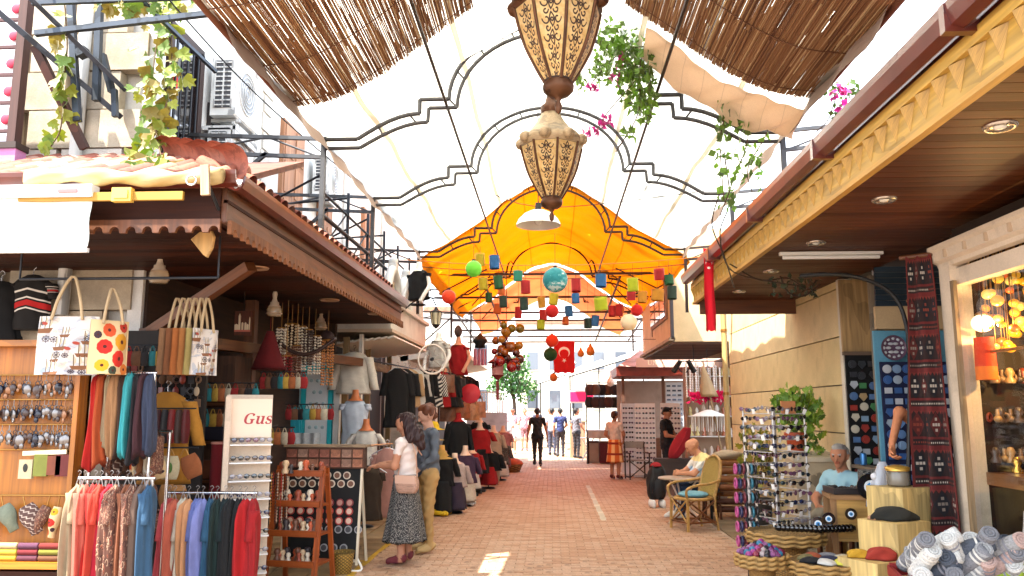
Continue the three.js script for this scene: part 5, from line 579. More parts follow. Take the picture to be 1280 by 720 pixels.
{ // orange wooden shelf ladder of trinkets
  const t = thing('ladder_shelf', 'orange stained wooden ladder shelf of trinkets beside the black souvenir board', 'shelf', [-2.52, 0, -8.15], -0.15), m = C.orangeWood;
  for (const x of [-0.26, 0.26]) { b().bar([x, 0, 0.22], [x * 0.9, 1.14, 0.02], 0.05, 0.035).mesh('front_leg', m, t); b().bar([x, 0, -0.24], [x * 0.9, 1.12, -0.06], 0.045, 0.03).mesh('rear_leg', m, t); }
  for (const [y, d] of [[0.2, 0.4], [0.48, 0.32], [0.76, 0.24], [1.05, 0.14]]) { b().box(0.5, 0.02, d, 0, y, 0).mesh('shelf_board', m, t); b().box(0.5, 0.06, 0.02, 0, y + 0.02, d / 2).mesh('lip', m, t); }
  const trN = ['tan', 'dark red', 'brown', 'rust', 'ivory', 'black'], trC = [[0.6, 0.45, 0.3], [0.35, 0.1, 0.05], [0.2, 0.1, 0.06], [0.55, 0.15, 0.06], [0.7, 0.62, 0.5], [0.08, 0.06, 0.06]], trG = [0.9, 1.1, 1.3].map(q => b().lathe([[0.001, 0.1], [0.02, 0.095], [0.028, 0.07], [0.015, 0.045], [0.03, 0.02], [0.03, 0]], 0, 0, 0, 8, q).geo());
  for (const [y, n, shelf] of [[0.22, 14, 'bottom'], [0.5, 14, 'lower'], [0.78, 12, 'upper'], [1.07, 7, 'top']]) for (let i = 0; i < n; i++) one('trinket', `${trN[(i * 5 + n) % 6]} carved trinket on the ${shelf} board of the orange ladder shelf`, 'trinket', trG[(i + n) % 3], M(...trC[(i * 5 + n) % 6], { roughness: 0.5 }), [-2.73 + i * 0.45 / n + rr(-0.01, 0.01), y, -8.13 + rr(-0.05, 0.08)], R() * 3, 'trinkets on the orange ladder shelf');
  for (let i = 0; i < 8; i++) one('bead_string', 'string of beads hanging at the side of the orange ladder shelf', 'beads', (() => { const q = b().rod([0, 0, 0], [0, -0.5, 0], 0.003, 4); for (let k = 0; k < 16; k++) q.sph(0.009, 0, -0.02 - k * 0.03, 0, 1, 6, 5); return q; })(), M(...pick([[0.6, 0.5, 0.4], [0.45, 0.06, 0.04], [0.1, 0.06, 0.05], [0.55, 0.3, 0.1]]), { roughness: 0.3 }), [-2.8 + (i % 4) * 0.05, 1.08, -8.1 + 0.05 * (i > 3 ? 1 : 0)], 0, 'bead strings on the ladder shelf');
}
{ // black board of round souvenirs with a boxed wooden top
  const t = thing('souvenir_board', 'black sandwich board of round souvenirs with boxed wooden top at the yellow line', 'souvenir board', [-2.52, 0, -8.95], -0.05), fr = M(0.75, 0.68, 0.55, { roughness: 0.4 });
  b().box(0.82, 1.0, 0.03, 0, 0.6, 0, -0.1).mesh('board', M(0.012, 0.011, 0.012, { roughness: 0.8 }), t); for (const x of [-0.42, 0.42]) b().bar([x, 0.05, 0.1], [x, 1.12, -0.03], 0.025, 0.025).mesh('frame_side', fr, t); b().box(0.86, 0.025, 0.03, 0, 0.09, 0.07).mesh('frame_foot', fr, t); for (const x of [-0.4, 0.4]) b().bar([x, 0.02, -0.35], [x, 1.05, -0.06], 0.025, 0.025).mesh('rear_leg', fr, t); b().tube([[0.42, 0.12, 0.08], [0.5, 0.02, 0.18], [0.36, 0.015, 0.2], [0.34, 0.02, 0.02]], 0.012, 6).mesh('foot', M(0.8, 0.78, 0.74), t);
  b().box(0.9, 0.23, 0.1, 0, 1.17, -0.05).mesh('box_top', M(0.2, 0.1, 0.06, { map: GT.wood }), t); b().box(0.94, 0.025, 0.2, 0, 1.3, -0.07).mesh('top_shelf', M(0.5, 0.38, 0.26, { map: GT.wood }), t);
  for (let r = 0; r < 2; r++) for (let i = 0; i < 7; i++) b().box(0.105, 0.085, 0.03, -0.375 + i * 0.125, 1.22 - r * 0.105, 0.01).mesh('drawer_box', M(...pick([[0.55, 0.28, 0.18], [0.5, 0.32, 0.24], [0.45, 0.2, 0.14]]), { map: GT.clay }), t);
  const disc = b().cyl(0.042, 0.042, 0.012, 0, 0, 0, 16, PI / 2).geo(), inner = b().cyl(0.03, 0.03, 0.006, 0, 0, 0.008, 14, PI / 2).geo(), q = new THREE.Object3D(); q.position.set(-2.52, 0, -8.95); q.rotation.y = -0.05; q.updateMatrix();
  const rows = [[0.98, 6, 'cream'], [0.89, 7, 'cream'], [0.69, 7, 'maroon'], [0.6, 7, 'red'], [0.5, 7, 'red'], [0.41, 8, 'steel'], [0.22, 3, 'steel']], cc = { cream: [0.7, 0.62, 0.52], maroon: [0.3, 0.05, 0.06], red: [0.55, 0.1, 0.08], steel: [0.45, 0.45, 0.46] }, ic = { cream: [0.25, 0.13, 0.08], maroon: [0.55, 0.35, 0.3], red: [0.75, 0.6, 0.5], steel: [0.12, 0.12, 0.13] };
  for (const [y, n, c] of rows) for (let i = 0; i < n; i++) { const p = new THREE.Vector3(-0.36 + i * 0.11 + (n === 6 ? 0.06 : 0) + (n === 3 ? 0.4 : 0), y, 0.02 + (0.6 - y) * 0.1).applyMatrix4(q.matrix), o = thing('round_magnet', `${c} round magnet on the black sandwich board`, 'magnet', [p.x, p.y, p.z], -0.05, 'round magnets on the black sandwich board'); part('rim', disc, M(...cc[c], { roughness: 0.4 }), o, [0, 0, 0], [-0.1, 0, 0]); part('picture', inner, M(...ic[c], { roughness: 0.4 }), o, [0, 0, 0], [-0.1, 0, 0]); }
  one('woven_basket', 'small yellow woven basket on the paving beside the souvenir board', 'basket', b().lathe([[0.001, 0], [0.09, 0], [0.12, 0.2], [0.125, 0.22], [0.11, 0.2], [0.08, 0.02]], 0, 0, 0, 16), M(0.62, 0.42, 0.12, { map: GT.wicker, rep: 2, bump: 0.006 }), [-2.2, 0.012, -8.62]);
}
{ // wooden sign with pale towers
  const t = thing('skyline_sign', 'hanging brown sign with pale carved towers and pillars', 'sign', P(304, 404, 9.0)); b().box(0.2, 0.28, 0.025).mesh('board', M(0.2, 0.07, 0.035, { map: GT.wood }), t); const pm = M(0.72, 0.6, 0.45); b().box(0.18, 0.02, 0.02, 0, -0.09, 0.02).mesh('ledge', M(0.55, 0.2, 0.14), t); for (const [x, h, w] of [[-0.07, 0.07, 0.04], [-0.035, 0.19, 0.022], [0.0, 0.09, 0.02], [0.035, 0.09, 0.02], [0.06, 0.07, 0.02], [0.082, 0.15, 0.01]]) b().ext([[-w / 2, 0], [w / 2, 0], [w / 2, h * 0.85], [0, h], [-w / 2, h * 0.85]], 0.012, [x, -0.08, 0.014]).mesh('tower', pm, t); b().rod([0, 0.14, 0], [0, 0.45, 0], 0.004).mesh('cord', C.black, t);
}
pendantLamp(P(199, 342, 7.0), 'small glass lamp hanging near the timber brace under the eave'); pendantLamp(P(343, 386, 9.0), 'small glass lamp hanging beside the skyline sign'); pendantLamp(P(401, 405, 11.2), 'small glass lamp hanging above the shell strings');
// shell and bead strings under the eave
{ const cols = { pearl: [0.75, 0.68, 0.58], amber: [0.6, 0.3, 0.12], 'dark red': [0.3, 0.03, 0.03], brown: [0.25, 0.12, 0.08], cream: [0.7, 0.58, 0.42], smoke: [0.15, 0.11, 0.1] };
  const str = (px, py, Z, len, c, n = 14, w = 0.05) => { const t = thing('shell_mobile', `${c} shell mobile hanging under the tiled eave`, 'mobile', P(px, py, Z), 0, 'shell mobiles under the tiled eave'); b().add(new THREE.TorusGeometry(w, 0.006, 5, 14), [0, 0, 0], [PI / 2, 0, 0]).rod([0, 0, 0], [0, 3.0 - P(px, py, Z)[1], 0], 0.003, 4).mesh('ring', C.brass, t); for (let k = 0; k < 5; k++) { const a = k * 1.26, q = b().rod([0, 0, 0], [0, -len, 0], 0.002, 4); for (let i = 0; i < n; i++) q.sph(0.018, rr(-0.006, 0.006), -0.02 - i * len / n, 0, [1, 0.7, 0.6], 7, 5); part('strand', q.geo(), M(...cols[c], { roughness: 0.35 }), t, [cos(a) * w, 0, sin(a) * w]); } };
  str(352, 410, 9.6, 0.5, 'pearl'); str(365, 405, 9.8, 0.35, 'cream', 10, 0.08); str(378, 408, 10, 0.6, 'pearl', 16); str(386, 412, 10, 0.45, 'smoke'); str(410, 425, 10.4, 0.6, 'amber', 16, 0.07); str(358, 445, 9.4, 0.35, 'dark red', 10, 0.06); str(371, 432, 9.7, 0.45, 'brown'); str(394, 420, 10.2, 0.5, 'pearl', 14, 0.07); str(340, 420, 9.3, 0.3, 'smoke');
  one('garland', 'dark bead garland swagged under the tiled eave', 'garland', (() => { const q = b(); for (let i = 0; i < 40; i++) { const k = i / 39; q.sph(0.026, ...[0.75 * k, -0.18 * sin(k * PI), 0.1 * k], 1, 7, 5); } return q; })(), M(0.08, 0.04, 0.03, { roughness: 0.3 }), P(345, 425, 9.6));
  one('conical_pendant', 'dark red conical cloth shade hanging beside the skyline sign', 'lamp shade', b().add(loft(10, 18, (k, a) => { const r = 0.04 + 0.16 * k + 0.012 * sin(a * 6) * k; return [cos(a) * r, -0.45 * k, sin(a) * r]; })).rod([0, 0, 0], [0, 0.5, 0], 0.004, 4), cloth(0.25, 0.012, 0.015), P(338, 414, 9.2));
  one('bell_pendant', 'dark bell shaped shade above the amber shell mobile', 'lamp shade', b().lathe([[0.1, 0], [0.09, 0.06], [0.05, 0.1], [0.001, 0.12]], 0, 0, 0, 14).rod([0, 0.1, 0], [0, 0.35, 0], 0.004, 4), M(0.06, 0.02, 0.015), P(409, 424, 10.4));
}
{ // turquoise shop window at the end of the eave
  const tq = M(0.06, 0.55, 0.6, { roughness: 0.4 }), t = thing('turquoise_window', 'turquoise framed shop window with white quilted panel at the end of the eave', 'shop window', [-3.9, 0, -12.45]);
  b().box(1.15, 1.55, 0.05, 0, 1.7, -0.06).mesh('backing', M(0.72, 0.9, 0.92, { map: GT.plaster }), t); for (const x of [0.02, 0.45]) b().box(0.07, 1.3, 0.05, x, 1.72, 0).mesh('frame_side', tq, t); b().box(0.5, 0.07, 0.05, 0.235, 2.34, 0.002).box(0.5, 0.07, 0.05, 0.235, 1.1, 0.002).mesh('frame_rail', tq, t); const pad = b().box(0.34, 1.15, 0.03, 0.235, 1.72, -0.005).mesh('quilted_panel', M(0.78, 0.8, 0.8, { roughness: 0.5 }), t); for (let r = 0; r < 6; r++) for (let i = 0; i < 2 + r % 2; i++) b().sph(0.03, 0.14 + i * 0.1 + (r % 2 ? 0 : 0.05), 1.25 + r * 0.18, 0.015, [1, 1, 0.4], 8, 6).mesh('tuft', M(0.5, 0.62, 0.64), pad); b().box(0.09, 1.6, 0.1, 0.56, 1.75, 0).mesh('white_post', C.whitePaint, t); b().box(0.4, 1.0, 0.02, -0.3, 1.9, 0).mesh('glass', M(0.75, 0.9, 0.9, { transmission: 0.8, thickness: 0, roughness: 0.05 }), t); b().box(1.3, 0.12, 0.1, 0, 2.5, 0).mesh('header', M(0.72, 0.7, 0.6, { map: GT.plaster }), t);
  one('turquoise_shawl', 'turquoise shawl draped in front of the turquoise window', 'shawl', scarfG(0.22, 0.16, 0.55, 5, 2), M(0.03, 0.5, 0.6, { roughness: 0.8, map: GT.cloth }), [-3.95, 1.75, -12.2]); one('white_lace', 'white lace cloth heaped below the turquoise shawl', 'cloth', drape(0.7, 0.5, 5, 0.05), M(0.8, 0.82, 0.82, { map: GT.cloth, rep: 4 }), [-3.85, 1.35, -12.1]); one('framed_notice', 'white framed notice hanging in the turquoise window', 'notice', b().box(0.2, 0.28, 0.02), M(0.75, 0.74, 0.68), [-4.15, 1.75, -12.35]); one('turquoise_shawl', 'narrow turquoise shawl hanging beside the white framed notice', 'shawl', scarfG(0.14, 0.12, 0.6, 4, 5), M(0.03, 0.45, 0.55, { roughness: 0.8, map: GT.cloth }), [-4.1, 1.6, -12.15]);
}
// front of the eave: rolled awning, strap, vinyl sheet
{ const t = thing('rolled_awning', 'cream rolled awning lying along the front of the tiled eave', 'awning', [-3.05, 3.36, -5.45]); b().add(loft(30, 14, (k, a) => { const r = 0.05 + 0.012 * sin(k * 22) + 0.006 * sin(a * 3 + k * 30); return [-0.75 + 1.45 * k, cos(a) * r * 1.1 + 0.012 * sin(k * 7), sin(a) * r]; })).mesh('rolled_cloth', M(0.72, 0.58, 0.32, { map: GT.cloth, roughness: 0.9 }), t); b().box(1.2, 0.06, 0.03, -0.15, -0.16, 0.06).mesh('strap', M(0.66, 0.42, 0.08, { roughness: 0.6, map: GT.cloth }), t); b().box(0.14, 0.1, 0.05, 0.02, -0.155, 0.08).box(0.1, 0.06, 0.06, 0.02, -0.155, 0.085).mesh('buckle', M(0.7, 0.5, 0.14, { roughness: 0.35 }), t); b().box(0.06, 0.22, 0.03, 0.62, -0.06, 0.1, 0, 0, 0.08).mesh('wooden_toggle', M(0.7, 0.52, 0.36, { map: GT.wood }), t); b().add(new THREE.TorusGeometry(0.035, 0.008, 6, 14), [0.52, -0.06, 0.1]).mesh('ring', C.chrome, t); b().rod([-0.7, -0.05, 0.02], [-0.7, -0.2, -0.2], 0.012).rod([0.6, -0.05, 0.02], [0.6, -0.2, -0.2], 0.012).mesh('bracket', C.steel, t); }
{ const t = thing('vinyl_sheet', 'white vinyl side sheet hanging from a grey box at the eave', 'awning', [-3.7, 3.2, -5.4]); b().add(drape(0.85, 0.37, 2, 0.015)).mesh('sheet', M(0.78, 0.8, 0.76, { roughness: 0.25, clearcoat: 0.3 }), t); b().box(0.9, 0.09, 0.1, 0, 0.04, 0).mesh('cassette', M(0.7, 0.72, 0.72, { roughness: 0.4 }), t); b().box(0.86, 0.03, 0.03, 0, -0.385, 0).mesh('bottom_bar', M(0.72, 0.72, 0.7, { roughness: 0.3 }), t); b().box(0.14, 0.025, 0.01, 0.28, 0.035, 0.056).mesh('sticker', M(0.5, 0.2, 0.2), t); }
one('wooden_paddle', 'pale tan wooden paddle hanging at the corner of the scalloped fascia', 'ornament', b().ext([[-0.11, 0.02], [-0.04, 0.07], [0.06, 0.07], [0.08, 0.03], [0.07, -0.05], [0.03, -0.12], [0.0, -0.1]], 0.02, [0, 0, 0], [0, 0, 0], 0.006).rod([0, 0.06, 0.01], [-0.08, 0.18, 0.01], 0.004, 4), M(0.72, 0.48, 0.22, { map: GT.wood }), P(257, 302, 5.9), -0.2);
// ------------------------------------------------------------------ clothes shop with the white canopy
{
  const t = thing('white_canopy_shop', 'clothes shop with ornate white canopy and slatted roller awning', 'shop'), w = C.whitePaint;
  b().box(1.6, 0.42, 3.6, -3.38, 3.18, -14.5).mesh('canopy_box', w, t); b().box(1.7, 0.06, 3.7, -3.36, 3.42, -14.5).mesh('canopy_cornice', w, t); b().box(1.64, 0.05, 3.64, -3.37, 2.96, -14.5).mesh('canopy_drip', M(0.72, 0.62, 0.52, { map: GT.plaster }), t);
  for (let k = 0; k < 3; k++) { const z = -(13.0 + k * 1.15); const g = b(); g.tube([[0, 0, 0.42], [0, 0.3, 0.36], [0, 0.5, 0.18], [0, 0.56, 0], [0, 0.5, -0.18], [0, 0.3, -0.36], [0, 0, -0.42]], 0.075, 8).tube([[0, 0, 0.55], [0, 0.1, 0.5], [0, 0.16, 0.42]], 0.06, 8).tube([[0, 0, -0.55], [0, 0.1, -0.5], [0, 0.16, -0.42]], 0.06, 8).box(0.14, 0.12, 0.2, 0, 0.6, 0).sph(0.08, 0, 0.7, 0); part('scroll_crest', g.geo(), w, t, [-2.62, 3.44, z]); b().box(0.04, 0.4, 0.5, -2.66, 3.62, z).mesh('crest_panel', M(0.7, 0.55, 0.4, { map: GT.plaster }), t); }
  for (let i = 0; i < 9; i++) b().box(0.11, 0.03, 3.4, -2.6 - i * 0.112, 2.86 - i * 0.012, -14.5, 0, 0, 0.3).mesh('awning_slat', M(0.78, 0.76, 0.7, { roughness: 0.5 }), t);
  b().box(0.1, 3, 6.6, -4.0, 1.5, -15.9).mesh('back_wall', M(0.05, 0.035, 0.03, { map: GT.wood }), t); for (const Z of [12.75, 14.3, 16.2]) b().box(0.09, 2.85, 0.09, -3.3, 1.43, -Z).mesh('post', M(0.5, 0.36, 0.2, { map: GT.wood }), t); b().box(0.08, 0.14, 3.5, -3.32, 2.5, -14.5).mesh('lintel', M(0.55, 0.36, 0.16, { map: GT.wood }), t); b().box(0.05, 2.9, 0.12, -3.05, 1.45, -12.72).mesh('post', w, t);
  b().box(0.5, 0.03, 1.2, -3.6, 1.25, -13.8).mesh('shelf', C.midWood, t); b().box(0.5, 0.03, 1.2, -3.6, 1.75, -13.8).mesh('shelf', C.midWood, t); b().box(0.5, 0.03, 1.2, -3.6, 2.1, -13.8).mesh('shelf', C.midWood, t);
}
const orangeSkin = M(0.6, 0.24, 0.1, { roughness: 0.5 }), whiteSkin = M(0.75, 0.72, 0.68, { roughness: 0.35 });
hungShirt(P(443, 440, 12.3), 0.1, 'cream hooded jacket with brown trim hanging beside the doorway', cloth(0.86, 0.8, 0.7), { name: 'hooded_jacket', cat: 'jacket', w: 0.5, h: 0.62, sl: 0.5, spread: 0.25, d: 0.2, hm: M(0.12, 0.05, 0.03) });
mannequin(P(440, 645, 12.2).map((v, i) => i === 1 ? 0.012 : v), 0.1, 'mannequin in pale blue sleeveless blouse and black trousers by the turquoise window', cloth(0.74, 0.79, 0.87), { y: 1.86, sl: 0.1, h: 0.72, neck: orangeSkin, legs: cloth(0.015, 0.015, 0.018), w: 0.4 });
mannequin([-2.75, 0.012, -11.9], 0.2, 'headless mannequin in white short sleeved top beside the souvenir board', cloth(0.88, 0.84, 0.78), { y: 1.42, sl: 0.18, h: 0.62, spread: 0.7, neck: orangeSkin, w: 0.36, skirt: cloth(0.55, 0.36, 0.32), skirtL: 0.7 });
{ const capG = b().add(new THREE.SphereGeometry(0.1, 14, 8, 0, 2 * PI, 0, PI / 2), [0, 0, 0], [0, 0, 0], [1, 0.95, 1.1]).add(new THREE.CylinderGeometry(0.09, 0.09, 0.012, 14, 1, false, 0, PI), [0, 0.008, 0.06], [0.15, -PI / 2, 0], [1.2, 1, 0.95]).sph(0.012, 0, 0.096, 0).geo();
  [['red', [0.55, 0.02, 0.02]], ['white', [0.7, 0.66, 0.6]], ['red', [0.55, 0.02, 0.02]], ['navy', [0.03, 0.04, 0.12]], ['red', [0.55, 0.02, 0.02]], ['maroon', [0.3, 0.02, 0.03]], ['grey', [0.3, 0.3, 0.32]], ['red', [0.5, 0.03, 0.02]], ['white', [0.7, 0.66, 0.6]]].forEach(([n, c], i) => one('baseball_cap', `${n} cap on the shelves behind the mannequin in white top`, 'cap', capG, cloth(...c), [-3.44, [1.27, 1.77, 2.12][i % 3], -13.3 - Math.floor(i / 3) * 0.35], 0.9, 'caps on the clothes shop shelves'));
  [['bright yellow', [0.8, 0.55, 0.02], 541, 536, 12.6], ['mustard', [0.55, 0.36, 0.1], 540, 549, 12.4], ['ochre', [0.62, 0.4, 0.12], 551, 572, 12.5], ['olive grey', [0.1, 0.1, 0.08], 531, 530, 12.7]].forEach(([n, c, x, y, Z]) => one('sun_hat', `${n} sun hat on the pile of clothes beside the couple`, 'hat', b().lathe([[0.001, 0.12], [0.07, 0.11], [0.1, 0.06], [0.105, 0.01], [0.19, -0.01], [0.195, -0.016], [0.1, 0]], 0, 0, 0, 20), cloth(...c), P(x, y, Z))); }
one('door_sign', 'small cream sign plate on the clothes shop post', 'sign', b().box(0.02, 0.2, 0.16), M(0.7, 0.58, 0.3), [-3.22, 2.25, -14.3], PI / 2);
{ // stands that the goods lie on
  const st = [[-3.0, 14.2, 0.7, 1.3, 0.8], [-2.75, 16.2, 0.8, 1.6, 0.7], [-2.5, 18.5, 0.9, 2, 0.6], [-2.2, 21.2, 0.9, 1.8, 0.55]]; st.forEach(([x, Z, w, d, h], i) => { const t = thing('goods_stand', ['dark stand piled with caps behind the couple', 'dark stand piled with jackets and shirts', 'dark stand below the tan leather bags', 'dark stand beside the orange basket'][i], 'stand', [x, 0.005, -Z]); b().box(w, 0.04, d, 0, h, 0).mesh('top', C.darkWood, t); for (const sx of [-1, 1]) for (const sz of [-1, 1]) b().box(0.05, h, 0.05, sx * (w / 2 - 0.04), h / 2, sz * (d / 2 - 0.04)).mesh('leg', C.darkWood, t); b().box(w - 0.1, h - 0.1, 0.02, 0, h / 2, d / 2 - 0.1).mesh('front_cloth', [PM.paisley, cloth(0.5, 0.1, 0.08), PM.woven, cloth(0.6, 0.5, 0.36)][i], t); });
}
const G0 = (px, Z) => [P(px, 512, Z)[0], 0.01, -Z];
const bk = cloth(0.014, 0.013, 0.016), rd = cloth(0.5, 0.012, 0.018), tanL = M(0.45, 0.2, 0.09, { roughness: 0.5, map: GT.clay }), wh = cloth(0.72, 0.68, 0.62);
mannequin(G0(553, 13.4), 0.3, 'mannequin in long black dress beside yellow shoes', bk, { y: 0.98, h: 0.5, sl: 0.3, skirt: bk, skirtL: 0.5, neck: M(0.6, 0.35, 0.1) });
mannequin(G0(541, 13.7), 0.1, 'low mannequin in plain red dress behind the black dress', rd, { y: 0.86, h: 0.45, sl: 0.2, skirt: rd, skirtL: 0.45 });
mannequin(G0(569, 13.6), 0.4, 'low mannequin in cream and lilac scarf top', cloth(0.62, 0.5, 0.46), { y: 0.84, h: 0.4, sl: 0.3, skirt: cloth(0.08, 0.05, 0.09), skirtL: 0.44 });
mannequin(G0(582, 14.6), 0.4, 'low mannequin in dark plum top and cream skirt', cloth(0.12, 0.06, 0.12), { y: 0.92, h: 0.5, sl: 0.3, skirt: cloth(0.7, 0.62, 0.52), skirtL: 0.4 });
mannequin(G0(573, 15.6), 0.4, 'mannequin in black jacket with white lapels and red scarf', bk, { y: 1.5, h: 0.66, sl: 0.5, spread: 0.2, neck: rd, legs: bk });
mannequin(G0(600, 17.3), 0.3, 'mannequin in bright red shirt above black skirt', rd, { y: 1.3, h: 0.5, sl: 0.2, spread: 0.6, w: 0.5, skirt: bk, skirtL: 0.5 });
mannequin(G0(590, 16.6), 0.6, 'low mannequin in red and white hooded top', rd, { y: 0.85, h: 0.5, sl: 0.3, skirt: wh, skirtL: 0.3 });
mannequin(G0(611, 17.8), 0.3, 'low mannequin in black coat and red skirt beside the shoe pile', bk, { y: 0.8, h: 0.4, sl: 0.3, skirt: rd, skirtL: 0.38, w: 0.55 });
mannequin(G0(617, 18.6), 0.3, 'mannequin in cream shirt with beige trousers', cloth(0.65, 0.52, 0.4), { y: 1.2, h: 0.55, sl: 0.3, legs: cloth(0.5, 0.38, 0.28) });
mannequin(G0(626, 19.8), 0.3, 'low mannequin in black and white checked top', PM.speckle, { y: 0.9, h: 0.5, sl: 0.3, skirt: wh, skirtL: 0.35 });
mannequin(G0(629, 21), 0.3, 'mannequin in pink top before the white railing', cloth(0.6, 0.3, 0.3), { y: 1.15, h: 0.5, sl: 0.2, skirt: cloth(0.3, 0.12, 0.1), skirtL: 0.5 });
// garments hanging under the canopy beyond the couple
{ const rl = (x0, z0, x1, z1, y, l) => one('garment_rail', l, 'rail', b().rod([x0, y, -z0], [x1, y, -z1], 0.014, 6).rod([x0, y, -z0], [x0 - 0.6, y + 0.1, -z0], 0.01).rod([x1, y, -z1], [x1 - 0.6, y + 0.1, -z1], 0.01), C.steel); rl(-2.95, 13.2, -2.5, 18.8, 2.5, 'steel rail of black garments under the white canopy');
  [['black long coat', bk, 497, 14], ['black trousers with tan waist', bk, 506, 14.2], ['white shirt', wh, 520, 14.5], ['black and white striped shirt', PM.stripe, 541, 14.9], ['black shirt with white print', bk, 530, 14.6], ['bright red hooded top', rd, 551, 15.2], ['plain black shirt', bk, 560, 15.6], ['black leather jacket', M(0.015, 0.014, 0.015, { roughness: 0.35 }), 567, 16.2], ['black dress', bk, 576, 17], ['black coat with silver buttons', bk, 585, 17.6], ['tan shirt', cloth(0.6, 0.42, 0.25), 511, 14.3]].forEach(([n, m, px, Z], i) => hungShirt([P(px, 460, Z)[0] - 0.0, 2.42, -Z], 0.5, `${n} hanging on the steel rail under the white canopy`, m, { w: 0.44, h: i < 2 ? 1.0 : 0.65, sl: 0.4, spread: 0.2 }));
}
mannequin([...P(523, 385, 13.4)].map((v, i) => i === 1 ? 3.45 : v), -0.6, 'white mannequin in black vest standing on the white canopy', bk, { y: 0.62, h: 0.5, sl: 0.05, skin: whiteSkin, arms: true, w: 0.44 });
{ const m1 = mannequin([P(548, 440, 14.6)[0], 2.0, -14.6], -0.5, 'white half mannequin in white shirt fixed below the canopy edge', wh, { y: 0.98, h: 0.5, sl: 0.1, skin: whiteSkin, arms: true }); m1.children.filter(c => c.name === 'pole' || c.name === 'base').forEach(c => m1.remove(c)); const m2 = mannequin([P(573, 440, 15.8)[0], 1.7, -15.8], -0.4, 'half mannequin in red sleeveless top fixed on the shop front', rd, { y: 1.3, h: 0.6, sl: 0.05, skin: M(0.62, 0.35, 0.24), arms: true, head: M(0.1, 0.06, 0.05) }); m2.children.filter(c => c.name === 'pole' || c.name === 'base').forEach(c => m2.remove(c)); }
{ const t = thing('wall_lantern', 'black metal wall lantern with glass panes on a bracket', 'lantern', P(545, 397, 13.6)); b().lathe([[0.001, 0.2], [0.02, 0.18], [0.05, 0.13], [0.12, 0.1], [0.12, 0.09]], 0, 0, 0, 6).mesh('roof', C.steel, t); b().lathe([[0.1, 0.09], [0.07, -0.12]], 0, 0, 0, 6).mesh('glass', M(0.8, 0.75, 0.6, { transmission: 0.6, thickness: 0, roughness: 0.2 }), t); for (let i = 0; i < 6; i++) b().rod([cos(i * PI / 3) * 0.1, 0.09, sin(i * PI / 3) * 0.1], [cos(i * PI / 3) * 0.07, -0.12, sin(i * PI / 3) * 0.07], 0.008, 4).mesh('bar', C.steel, t); b().lathe([[0.08, -0.12], [0.05, -0.16], [0.001, -0.2]], 0, 0, 0, 6).mesh('foot', C.steel, t); b().tube([[0, 0.2, 0], [-0.1, 0.35, 0], [-0.35, 0.3, 0], [-0.6, 0.1, 0]], 0.014, 6).mesh('bracket', C.steel, t); }
{ const t = thing('hoop_sign', 'white hoop with spokes hanging below the canopy like a wheel', 'hoop', P(540, 449, 13.2), 0.5); b().add(new THREE.TorusGeometry(0.24, 0.016, 8, 36)).mesh('hoop', M(0.7, 0.64, 0.58, { roughness: 0.4 }), t); for (let i = 0; i < 10; i++) b().rod([0, 0, 0], [cos(i * PI / 5) * 0.24, sin(i * PI / 5) * 0.24, 0], 0.003, 4).mesh('spoke', C.chrome, t); b().cyl(0.03, 0.03, 0.05, 0, 0, 0, 10, PI / 2).mesh('hub', C.steel, t); b().rod([0, 0.24, 0], [0, 0.55, 0], 0.006).mesh('hanger', C.black, t); }
for (const [px, py, Z, l, m] of [[568, 497, 16.4, 'tan leather satchel', tanL], [578, 505, 16.6, 'orange tan shoulder bag', M(0.5, 0.2, 0.08, { roughness: 0.5, map: GT.clay })], [590, 508, 16.9, 'light tan shoulder bag', M(0.6, 0.32, 0.16, { roughness: 0.5, map: GT.clay })], [598, 505, 17.1, 'peach leather bag', M(0.6, 0.3, 0.18, { roughness: 0.5, map: GT.clay })], [560, 508, 16.2, 'brown leather bag', M(0.35, 0.16, 0.08, { roughness: 0.5, map: GT.clay })], [558, 470, 15.2, 'square brown leather bag', M(0.3, 0.15, 0.08, { roughness: 0.5, map: GT.clay })]]) { const p = P(px, py - 15, Z); tote(p, 0.4, 0.34, 0.34, 0.16, `${l} hanging among the black garments`, m, { name: 'leather_bag', hl: 0.2, hm: m }); }
one('red_parasol', 'small red paper parasol open among the leather bags', 'parasol', b().lathe([[0.001, 0.05], [0.1, 0.035], [0.2, 0], [0.19, -0.005], [0.001, 0.03]], 0, 0, 0, 16).rod([0, 0.05, 0], [0, -0.2, 0], 0.008), M(0.5, 0.015, 0.04, { roughness: 0.6 }), P(588, 492, 16)).rotation.x = PI / 2 - 0.2;
mannequin([P(599, 525, 17.8)[0], 0.01, -17.8], 0, 'dark mannequin head with long black hair on a tall stand', bk, { y: 1.45, h: 0.5, sl: 0.1, head: M(0.02, 0.015, 0.015) });
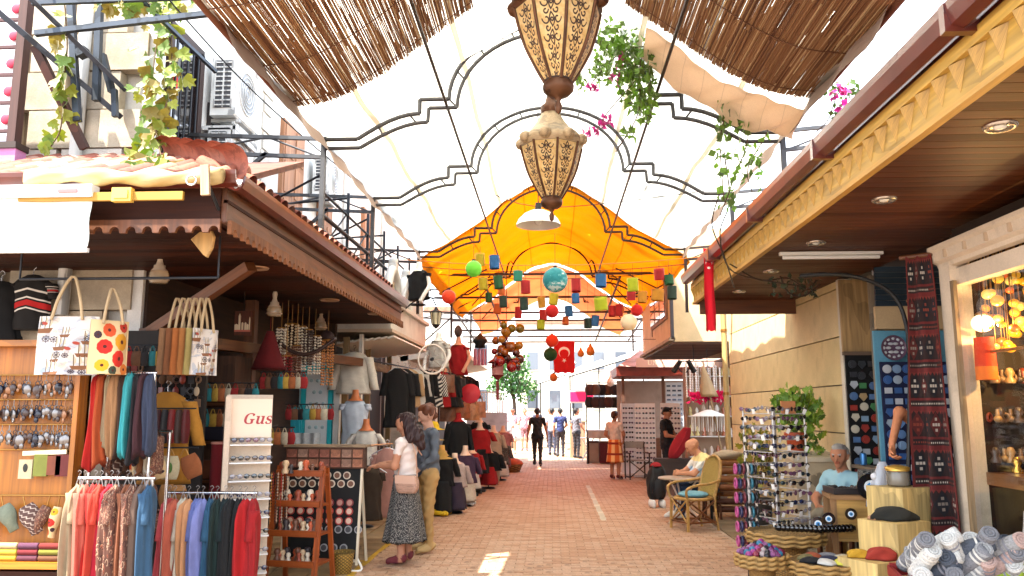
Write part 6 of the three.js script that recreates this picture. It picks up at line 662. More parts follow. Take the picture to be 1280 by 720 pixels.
// shoes on the paving
{ const sg = loft(8, 12, (k, a) => { const w = 0.042 * sin(PI * (0.12 + 0.8 * k)) + 0.008, h = 0.03 + 0.035 * (1 - k); return [cos(a) * w, 0.035 + sin(a) * (sin(a) > 0 ? h : 0.03), -0.13 + 0.26 * k]; });
  [['yellow', [0.7, 0.48, 0.03], 550, 13.2], ['yellow', [0.7, 0.48, 0.03], 556, 13.25], ['yellow', [0.7, 0.48, 0.03], 561, 13.5], ['black and white', [0.3, 0.3, 0.3], 577, 15.4], ['black', [0.02, 0.02, 0.02], 583, 15.3], ['white', [0.7, 0.68, 0.64], 590, 15.6], ['black', [0.02, 0.02, 0.02], 593, 16.2], ['white', [0.7, 0.68, 0.64], 585, 14.6], ['pink', [0.6, 0.3, 0.3], 576, 14.3], ['white', [0.7, 0.68, 0.64], 590, 14.8], ['black', [0.02, 0.02, 0.02], 596, 16.6], ['red', [0.5, 0.04, 0.03], 571, 14.1], ['black', [0.02, 0.02, 0.02], 600, 16.9]].forEach(([n, c, px, Z], i) => one('shoe', `${n} shoe laid out on the paving before the mannequins`, 'shoe', sg, M(...c, { roughness: 0.5 }), [P(px, 512, Z)[0], 0.012, -Z], 0.9 + rr(-0.4, 0.4), 'shoes laid out on the paving')); }
{ const p = G0(638, 22.5); const t = thing('goods_basket', 'low brown basket heaped with orange cloth at the end of the clothes row', 'basket', p); b().lathe([[0.001, 0], [0.26, 0], [0.34, 0.2], [0.36, 0.21], [0.33, 0.18], [0.24, 0.02]], 0, 0, 0, 20).mesh('basket', C.wicker, t); b().add(loft(6, 16, (k, a) => { const r = 0.33 * cos(k * 1.45) * (1 + 0.12 * sin(a * 4 + k * 5)); return [cos(a) * r, 0.18 + 0.2 * sin(k * 1.5), sin(a) * r]; })).mesh('cloth_heap', cloth(0.6, 0.16, 0.06), t); }
// low row beyond: shops further down on the clothes side
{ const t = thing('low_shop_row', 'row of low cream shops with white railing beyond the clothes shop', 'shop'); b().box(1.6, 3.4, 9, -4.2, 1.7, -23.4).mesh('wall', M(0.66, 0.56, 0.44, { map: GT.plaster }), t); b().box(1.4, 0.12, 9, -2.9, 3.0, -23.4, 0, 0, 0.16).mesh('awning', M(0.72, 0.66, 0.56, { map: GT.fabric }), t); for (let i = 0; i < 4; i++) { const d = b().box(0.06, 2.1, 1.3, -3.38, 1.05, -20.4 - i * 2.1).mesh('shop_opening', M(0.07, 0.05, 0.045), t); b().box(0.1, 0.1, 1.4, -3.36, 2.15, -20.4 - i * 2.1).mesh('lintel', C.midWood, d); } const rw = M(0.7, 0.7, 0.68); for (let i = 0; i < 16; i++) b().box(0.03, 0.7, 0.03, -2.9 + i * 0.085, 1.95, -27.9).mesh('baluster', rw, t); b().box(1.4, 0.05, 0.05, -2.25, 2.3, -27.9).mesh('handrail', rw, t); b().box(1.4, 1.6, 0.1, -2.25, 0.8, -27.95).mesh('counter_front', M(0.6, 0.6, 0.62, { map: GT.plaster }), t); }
{ const t = thing('white_house', 'pale far house with rows of dark windows behind the green tree', 'house', [-6.4, 0, -46]); b().box(7, 7, 6, 0, 3.5, 0).mesh('wall', M(0.76, 0.73, 0.68, { map: GT.plaster }), t); b().box(7.4, 0.25, 6.4, 0, 7.1, 0).mesh('roof', M(0.55, 0.3, 0.2, { map: GT.clay }), t); for (let r = 0; r < 2; r++) for (let i = 0; i < 5; i++) { const w = b().box(0.9, 1.3, 0.06, -2.6 + i * 1.3, 2.2 + r * 2.4, 3.03).mesh('window', M(0.6, 0.55, 0.5), t); b().box(0.7, 1.1, 0.03, -2.6 + i * 1.3, 2.2 + r * 2.4, 3.07).mesh('pane', M(0.12, 0.14, 0.17, { roughness: 0.1, clearcoat: 1 }), w); } }
{ const t = thing('cream_house', 'far cream house closing the end of the street', 'house', [3.2, 0, -58]); b().box(11, 7.6, 6, 0, 3.8, 0).mesh('wall', M(0.76, 0.7, 0.6, { map: GT.plaster }), t); b().box(11.4, 0.25, 6.4, 0, 7.7, 0).mesh('roof', M(0.55, 0.3, 0.2, { map: GT.clay }), t); for (let r = 0; r < 2; r++) for (let i = 0; i < 7; i++) { const w = b().box(0.95, 1.4, 0.06, -4.5 + i * 1.5, 2.4 + r * 2.6, 3.03).mesh('window', M(0.62, 0.56, 0.5), t); b().box(0.75, 1.2, 0.03, -4.5 + i * 1.5, 2.4 + r * 2.6, 3.07).mesh('pane', M(0.15, 0.17, 0.2, { roughness: 0.1, clearcoat: 1 }), w); } }
{ const t = thing('grey_house', 'far pale grey house with shop front on the kiosk side', 'house', [8.4, 0, -42]); b().box(8, 6.4, 10, 0, 3.2, 0).mesh('wall', M(0.72, 0.7, 0.68, { map: GT.plaster }), t); for (let r = 0; r < 2; r++) for (let i = 0; i < 4; i++) b().box(0.06, 1.3, 1.1, -4.03, 1.6 + r * 2.5, 3.6 - i * 2.3).mesh('window', M(0.15, 0.16, 0.18, { roughness: 0.1, clearcoat: 1 }), t); }
{ // green tree
  const t = thing('street_tree', 'bright green leafy tree beyond the clothes row', 'tree', [-1.75, 0, -36]); b().add(loft(8, 10, (k, a) => { const r = 0.13 * (1 - 0.5 * k); return [cos(a) * r + 0.1 * sin(k * 3), 2.6 * k, sin(a) * r]; })).mesh('trunk', M(0.16, 0.11, 0.07, { map: GT.wood }), t); const limbs = b(); for (let i = 0; i < 7; i++) { const a = i * 0.9; limbs.tube([[0, 2.0 + i * 0.08, 0], [cos(a) * 0.4, 2.6 + i * 0.1, sin(a) * 0.4], [cos(a) * 0.8, 3.0 + i * 0.14, sin(a) * 0.8]], 0.035, 6); } limbs.mesh('limbs', M(0.16, 0.11, 0.07, { map: GT.wood }), t);
  const mk = (n, m) => { const pts = []; for (let i = 0; i < n; i++) { const a = R() * 2 * PI, e = Math.acos(2 * R() - 1), k = Math.pow(R(), 0.4), c = [[0, 3.1, 0, 0.95], [-0.5, 2.7, 0.2, 0.7], [0.5, 2.6, 0.1, 0.7], [0.1, 3.7, 0, 0.7], [-0.3, 3.4, 0.4, 0.6]][i % 5]; pts.push([c[0] + c[3] * k * sin(e) * cos(a), c[1] + c[3] * k * cos(e) * 0.85, c[2] + c[3] * k * sin(e) * sin(a)]); } leavesMerged(pts, 0.17, leafG).mesh('crown', m, t).userData.kind = 'stuff'; }; mk(1100, leafM(0.09, 0.26, 0.03, 0.4)); mk(600, leafM(0.05, 0.17, 0.025, 0.4)); }
// ------------------------------------------------------------------ far side with kiosk
{ const t = thing('eyewear_kiosk', 'kiosk with red brown roof and cream lettered fascia', 'kiosk', [3.0, 0, -24.6]); const rw = M(0.36, 0.07, 0.035, { map: GT.clay, roughness: 0.5 });
  b().box(3.0, 0.26, 2.6, 0.35, 2.78, 0.2).mesh('roof_edge', rw, t); b().add(new THREE.CylinderGeometry(1.1, 2.1, 0.5, 4, 1), [0.35, 3.16, 0.2], [0, PI / 4, 0], [1, 1, 0.85]).mesh('roof', M(0.62, 0.42, 0.36, { map: GT.clay }), t);
  b().add(plate(2.3, 0.26), [0.55, 3.02, 1.64]).mesh('fascia_sign', new THREE.MeshPhysicalMaterial({ roughness: 0.6, side: THREE.DoubleSide, map: cvs(512, 58, (g, w, h) => { g.fillStyle = '#d9b3a4'; g.fillRect(0, 0, w, h); g.fillStyle = '#f6ead0'; g.font = 'bold 42px serif'; g.fillText('UNIQUE SILVER', 70, 44); }) }), t);
  b().box(2.7, 2.6, 0.1, 0.4, 1.3, -1.0).mesh('back_wall', M(0.5, 0.4, 0.33, { map: GT.plaster }), t); for (const x of [-0.95, 0.2, 0.95, 1.7]) b().box(0.08, 2.65, 0.08, x, 1.32, 1.2).mesh('post', M(0.3, 0.16, 0.1, { map: GT.wood }), t); b().box(2.6, 0.9, 0.5, 0.4, 0.45, 1.0).mesh('counter', M(0.35, 0.2, 0.12, { map: GT.wood }), t);
  for (const [x, w] of [[0.58, 0.62], [1.32, 0.6]]) { const p = b().box(w, 1.25, 0.05, x, 1.85, 1.22).mesh('display_case', M(0.62, 0.66, 0.7, { roughness: 0.3 }), t); for (let r = 0; r < 9; r++) for (let i = 0; i < 4; i++) b().box(w / 4 - 0.05, 0.05, 0.02, x - w / 2 + w / 8 + i * w / 4, 1.33 + r * 0.13, 1.255).mesh('glasses_pair', M(...pick([[0.1, 0.12, 0.16], [0.25, 0.3, 0.38], [0.16, 0.2, 0.28]]), { roughness: 0.2 }), p); }
}
one('kiosk_lamp', 'glowing white bulb lamp hanging at the kiosk roof corner', 'lamp', b().lathe([[0.001, -0.12], [0.09, -0.08], [0.12, 0], [0.08, 0.09], [0.03, 0.14], [0.03, 0.2], [0.001, 0.2]], 0, 0, 0, 16).rod([0, 0.2, 0], [0, 0.35, 0], 0.008), M(0.85, 0.82, 0.76, { roughness: 0.3 }), P(763, 478, 22.9));
{ // white glasses towers in front of the kiosk
  for (const [px, Z, w, l, turn] of [[787, 21.5, 0.55, 'white sunglasses tower set at an angle beside the director chair', 0.5], [806, 21.0, 0.52, 'white sunglasses tower in front of the kiosk display cases', -0.1], [838, 20.6, 0.5, 'white sunglasses tower behind the man in black cap', -0.3]]) { const t = thing('sunglasses_tower', l, 'stand', G0(px, Z), turn); b().box(w, 1.8, 0.06, 0, 0.95, 0).mesh('panel', M(0.78, 0.76, 0.74, { roughness: 0.4 }), t); b().box(w + 0.1, 0.06, 0.4, 0, 0.03, 0).mesh('base', M(0.7, 0.68, 0.66), t); for (let r = 0; r < 12; r++) for (let i = 0; i < 3; i++) part('glasses_pair', glassesG, glM[(r + i) % 6], t, [-w / 3 + i * w / 3, 0.35 + r * 0.125, 0.05], [0, 0, 0], 1.15); } }
{ // stall counters
  const cols = [['cream', [0.6, 0.5, 0.42]], ['maroon', [0.22, 0.03, 0.06]], ['orange', [0.75, 0.25, 0.03]], ['red', [0.55, 0.02, 0.02]]];
  cols.forEach(([n, c], i) => { const t = thing('stall_box', `${n} panelled stall box under the white table cloth`, 'stall box', [1.32 + i * 0.36, 0.005, -26.6 + i * 0.25]); b().box(0.34, 0.62, 0.6, 0, 0.33, 0).mesh('box', M(...c, { roughness: 0.7, map: GT.cloth }), t); b().box(0.36, 0.05, 0.62, 0, 0.66, 0).mesh('rim', M(0.15, 0.06, 0.05), t); });
  const t = thing('stall_table', 'white cloth covered stall table above coloured stall boxes', 'table', [1.95, 0, -26.4]); b().box(1.7, 0.06, 0.9, 0, 1.02, 0).mesh('top', M(0.75, 0.7, 0.64, { map: GT.cloth }), t); b().add(drape(1.7, 0.22, 6, 0.02), [0, 1.02, 0.46]).mesh('cloth_edge', M(0.76, 0.72, 0.66, { map: GT.cloth }), t); for (const x of [-0.8, 0.8]) for (const z of [-0.4, 0.4]) b().box(0.05, 1.0, 0.05, x, 0.5, z).mesh('leg', C.darkWood, t);
  const u = thing('tan_counter', 'tan wooden counter beside the far shoppers', 'counter', [0.92, 0.005, -29.5]); b().box(0.55, 1.25, 0.5, 0, 0.63, 0).mesh('cabinet', M(0.6, 0.42, 0.28, { map: GT.wood }), u); b().box(0.62, 0.06, 0.56, 0, 1.28, 0).mesh('top', M(0.66, 0.52, 0.38, { map: GT.wood }), u);
  const v = thing('hanging_stock', 'dark mass of bags hanging at the kiosk corner', 'bags', [1.9, 0, -25.9]); for (let i = 0; i < 14; i++) b().add(loft(6, 10, (k, a) => [cos(a) * 0.15 * (0.6 + 0.4 * sin(PI * k)), -0.35 * k, sin(a) * 0.08])).g.length && part('bag', loft(6, 10, (k, a) => [cos(a) * 0.15 * (0.6 + 0.4 * sin(PI * k)), -0.35 * k, sin(a) * 0.08 + 0.02]), M(...pick([[0.03, 0.025, 0.025], [0.1, 0.04, 0.03], [0.06, 0.05, 0.06], [0.18, 0.1, 0.06]])), v, [-0.7 + (i % 7) * 0.2, 2.5 - Math.floor(i / 7) * 0.4, rr(-0.1, 0.1)]); b().rod([-0.8, 2.55, 0], [0.7, 2.55, 0], 0.015).mesh('rail', C.steel, v); b().rod([-0.8, 0, 0], [-0.8, 2.55, 0], 0.02).mesh('post', C.steel, v);
  const s = thing('pink_sign', 'bright pink sign board with white edge over the far stalls', 'sign', P(727, 496, 30)); b().box(0.95, 0.46, 0.06).mesh('edge', M(0.75, 0.7, 0.66), s); b().box(0.85, 0.36, 0.03, 0, 0, 0.04).mesh('face', M(0.8, 0.03, 0.2, { roughness: 0.6 }), s); b().rod([-0.3, -0.2, 0], [-0.3, -P(727, 496, 30)[1], 0], 0.03).mesh('post', C.steel, s);
  for (const [x0, x1, Z, y, l, c] of [[0.6, 3.6, 31, 3.1, 'cream slanting awning above the pink sign', [0.72, 0.62, 0.45]], [-0.6, 2.2, 36, 3.0, 'white slanting awning over the far shoppers', [0.76, 0.74, 0.7]], [-0.9, 1.2, 42, 3.3, 'grey edged awning at the far end of the street', [0.66, 0.64, 0.6]]]) { const t2 = thing('stall_awning', l, 'awning'); b().add(sheet(16, 8, (u, k) => [x0 + (x1 - x0) * u, y + 0.9 * u - 0.25 * k + 0.03 * sin(u * 20), -Z + 2.4 * k], 0.01, [3, 2])).mesh('cloth', M(...c, { map: GT.fabric, transmission: 0.25, thickness: 0, roughness: 1 }), t2); b().rod([x0, y - 0.25, -Z + 2.4], [x1, y + 0.65, -Z + 2.4], 0.03).mesh('front_bar', C.steel, t2); b().rod([x1 - 0.1, 0, -Z], [x1 - 0.1, y + 0.9, -Z], 0.03).rod([x0 + 0.1, 0, -Z], [x0 + 0.1, y + 0.05, -Z], 0.03).mesh('post', C.steel, t2); }
  const w = thing('folding_table', 'small white folding table beside the far shoppers', 'table', [1.2, 0.005, -27.6]); b().box(0.5, 0.03, 0.4, 0, 0.75, 0).mesh('top', M(0.72, 0.72, 0.7), w); b().rod([-0.2, 0, 0.15], [0.2, 0.74, 0.15], 0.012).rod([0.2, 0, 0.15], [-0.2, 0.74, 0.15], 0.012).rod([-0.2, 0, -0.15], [0.2, 0.74, -0.15], 0.012).rod([0.2, 0, -0.15], [-0.2, 0.74, -0.15], 0.012).mesh('legs', C.chrome, w);
}
{ // jutting upper storey beyond the beige wall
  const t = thing('jettied_house', 'cream house with jutting upper storey and planked underside beyond the beige wall', 'house'), cr = M(0.7, 0.58, 0.38, { map: GT.plaster, bump: 0.003 });
  b().box(2.4, 2.3, 5.5, 3.66, 4.2, -18.9).mesh('upper_storey', cr, t); for (let i = 0; i < 14; i++) b().box(1.5, 0.03, 0.37, 3.2, 3.03, -16.4 - i * 0.38).mesh('underside_plank', M(...pick([[0.26, 0.17, 0.12], [0.32, 0.22, 0.17], [0.22, 0.13, 0.1]]), { map: GT.wood }), t); b().box(0.06, 2.2, 0.1, 2.43, 4.2, -16.2).mesh('corner_board', M(0.1, 0.1, 0.12), t); const wn = b().box(0.05, 0.9, 2.6, 2.44, 4.05, -18.2).mesh('window', M(0.45, 0.32, 0.24, { map: GT.wood }), t); for (let i = 0; i < 3; i++) b().box(0.04, 0.75, 0.7, 2.42, 4.05, -17.4 - i * 0.85).mesh('pane', M(0.2, 0.16, 0.13, { roughness: 0.1, clearcoat: 1 }), wn); b().box(0.12, 0.06, 5.5, 2.42, 3.1, -18.9).mesh('sill_board', M(0.6, 0.5, 0.38, { map: GT.wood }), t);
  b().box(0.2, 3.05, 7.0, 4.6, 1.52, -19).mesh('ground_wall', M(0.45, 0.3, 0.2, { map: GT.plaster }), t);
}
{ // glass trinket shop under it: strands, pink sign, shelves
  const t = thing('trinket_shelves', 'tall shelf unit of glass trinkets under the jutting storey', 'shelf', [3.35, 0, -17.4]); for (const x of [-0.5, 0.5]) b().box(0.05, 2.6, 0.3, x, 1.3, 0).mesh('side', M(0.5, 0.3, 0.18, { map: GT.wood }), t); for (let i = 0; i < 6; i++) b().box(1.0, 0.025, 0.3, 0, 0.3 + i * 0.42, 0).mesh('shelf', M(0.7, 0.68, 0.64, { roughness: 0.2 }), t); b().box(1.0, 2.6, 0.02, 0, 1.3, -0.16).mesh('back', M(0.5, 0.36, 0.26), t);
  for (let r = 0; r < 6; r++) for (let i = 0; i < 7; i++) one('glass_trinket', 'small glass trinket on the tall shelf unit under the jutting storey', 'trinket', b().lathe([[0.001, 0.2], [0.02, 0.19], [0.05, 0.12], [0.03, 0.07], [0.055, 0.02], [0.05, 0]], 0, 0, 0, 10, rr(0.8, 1.2)), M(...pick([[0.75, 0.72, 0.68], [0.6, 0.5, 0.42], [0.5, 0.2, 0.1], [0.7, 0.6, 0.3], [0.35, 0.15, 0.1]]), { roughness: 0.15, clearcoat: 1 }), [2.93 + i * 0.14, 0.315 + r * 0.42, -17.35], 0, 'glass trinkets on the tall shelf unit');
  for (let i = 0; i < 12; i++) one('crystal_strand', 'pale crystal strand hanging above the pink feather garland', 'strand', (() => { const q = b().rod([0, 0, 0], [0, -0.7, 0], 0.003, 4); for (let k = 0; k < 14; k++) q.sph(0.022, 0, -0.03 - k * 0.05, 0, [1, 1.5, 1], 6, 5); return q; })(), M(0.8, 0.76, 0.72, { roughness: 0.15, clearcoat: 1 }), [2.75 + i * 0.06, 2.65 - (i % 3) * 0.05, -16.6 + (i % 2) * 0.08], 0, 'crystal strands under the jutting storey');
  one('strand_rail', 'thin rail holding the crystal strands', 'rail', b().rod([2.6, 2.68, -16.58], [3.5, 2.68, -16.58], 0.012).rod([2.9, 2.68, -16.58], [2.9, 3.02, -16.58], 0.01), C.steel);
  one('feather_garland', 'bright pink feather garland hanging under the jutting storey', 'garland', (() => { const q = b(); const r = rng(6); for (let i = 0; i < 150; i++) q.add(leafG.clone(), [rr(-0.35, 0.35), rr(-0.07, 0.07), rr(-0.05, 0.05)], [rr(-2, 2), rr(0, 6), rr(-2, 2)], 0.12); return q; })(), M(0.8, 0.02, 0.2, { roughness: 0.9 }), P(884, 497, 16.2));
  const ub = thing('white_fringe', 'white fringed shade hanging below the pink feather garland', 'shade', P(886, 512, 16.1)); b().add(loft(4, 24, (k, a) => { const r = 0.05 + 0.3 * k; return [cos(a) * r, -0.12 * k, sin(a) * r]; }, 1)).mesh('shade', M(0.76, 0.74, 0.7, { roughness: 0.8 }), ub); for (let i = 0; i < 24; i++) b().rod([cos(i * 0.262) * 0.34, -0.12, sin(i * 0.262) * 0.34], [cos(i * 0.262) * 0.34, -0.42, sin(i * 0.262) * 0.34], 0.008, 5).mesh('fringe', M(0.74, 0.72, 0.68), ub); b().rod([0, 0, 0], [0, 1.2, 0], 0.006).mesh('cord', C.black, ub);
  one('folded_parasol', 'tan folded parasol with dark tip leaning under the jutting storey', 'parasol', b().add(loft(8, 16, (k, a) => { const r = 0.03 + 0.14 * k * (1 + 0.15 * sin(a * 6)); return [cos(a) * r + 0.1 * k, -0.6 * k, sin(a) * r]; })).rod([0, 0.1, 0], [0.35, -1.9, 0], 0.015), M(0.62, 0.46, 0.28, { map: GT.cloth }), [3.0, 2.55, -16.1]);
  for (const s of [-1, 1]) one('security_camera', `black bullet spotlight ${s < 0 ? 'pointing away from' : 'pointing towards'} the beige wall beside the kiosk lettering`, 'spotlight', b().cyl(0.045, 0.055, 0.26, 0, 0, 0, 10, 0.5, 0, s * 0.5).rod([0, 0, 0], [-s * 0.1, -0.12, 0], 0.015), C.black, [P(855 + s * 9, 458, 16)[0], P(855, 458, 16)[1], -16]);
}
// ------------------------------------------------------------------ souvenir bay, carpets and stands under the gold fascia
const magG = [b().cyl(0.045, 0.045, 0.014, 0, 0, 0, 14, PI / 2).cyl(0.03, 0.03, 0.008, 0, 0, 0.01, 12, PI / 2).geo(), b().box(0.075, 0.06, 0.014).geo(), b().ext([[0, -0.05], [0.045, 0.0], [0.03, 0.04], [-0.03, 0.04], [-0.045, 0]], 0.012, [0, 0, 0]).geo()];
{ const t = thing('magnet_board', 'black felt board of round magnets beside the seated old man', 'board', [3.44, 0, -9.12], 0); b().box(0.34, 1.5, 0.03, 0, 1.55, 0).mesh('board', M(0.01, 0.01, 0.011, { roughness: 0.95, map: GT.cloth }), t); b().box(0.38, 0.04, 0.05, 0, 2.32, 0).mesh('top_rail', M(0.2, 0.14, 0.1), t); b().box(0.03, 0.8, 0.03, -0.15, 0.41, 0).box(0.03, 0.8, 0.03, 0.15, 0.41, 0).mesh('legs', C.steel, t);
  for (let r = 0; r < 12; r++) for (let i = 0; i < 3; i++) { const y = 2.2 - r * 0.118; one('souvenir_magnet', `${['round', 'square', 'shield shaped'][(i * 2 + r) % 3]} magnet on the black felt board`, 'magnet', magG[(i * 2 + r) % 3], M(...(r < 2 ? [0.08, 0.08, 0.09] : pick([[0.45, 0.34, 0.2], [0.3, 0.4, 0.5], [0.5, 0.52, 0.55], [0.15, 0.24, 0.4], [0.6, 0.55, 0.45], [0.4, 0.08, 0.06], [0.12, 0.3, 0.14]])), { roughness: 0.35, clearcoat: 0.5 }), [3.335 + i * 0.105 + rr(-0.01, 0.01), y + rr(-0.01, 0.01), -9.095], 0, 'magnets on the black felt board'); } }
{ const t = thing('magnet_board', 'deep blue board of blue and white magnets behind the bent black pole', 'board', [3.8, 0, -8.6], 0); b().box(0.72, 1.55, 0.03, 0, 1.42, 0).mesh('board', M(0.015, 0.035, 0.13, { roughness: 0.8, map: GT.cloth }), t); b().box(0.04, 0.65, 0.04, -0.3, 0.33, -0.02).box(0.04, 0.65, 0.04, 0.3, 0.33, -0.02).mesh('legs', C.steel, t);
  for (let r = 0; r < 12; r++) for (let i = 0; i < 7; i++) one('souvenir_magnet', `${['round', 'square', 'shield shaped'][Math.floor(r / 2) % 3]} blue and white magnet on the deep blue board`, 'magnet', magG[(Math.floor(r / 2)) % 3], M(...pick([[0.2, 0.32, 0.52], [0.45, 0.52, 0.6], [0.3, 0.42, 0.58], [0.6, 0.62, 0.66], [0.1, 0.2, 0.42]]), { roughness: 0.3, clearcoat: 0.5 }), [3.5 + i * 0.1, 2.12 - r * 0.112, -8.575], 0, 'magnets on the deep blue board');
  const pl = (z, l, c1, c2) => { const o = thing('ceramic_plate', l, 'plate', [z, 2.34, -8.58], 0); part('plate', b().add(new THREE.LatheGeometry([[0.001, 0.0], [0.085, 0.004], [0.13, 0.03], [0.133, 0.024], [0.085, -0.006], [0.001, -0.01]].map(p => new THREE.Vector2(...p)), 28), [0, 0, 0], [PI / 2, 0, 0]).geo(), M(...c1, { roughness: 0.15, clearcoat: 1 }), o); for (let i = 0; i < 12; i++) b().sph(0.017, cos(i * PI / 6) * 0.1, sin(i * PI / 6) * 0.1, 0.014, [1, 1, 0.3], 8, 5).mesh('dot', M(...c2, { roughness: 0.2 }), o); for (let i = 0; i < 6; i++) b().sph(0.03, cos(i * PI / 3) * 0.05, sin(i * PI / 3) * 0.05, 0.006, [1, 0.5, 0.2], 8, 5).mesh('petal', M(...c2, { roughness: 0.2 }), o); };
  pl(3.58, 'round ceramic plate with dark red rim above the blue magnets', [0.2, 0.14, 0.2], [0.6, 0.62, 0.66]); pl(3.86, 'round ceramic plate with pale blue pattern above the blue magnets', [0.35, 0.5, 0.56], [0.06, 0.16, 0.34]); }
one('bent_pole', 'thin black pole bent over at the top beside the hanging carpets', 'pole', b().tube([[1000, 345], [1040, 343], [1078, 348], [1112, 365], [1130, 395], [1137, 450], [1136, 560], [1134, 700]].map(q => P(q[0], q[1], 6.75)), 0.018, 8, false, 60).rod(P(1134, 698, 6.75), [P(1134, 698, 6.75)[0], 0, -6.75], 0.018), C.black);
one('tube_light', 'white fluorescent tube under the plank soffit', 'lamp', b().cyl(0.018, 0.018, 0.9, 0, 0, 0, 10, 0, 0, PI / 2).box(0.96, 0.03, 0.05, 0, 0.035, 0), M(0.8, 0.78, 0.74, { roughness: 0.3 }), [P(1040, 343, 7.6)[0], 3.13, -7.6]);
{ const t = thing('hanging_carpet', 'dark red patterned carpet hanging in folds beside the display window', 'carpet', [3.02, 2.95, -6.62], -0.75); part('carpet', drape(0.35, 2.45, 2, 0.06, { top: 0.55, uv: [1, 1], t: 0.015 }), PM.kilim, t); b().cyl(0.02, 0.02, 0.3, 0, 0.0, 0, 8, 0, 0, PI / 2).mesh('rod', C.midWood, t);
  const u = thing('hanging_carpet', 'second patterned carpet folded narrow behind the first beside the bent pole', 'carpet', [3.05, 2.6, -6.74], -0.9); part('carpet', drape(0.3, 2.1, 1, 0.05, { top: 0.5, uv: [0.6, 0.9], t: 0.015 }), PM.kilim, u); b().cyl(0.02, 0.02, 0.2, 0, 0, 0, 8, 0, 0, PI / 2).mesh('rod', C.midWood, u); }
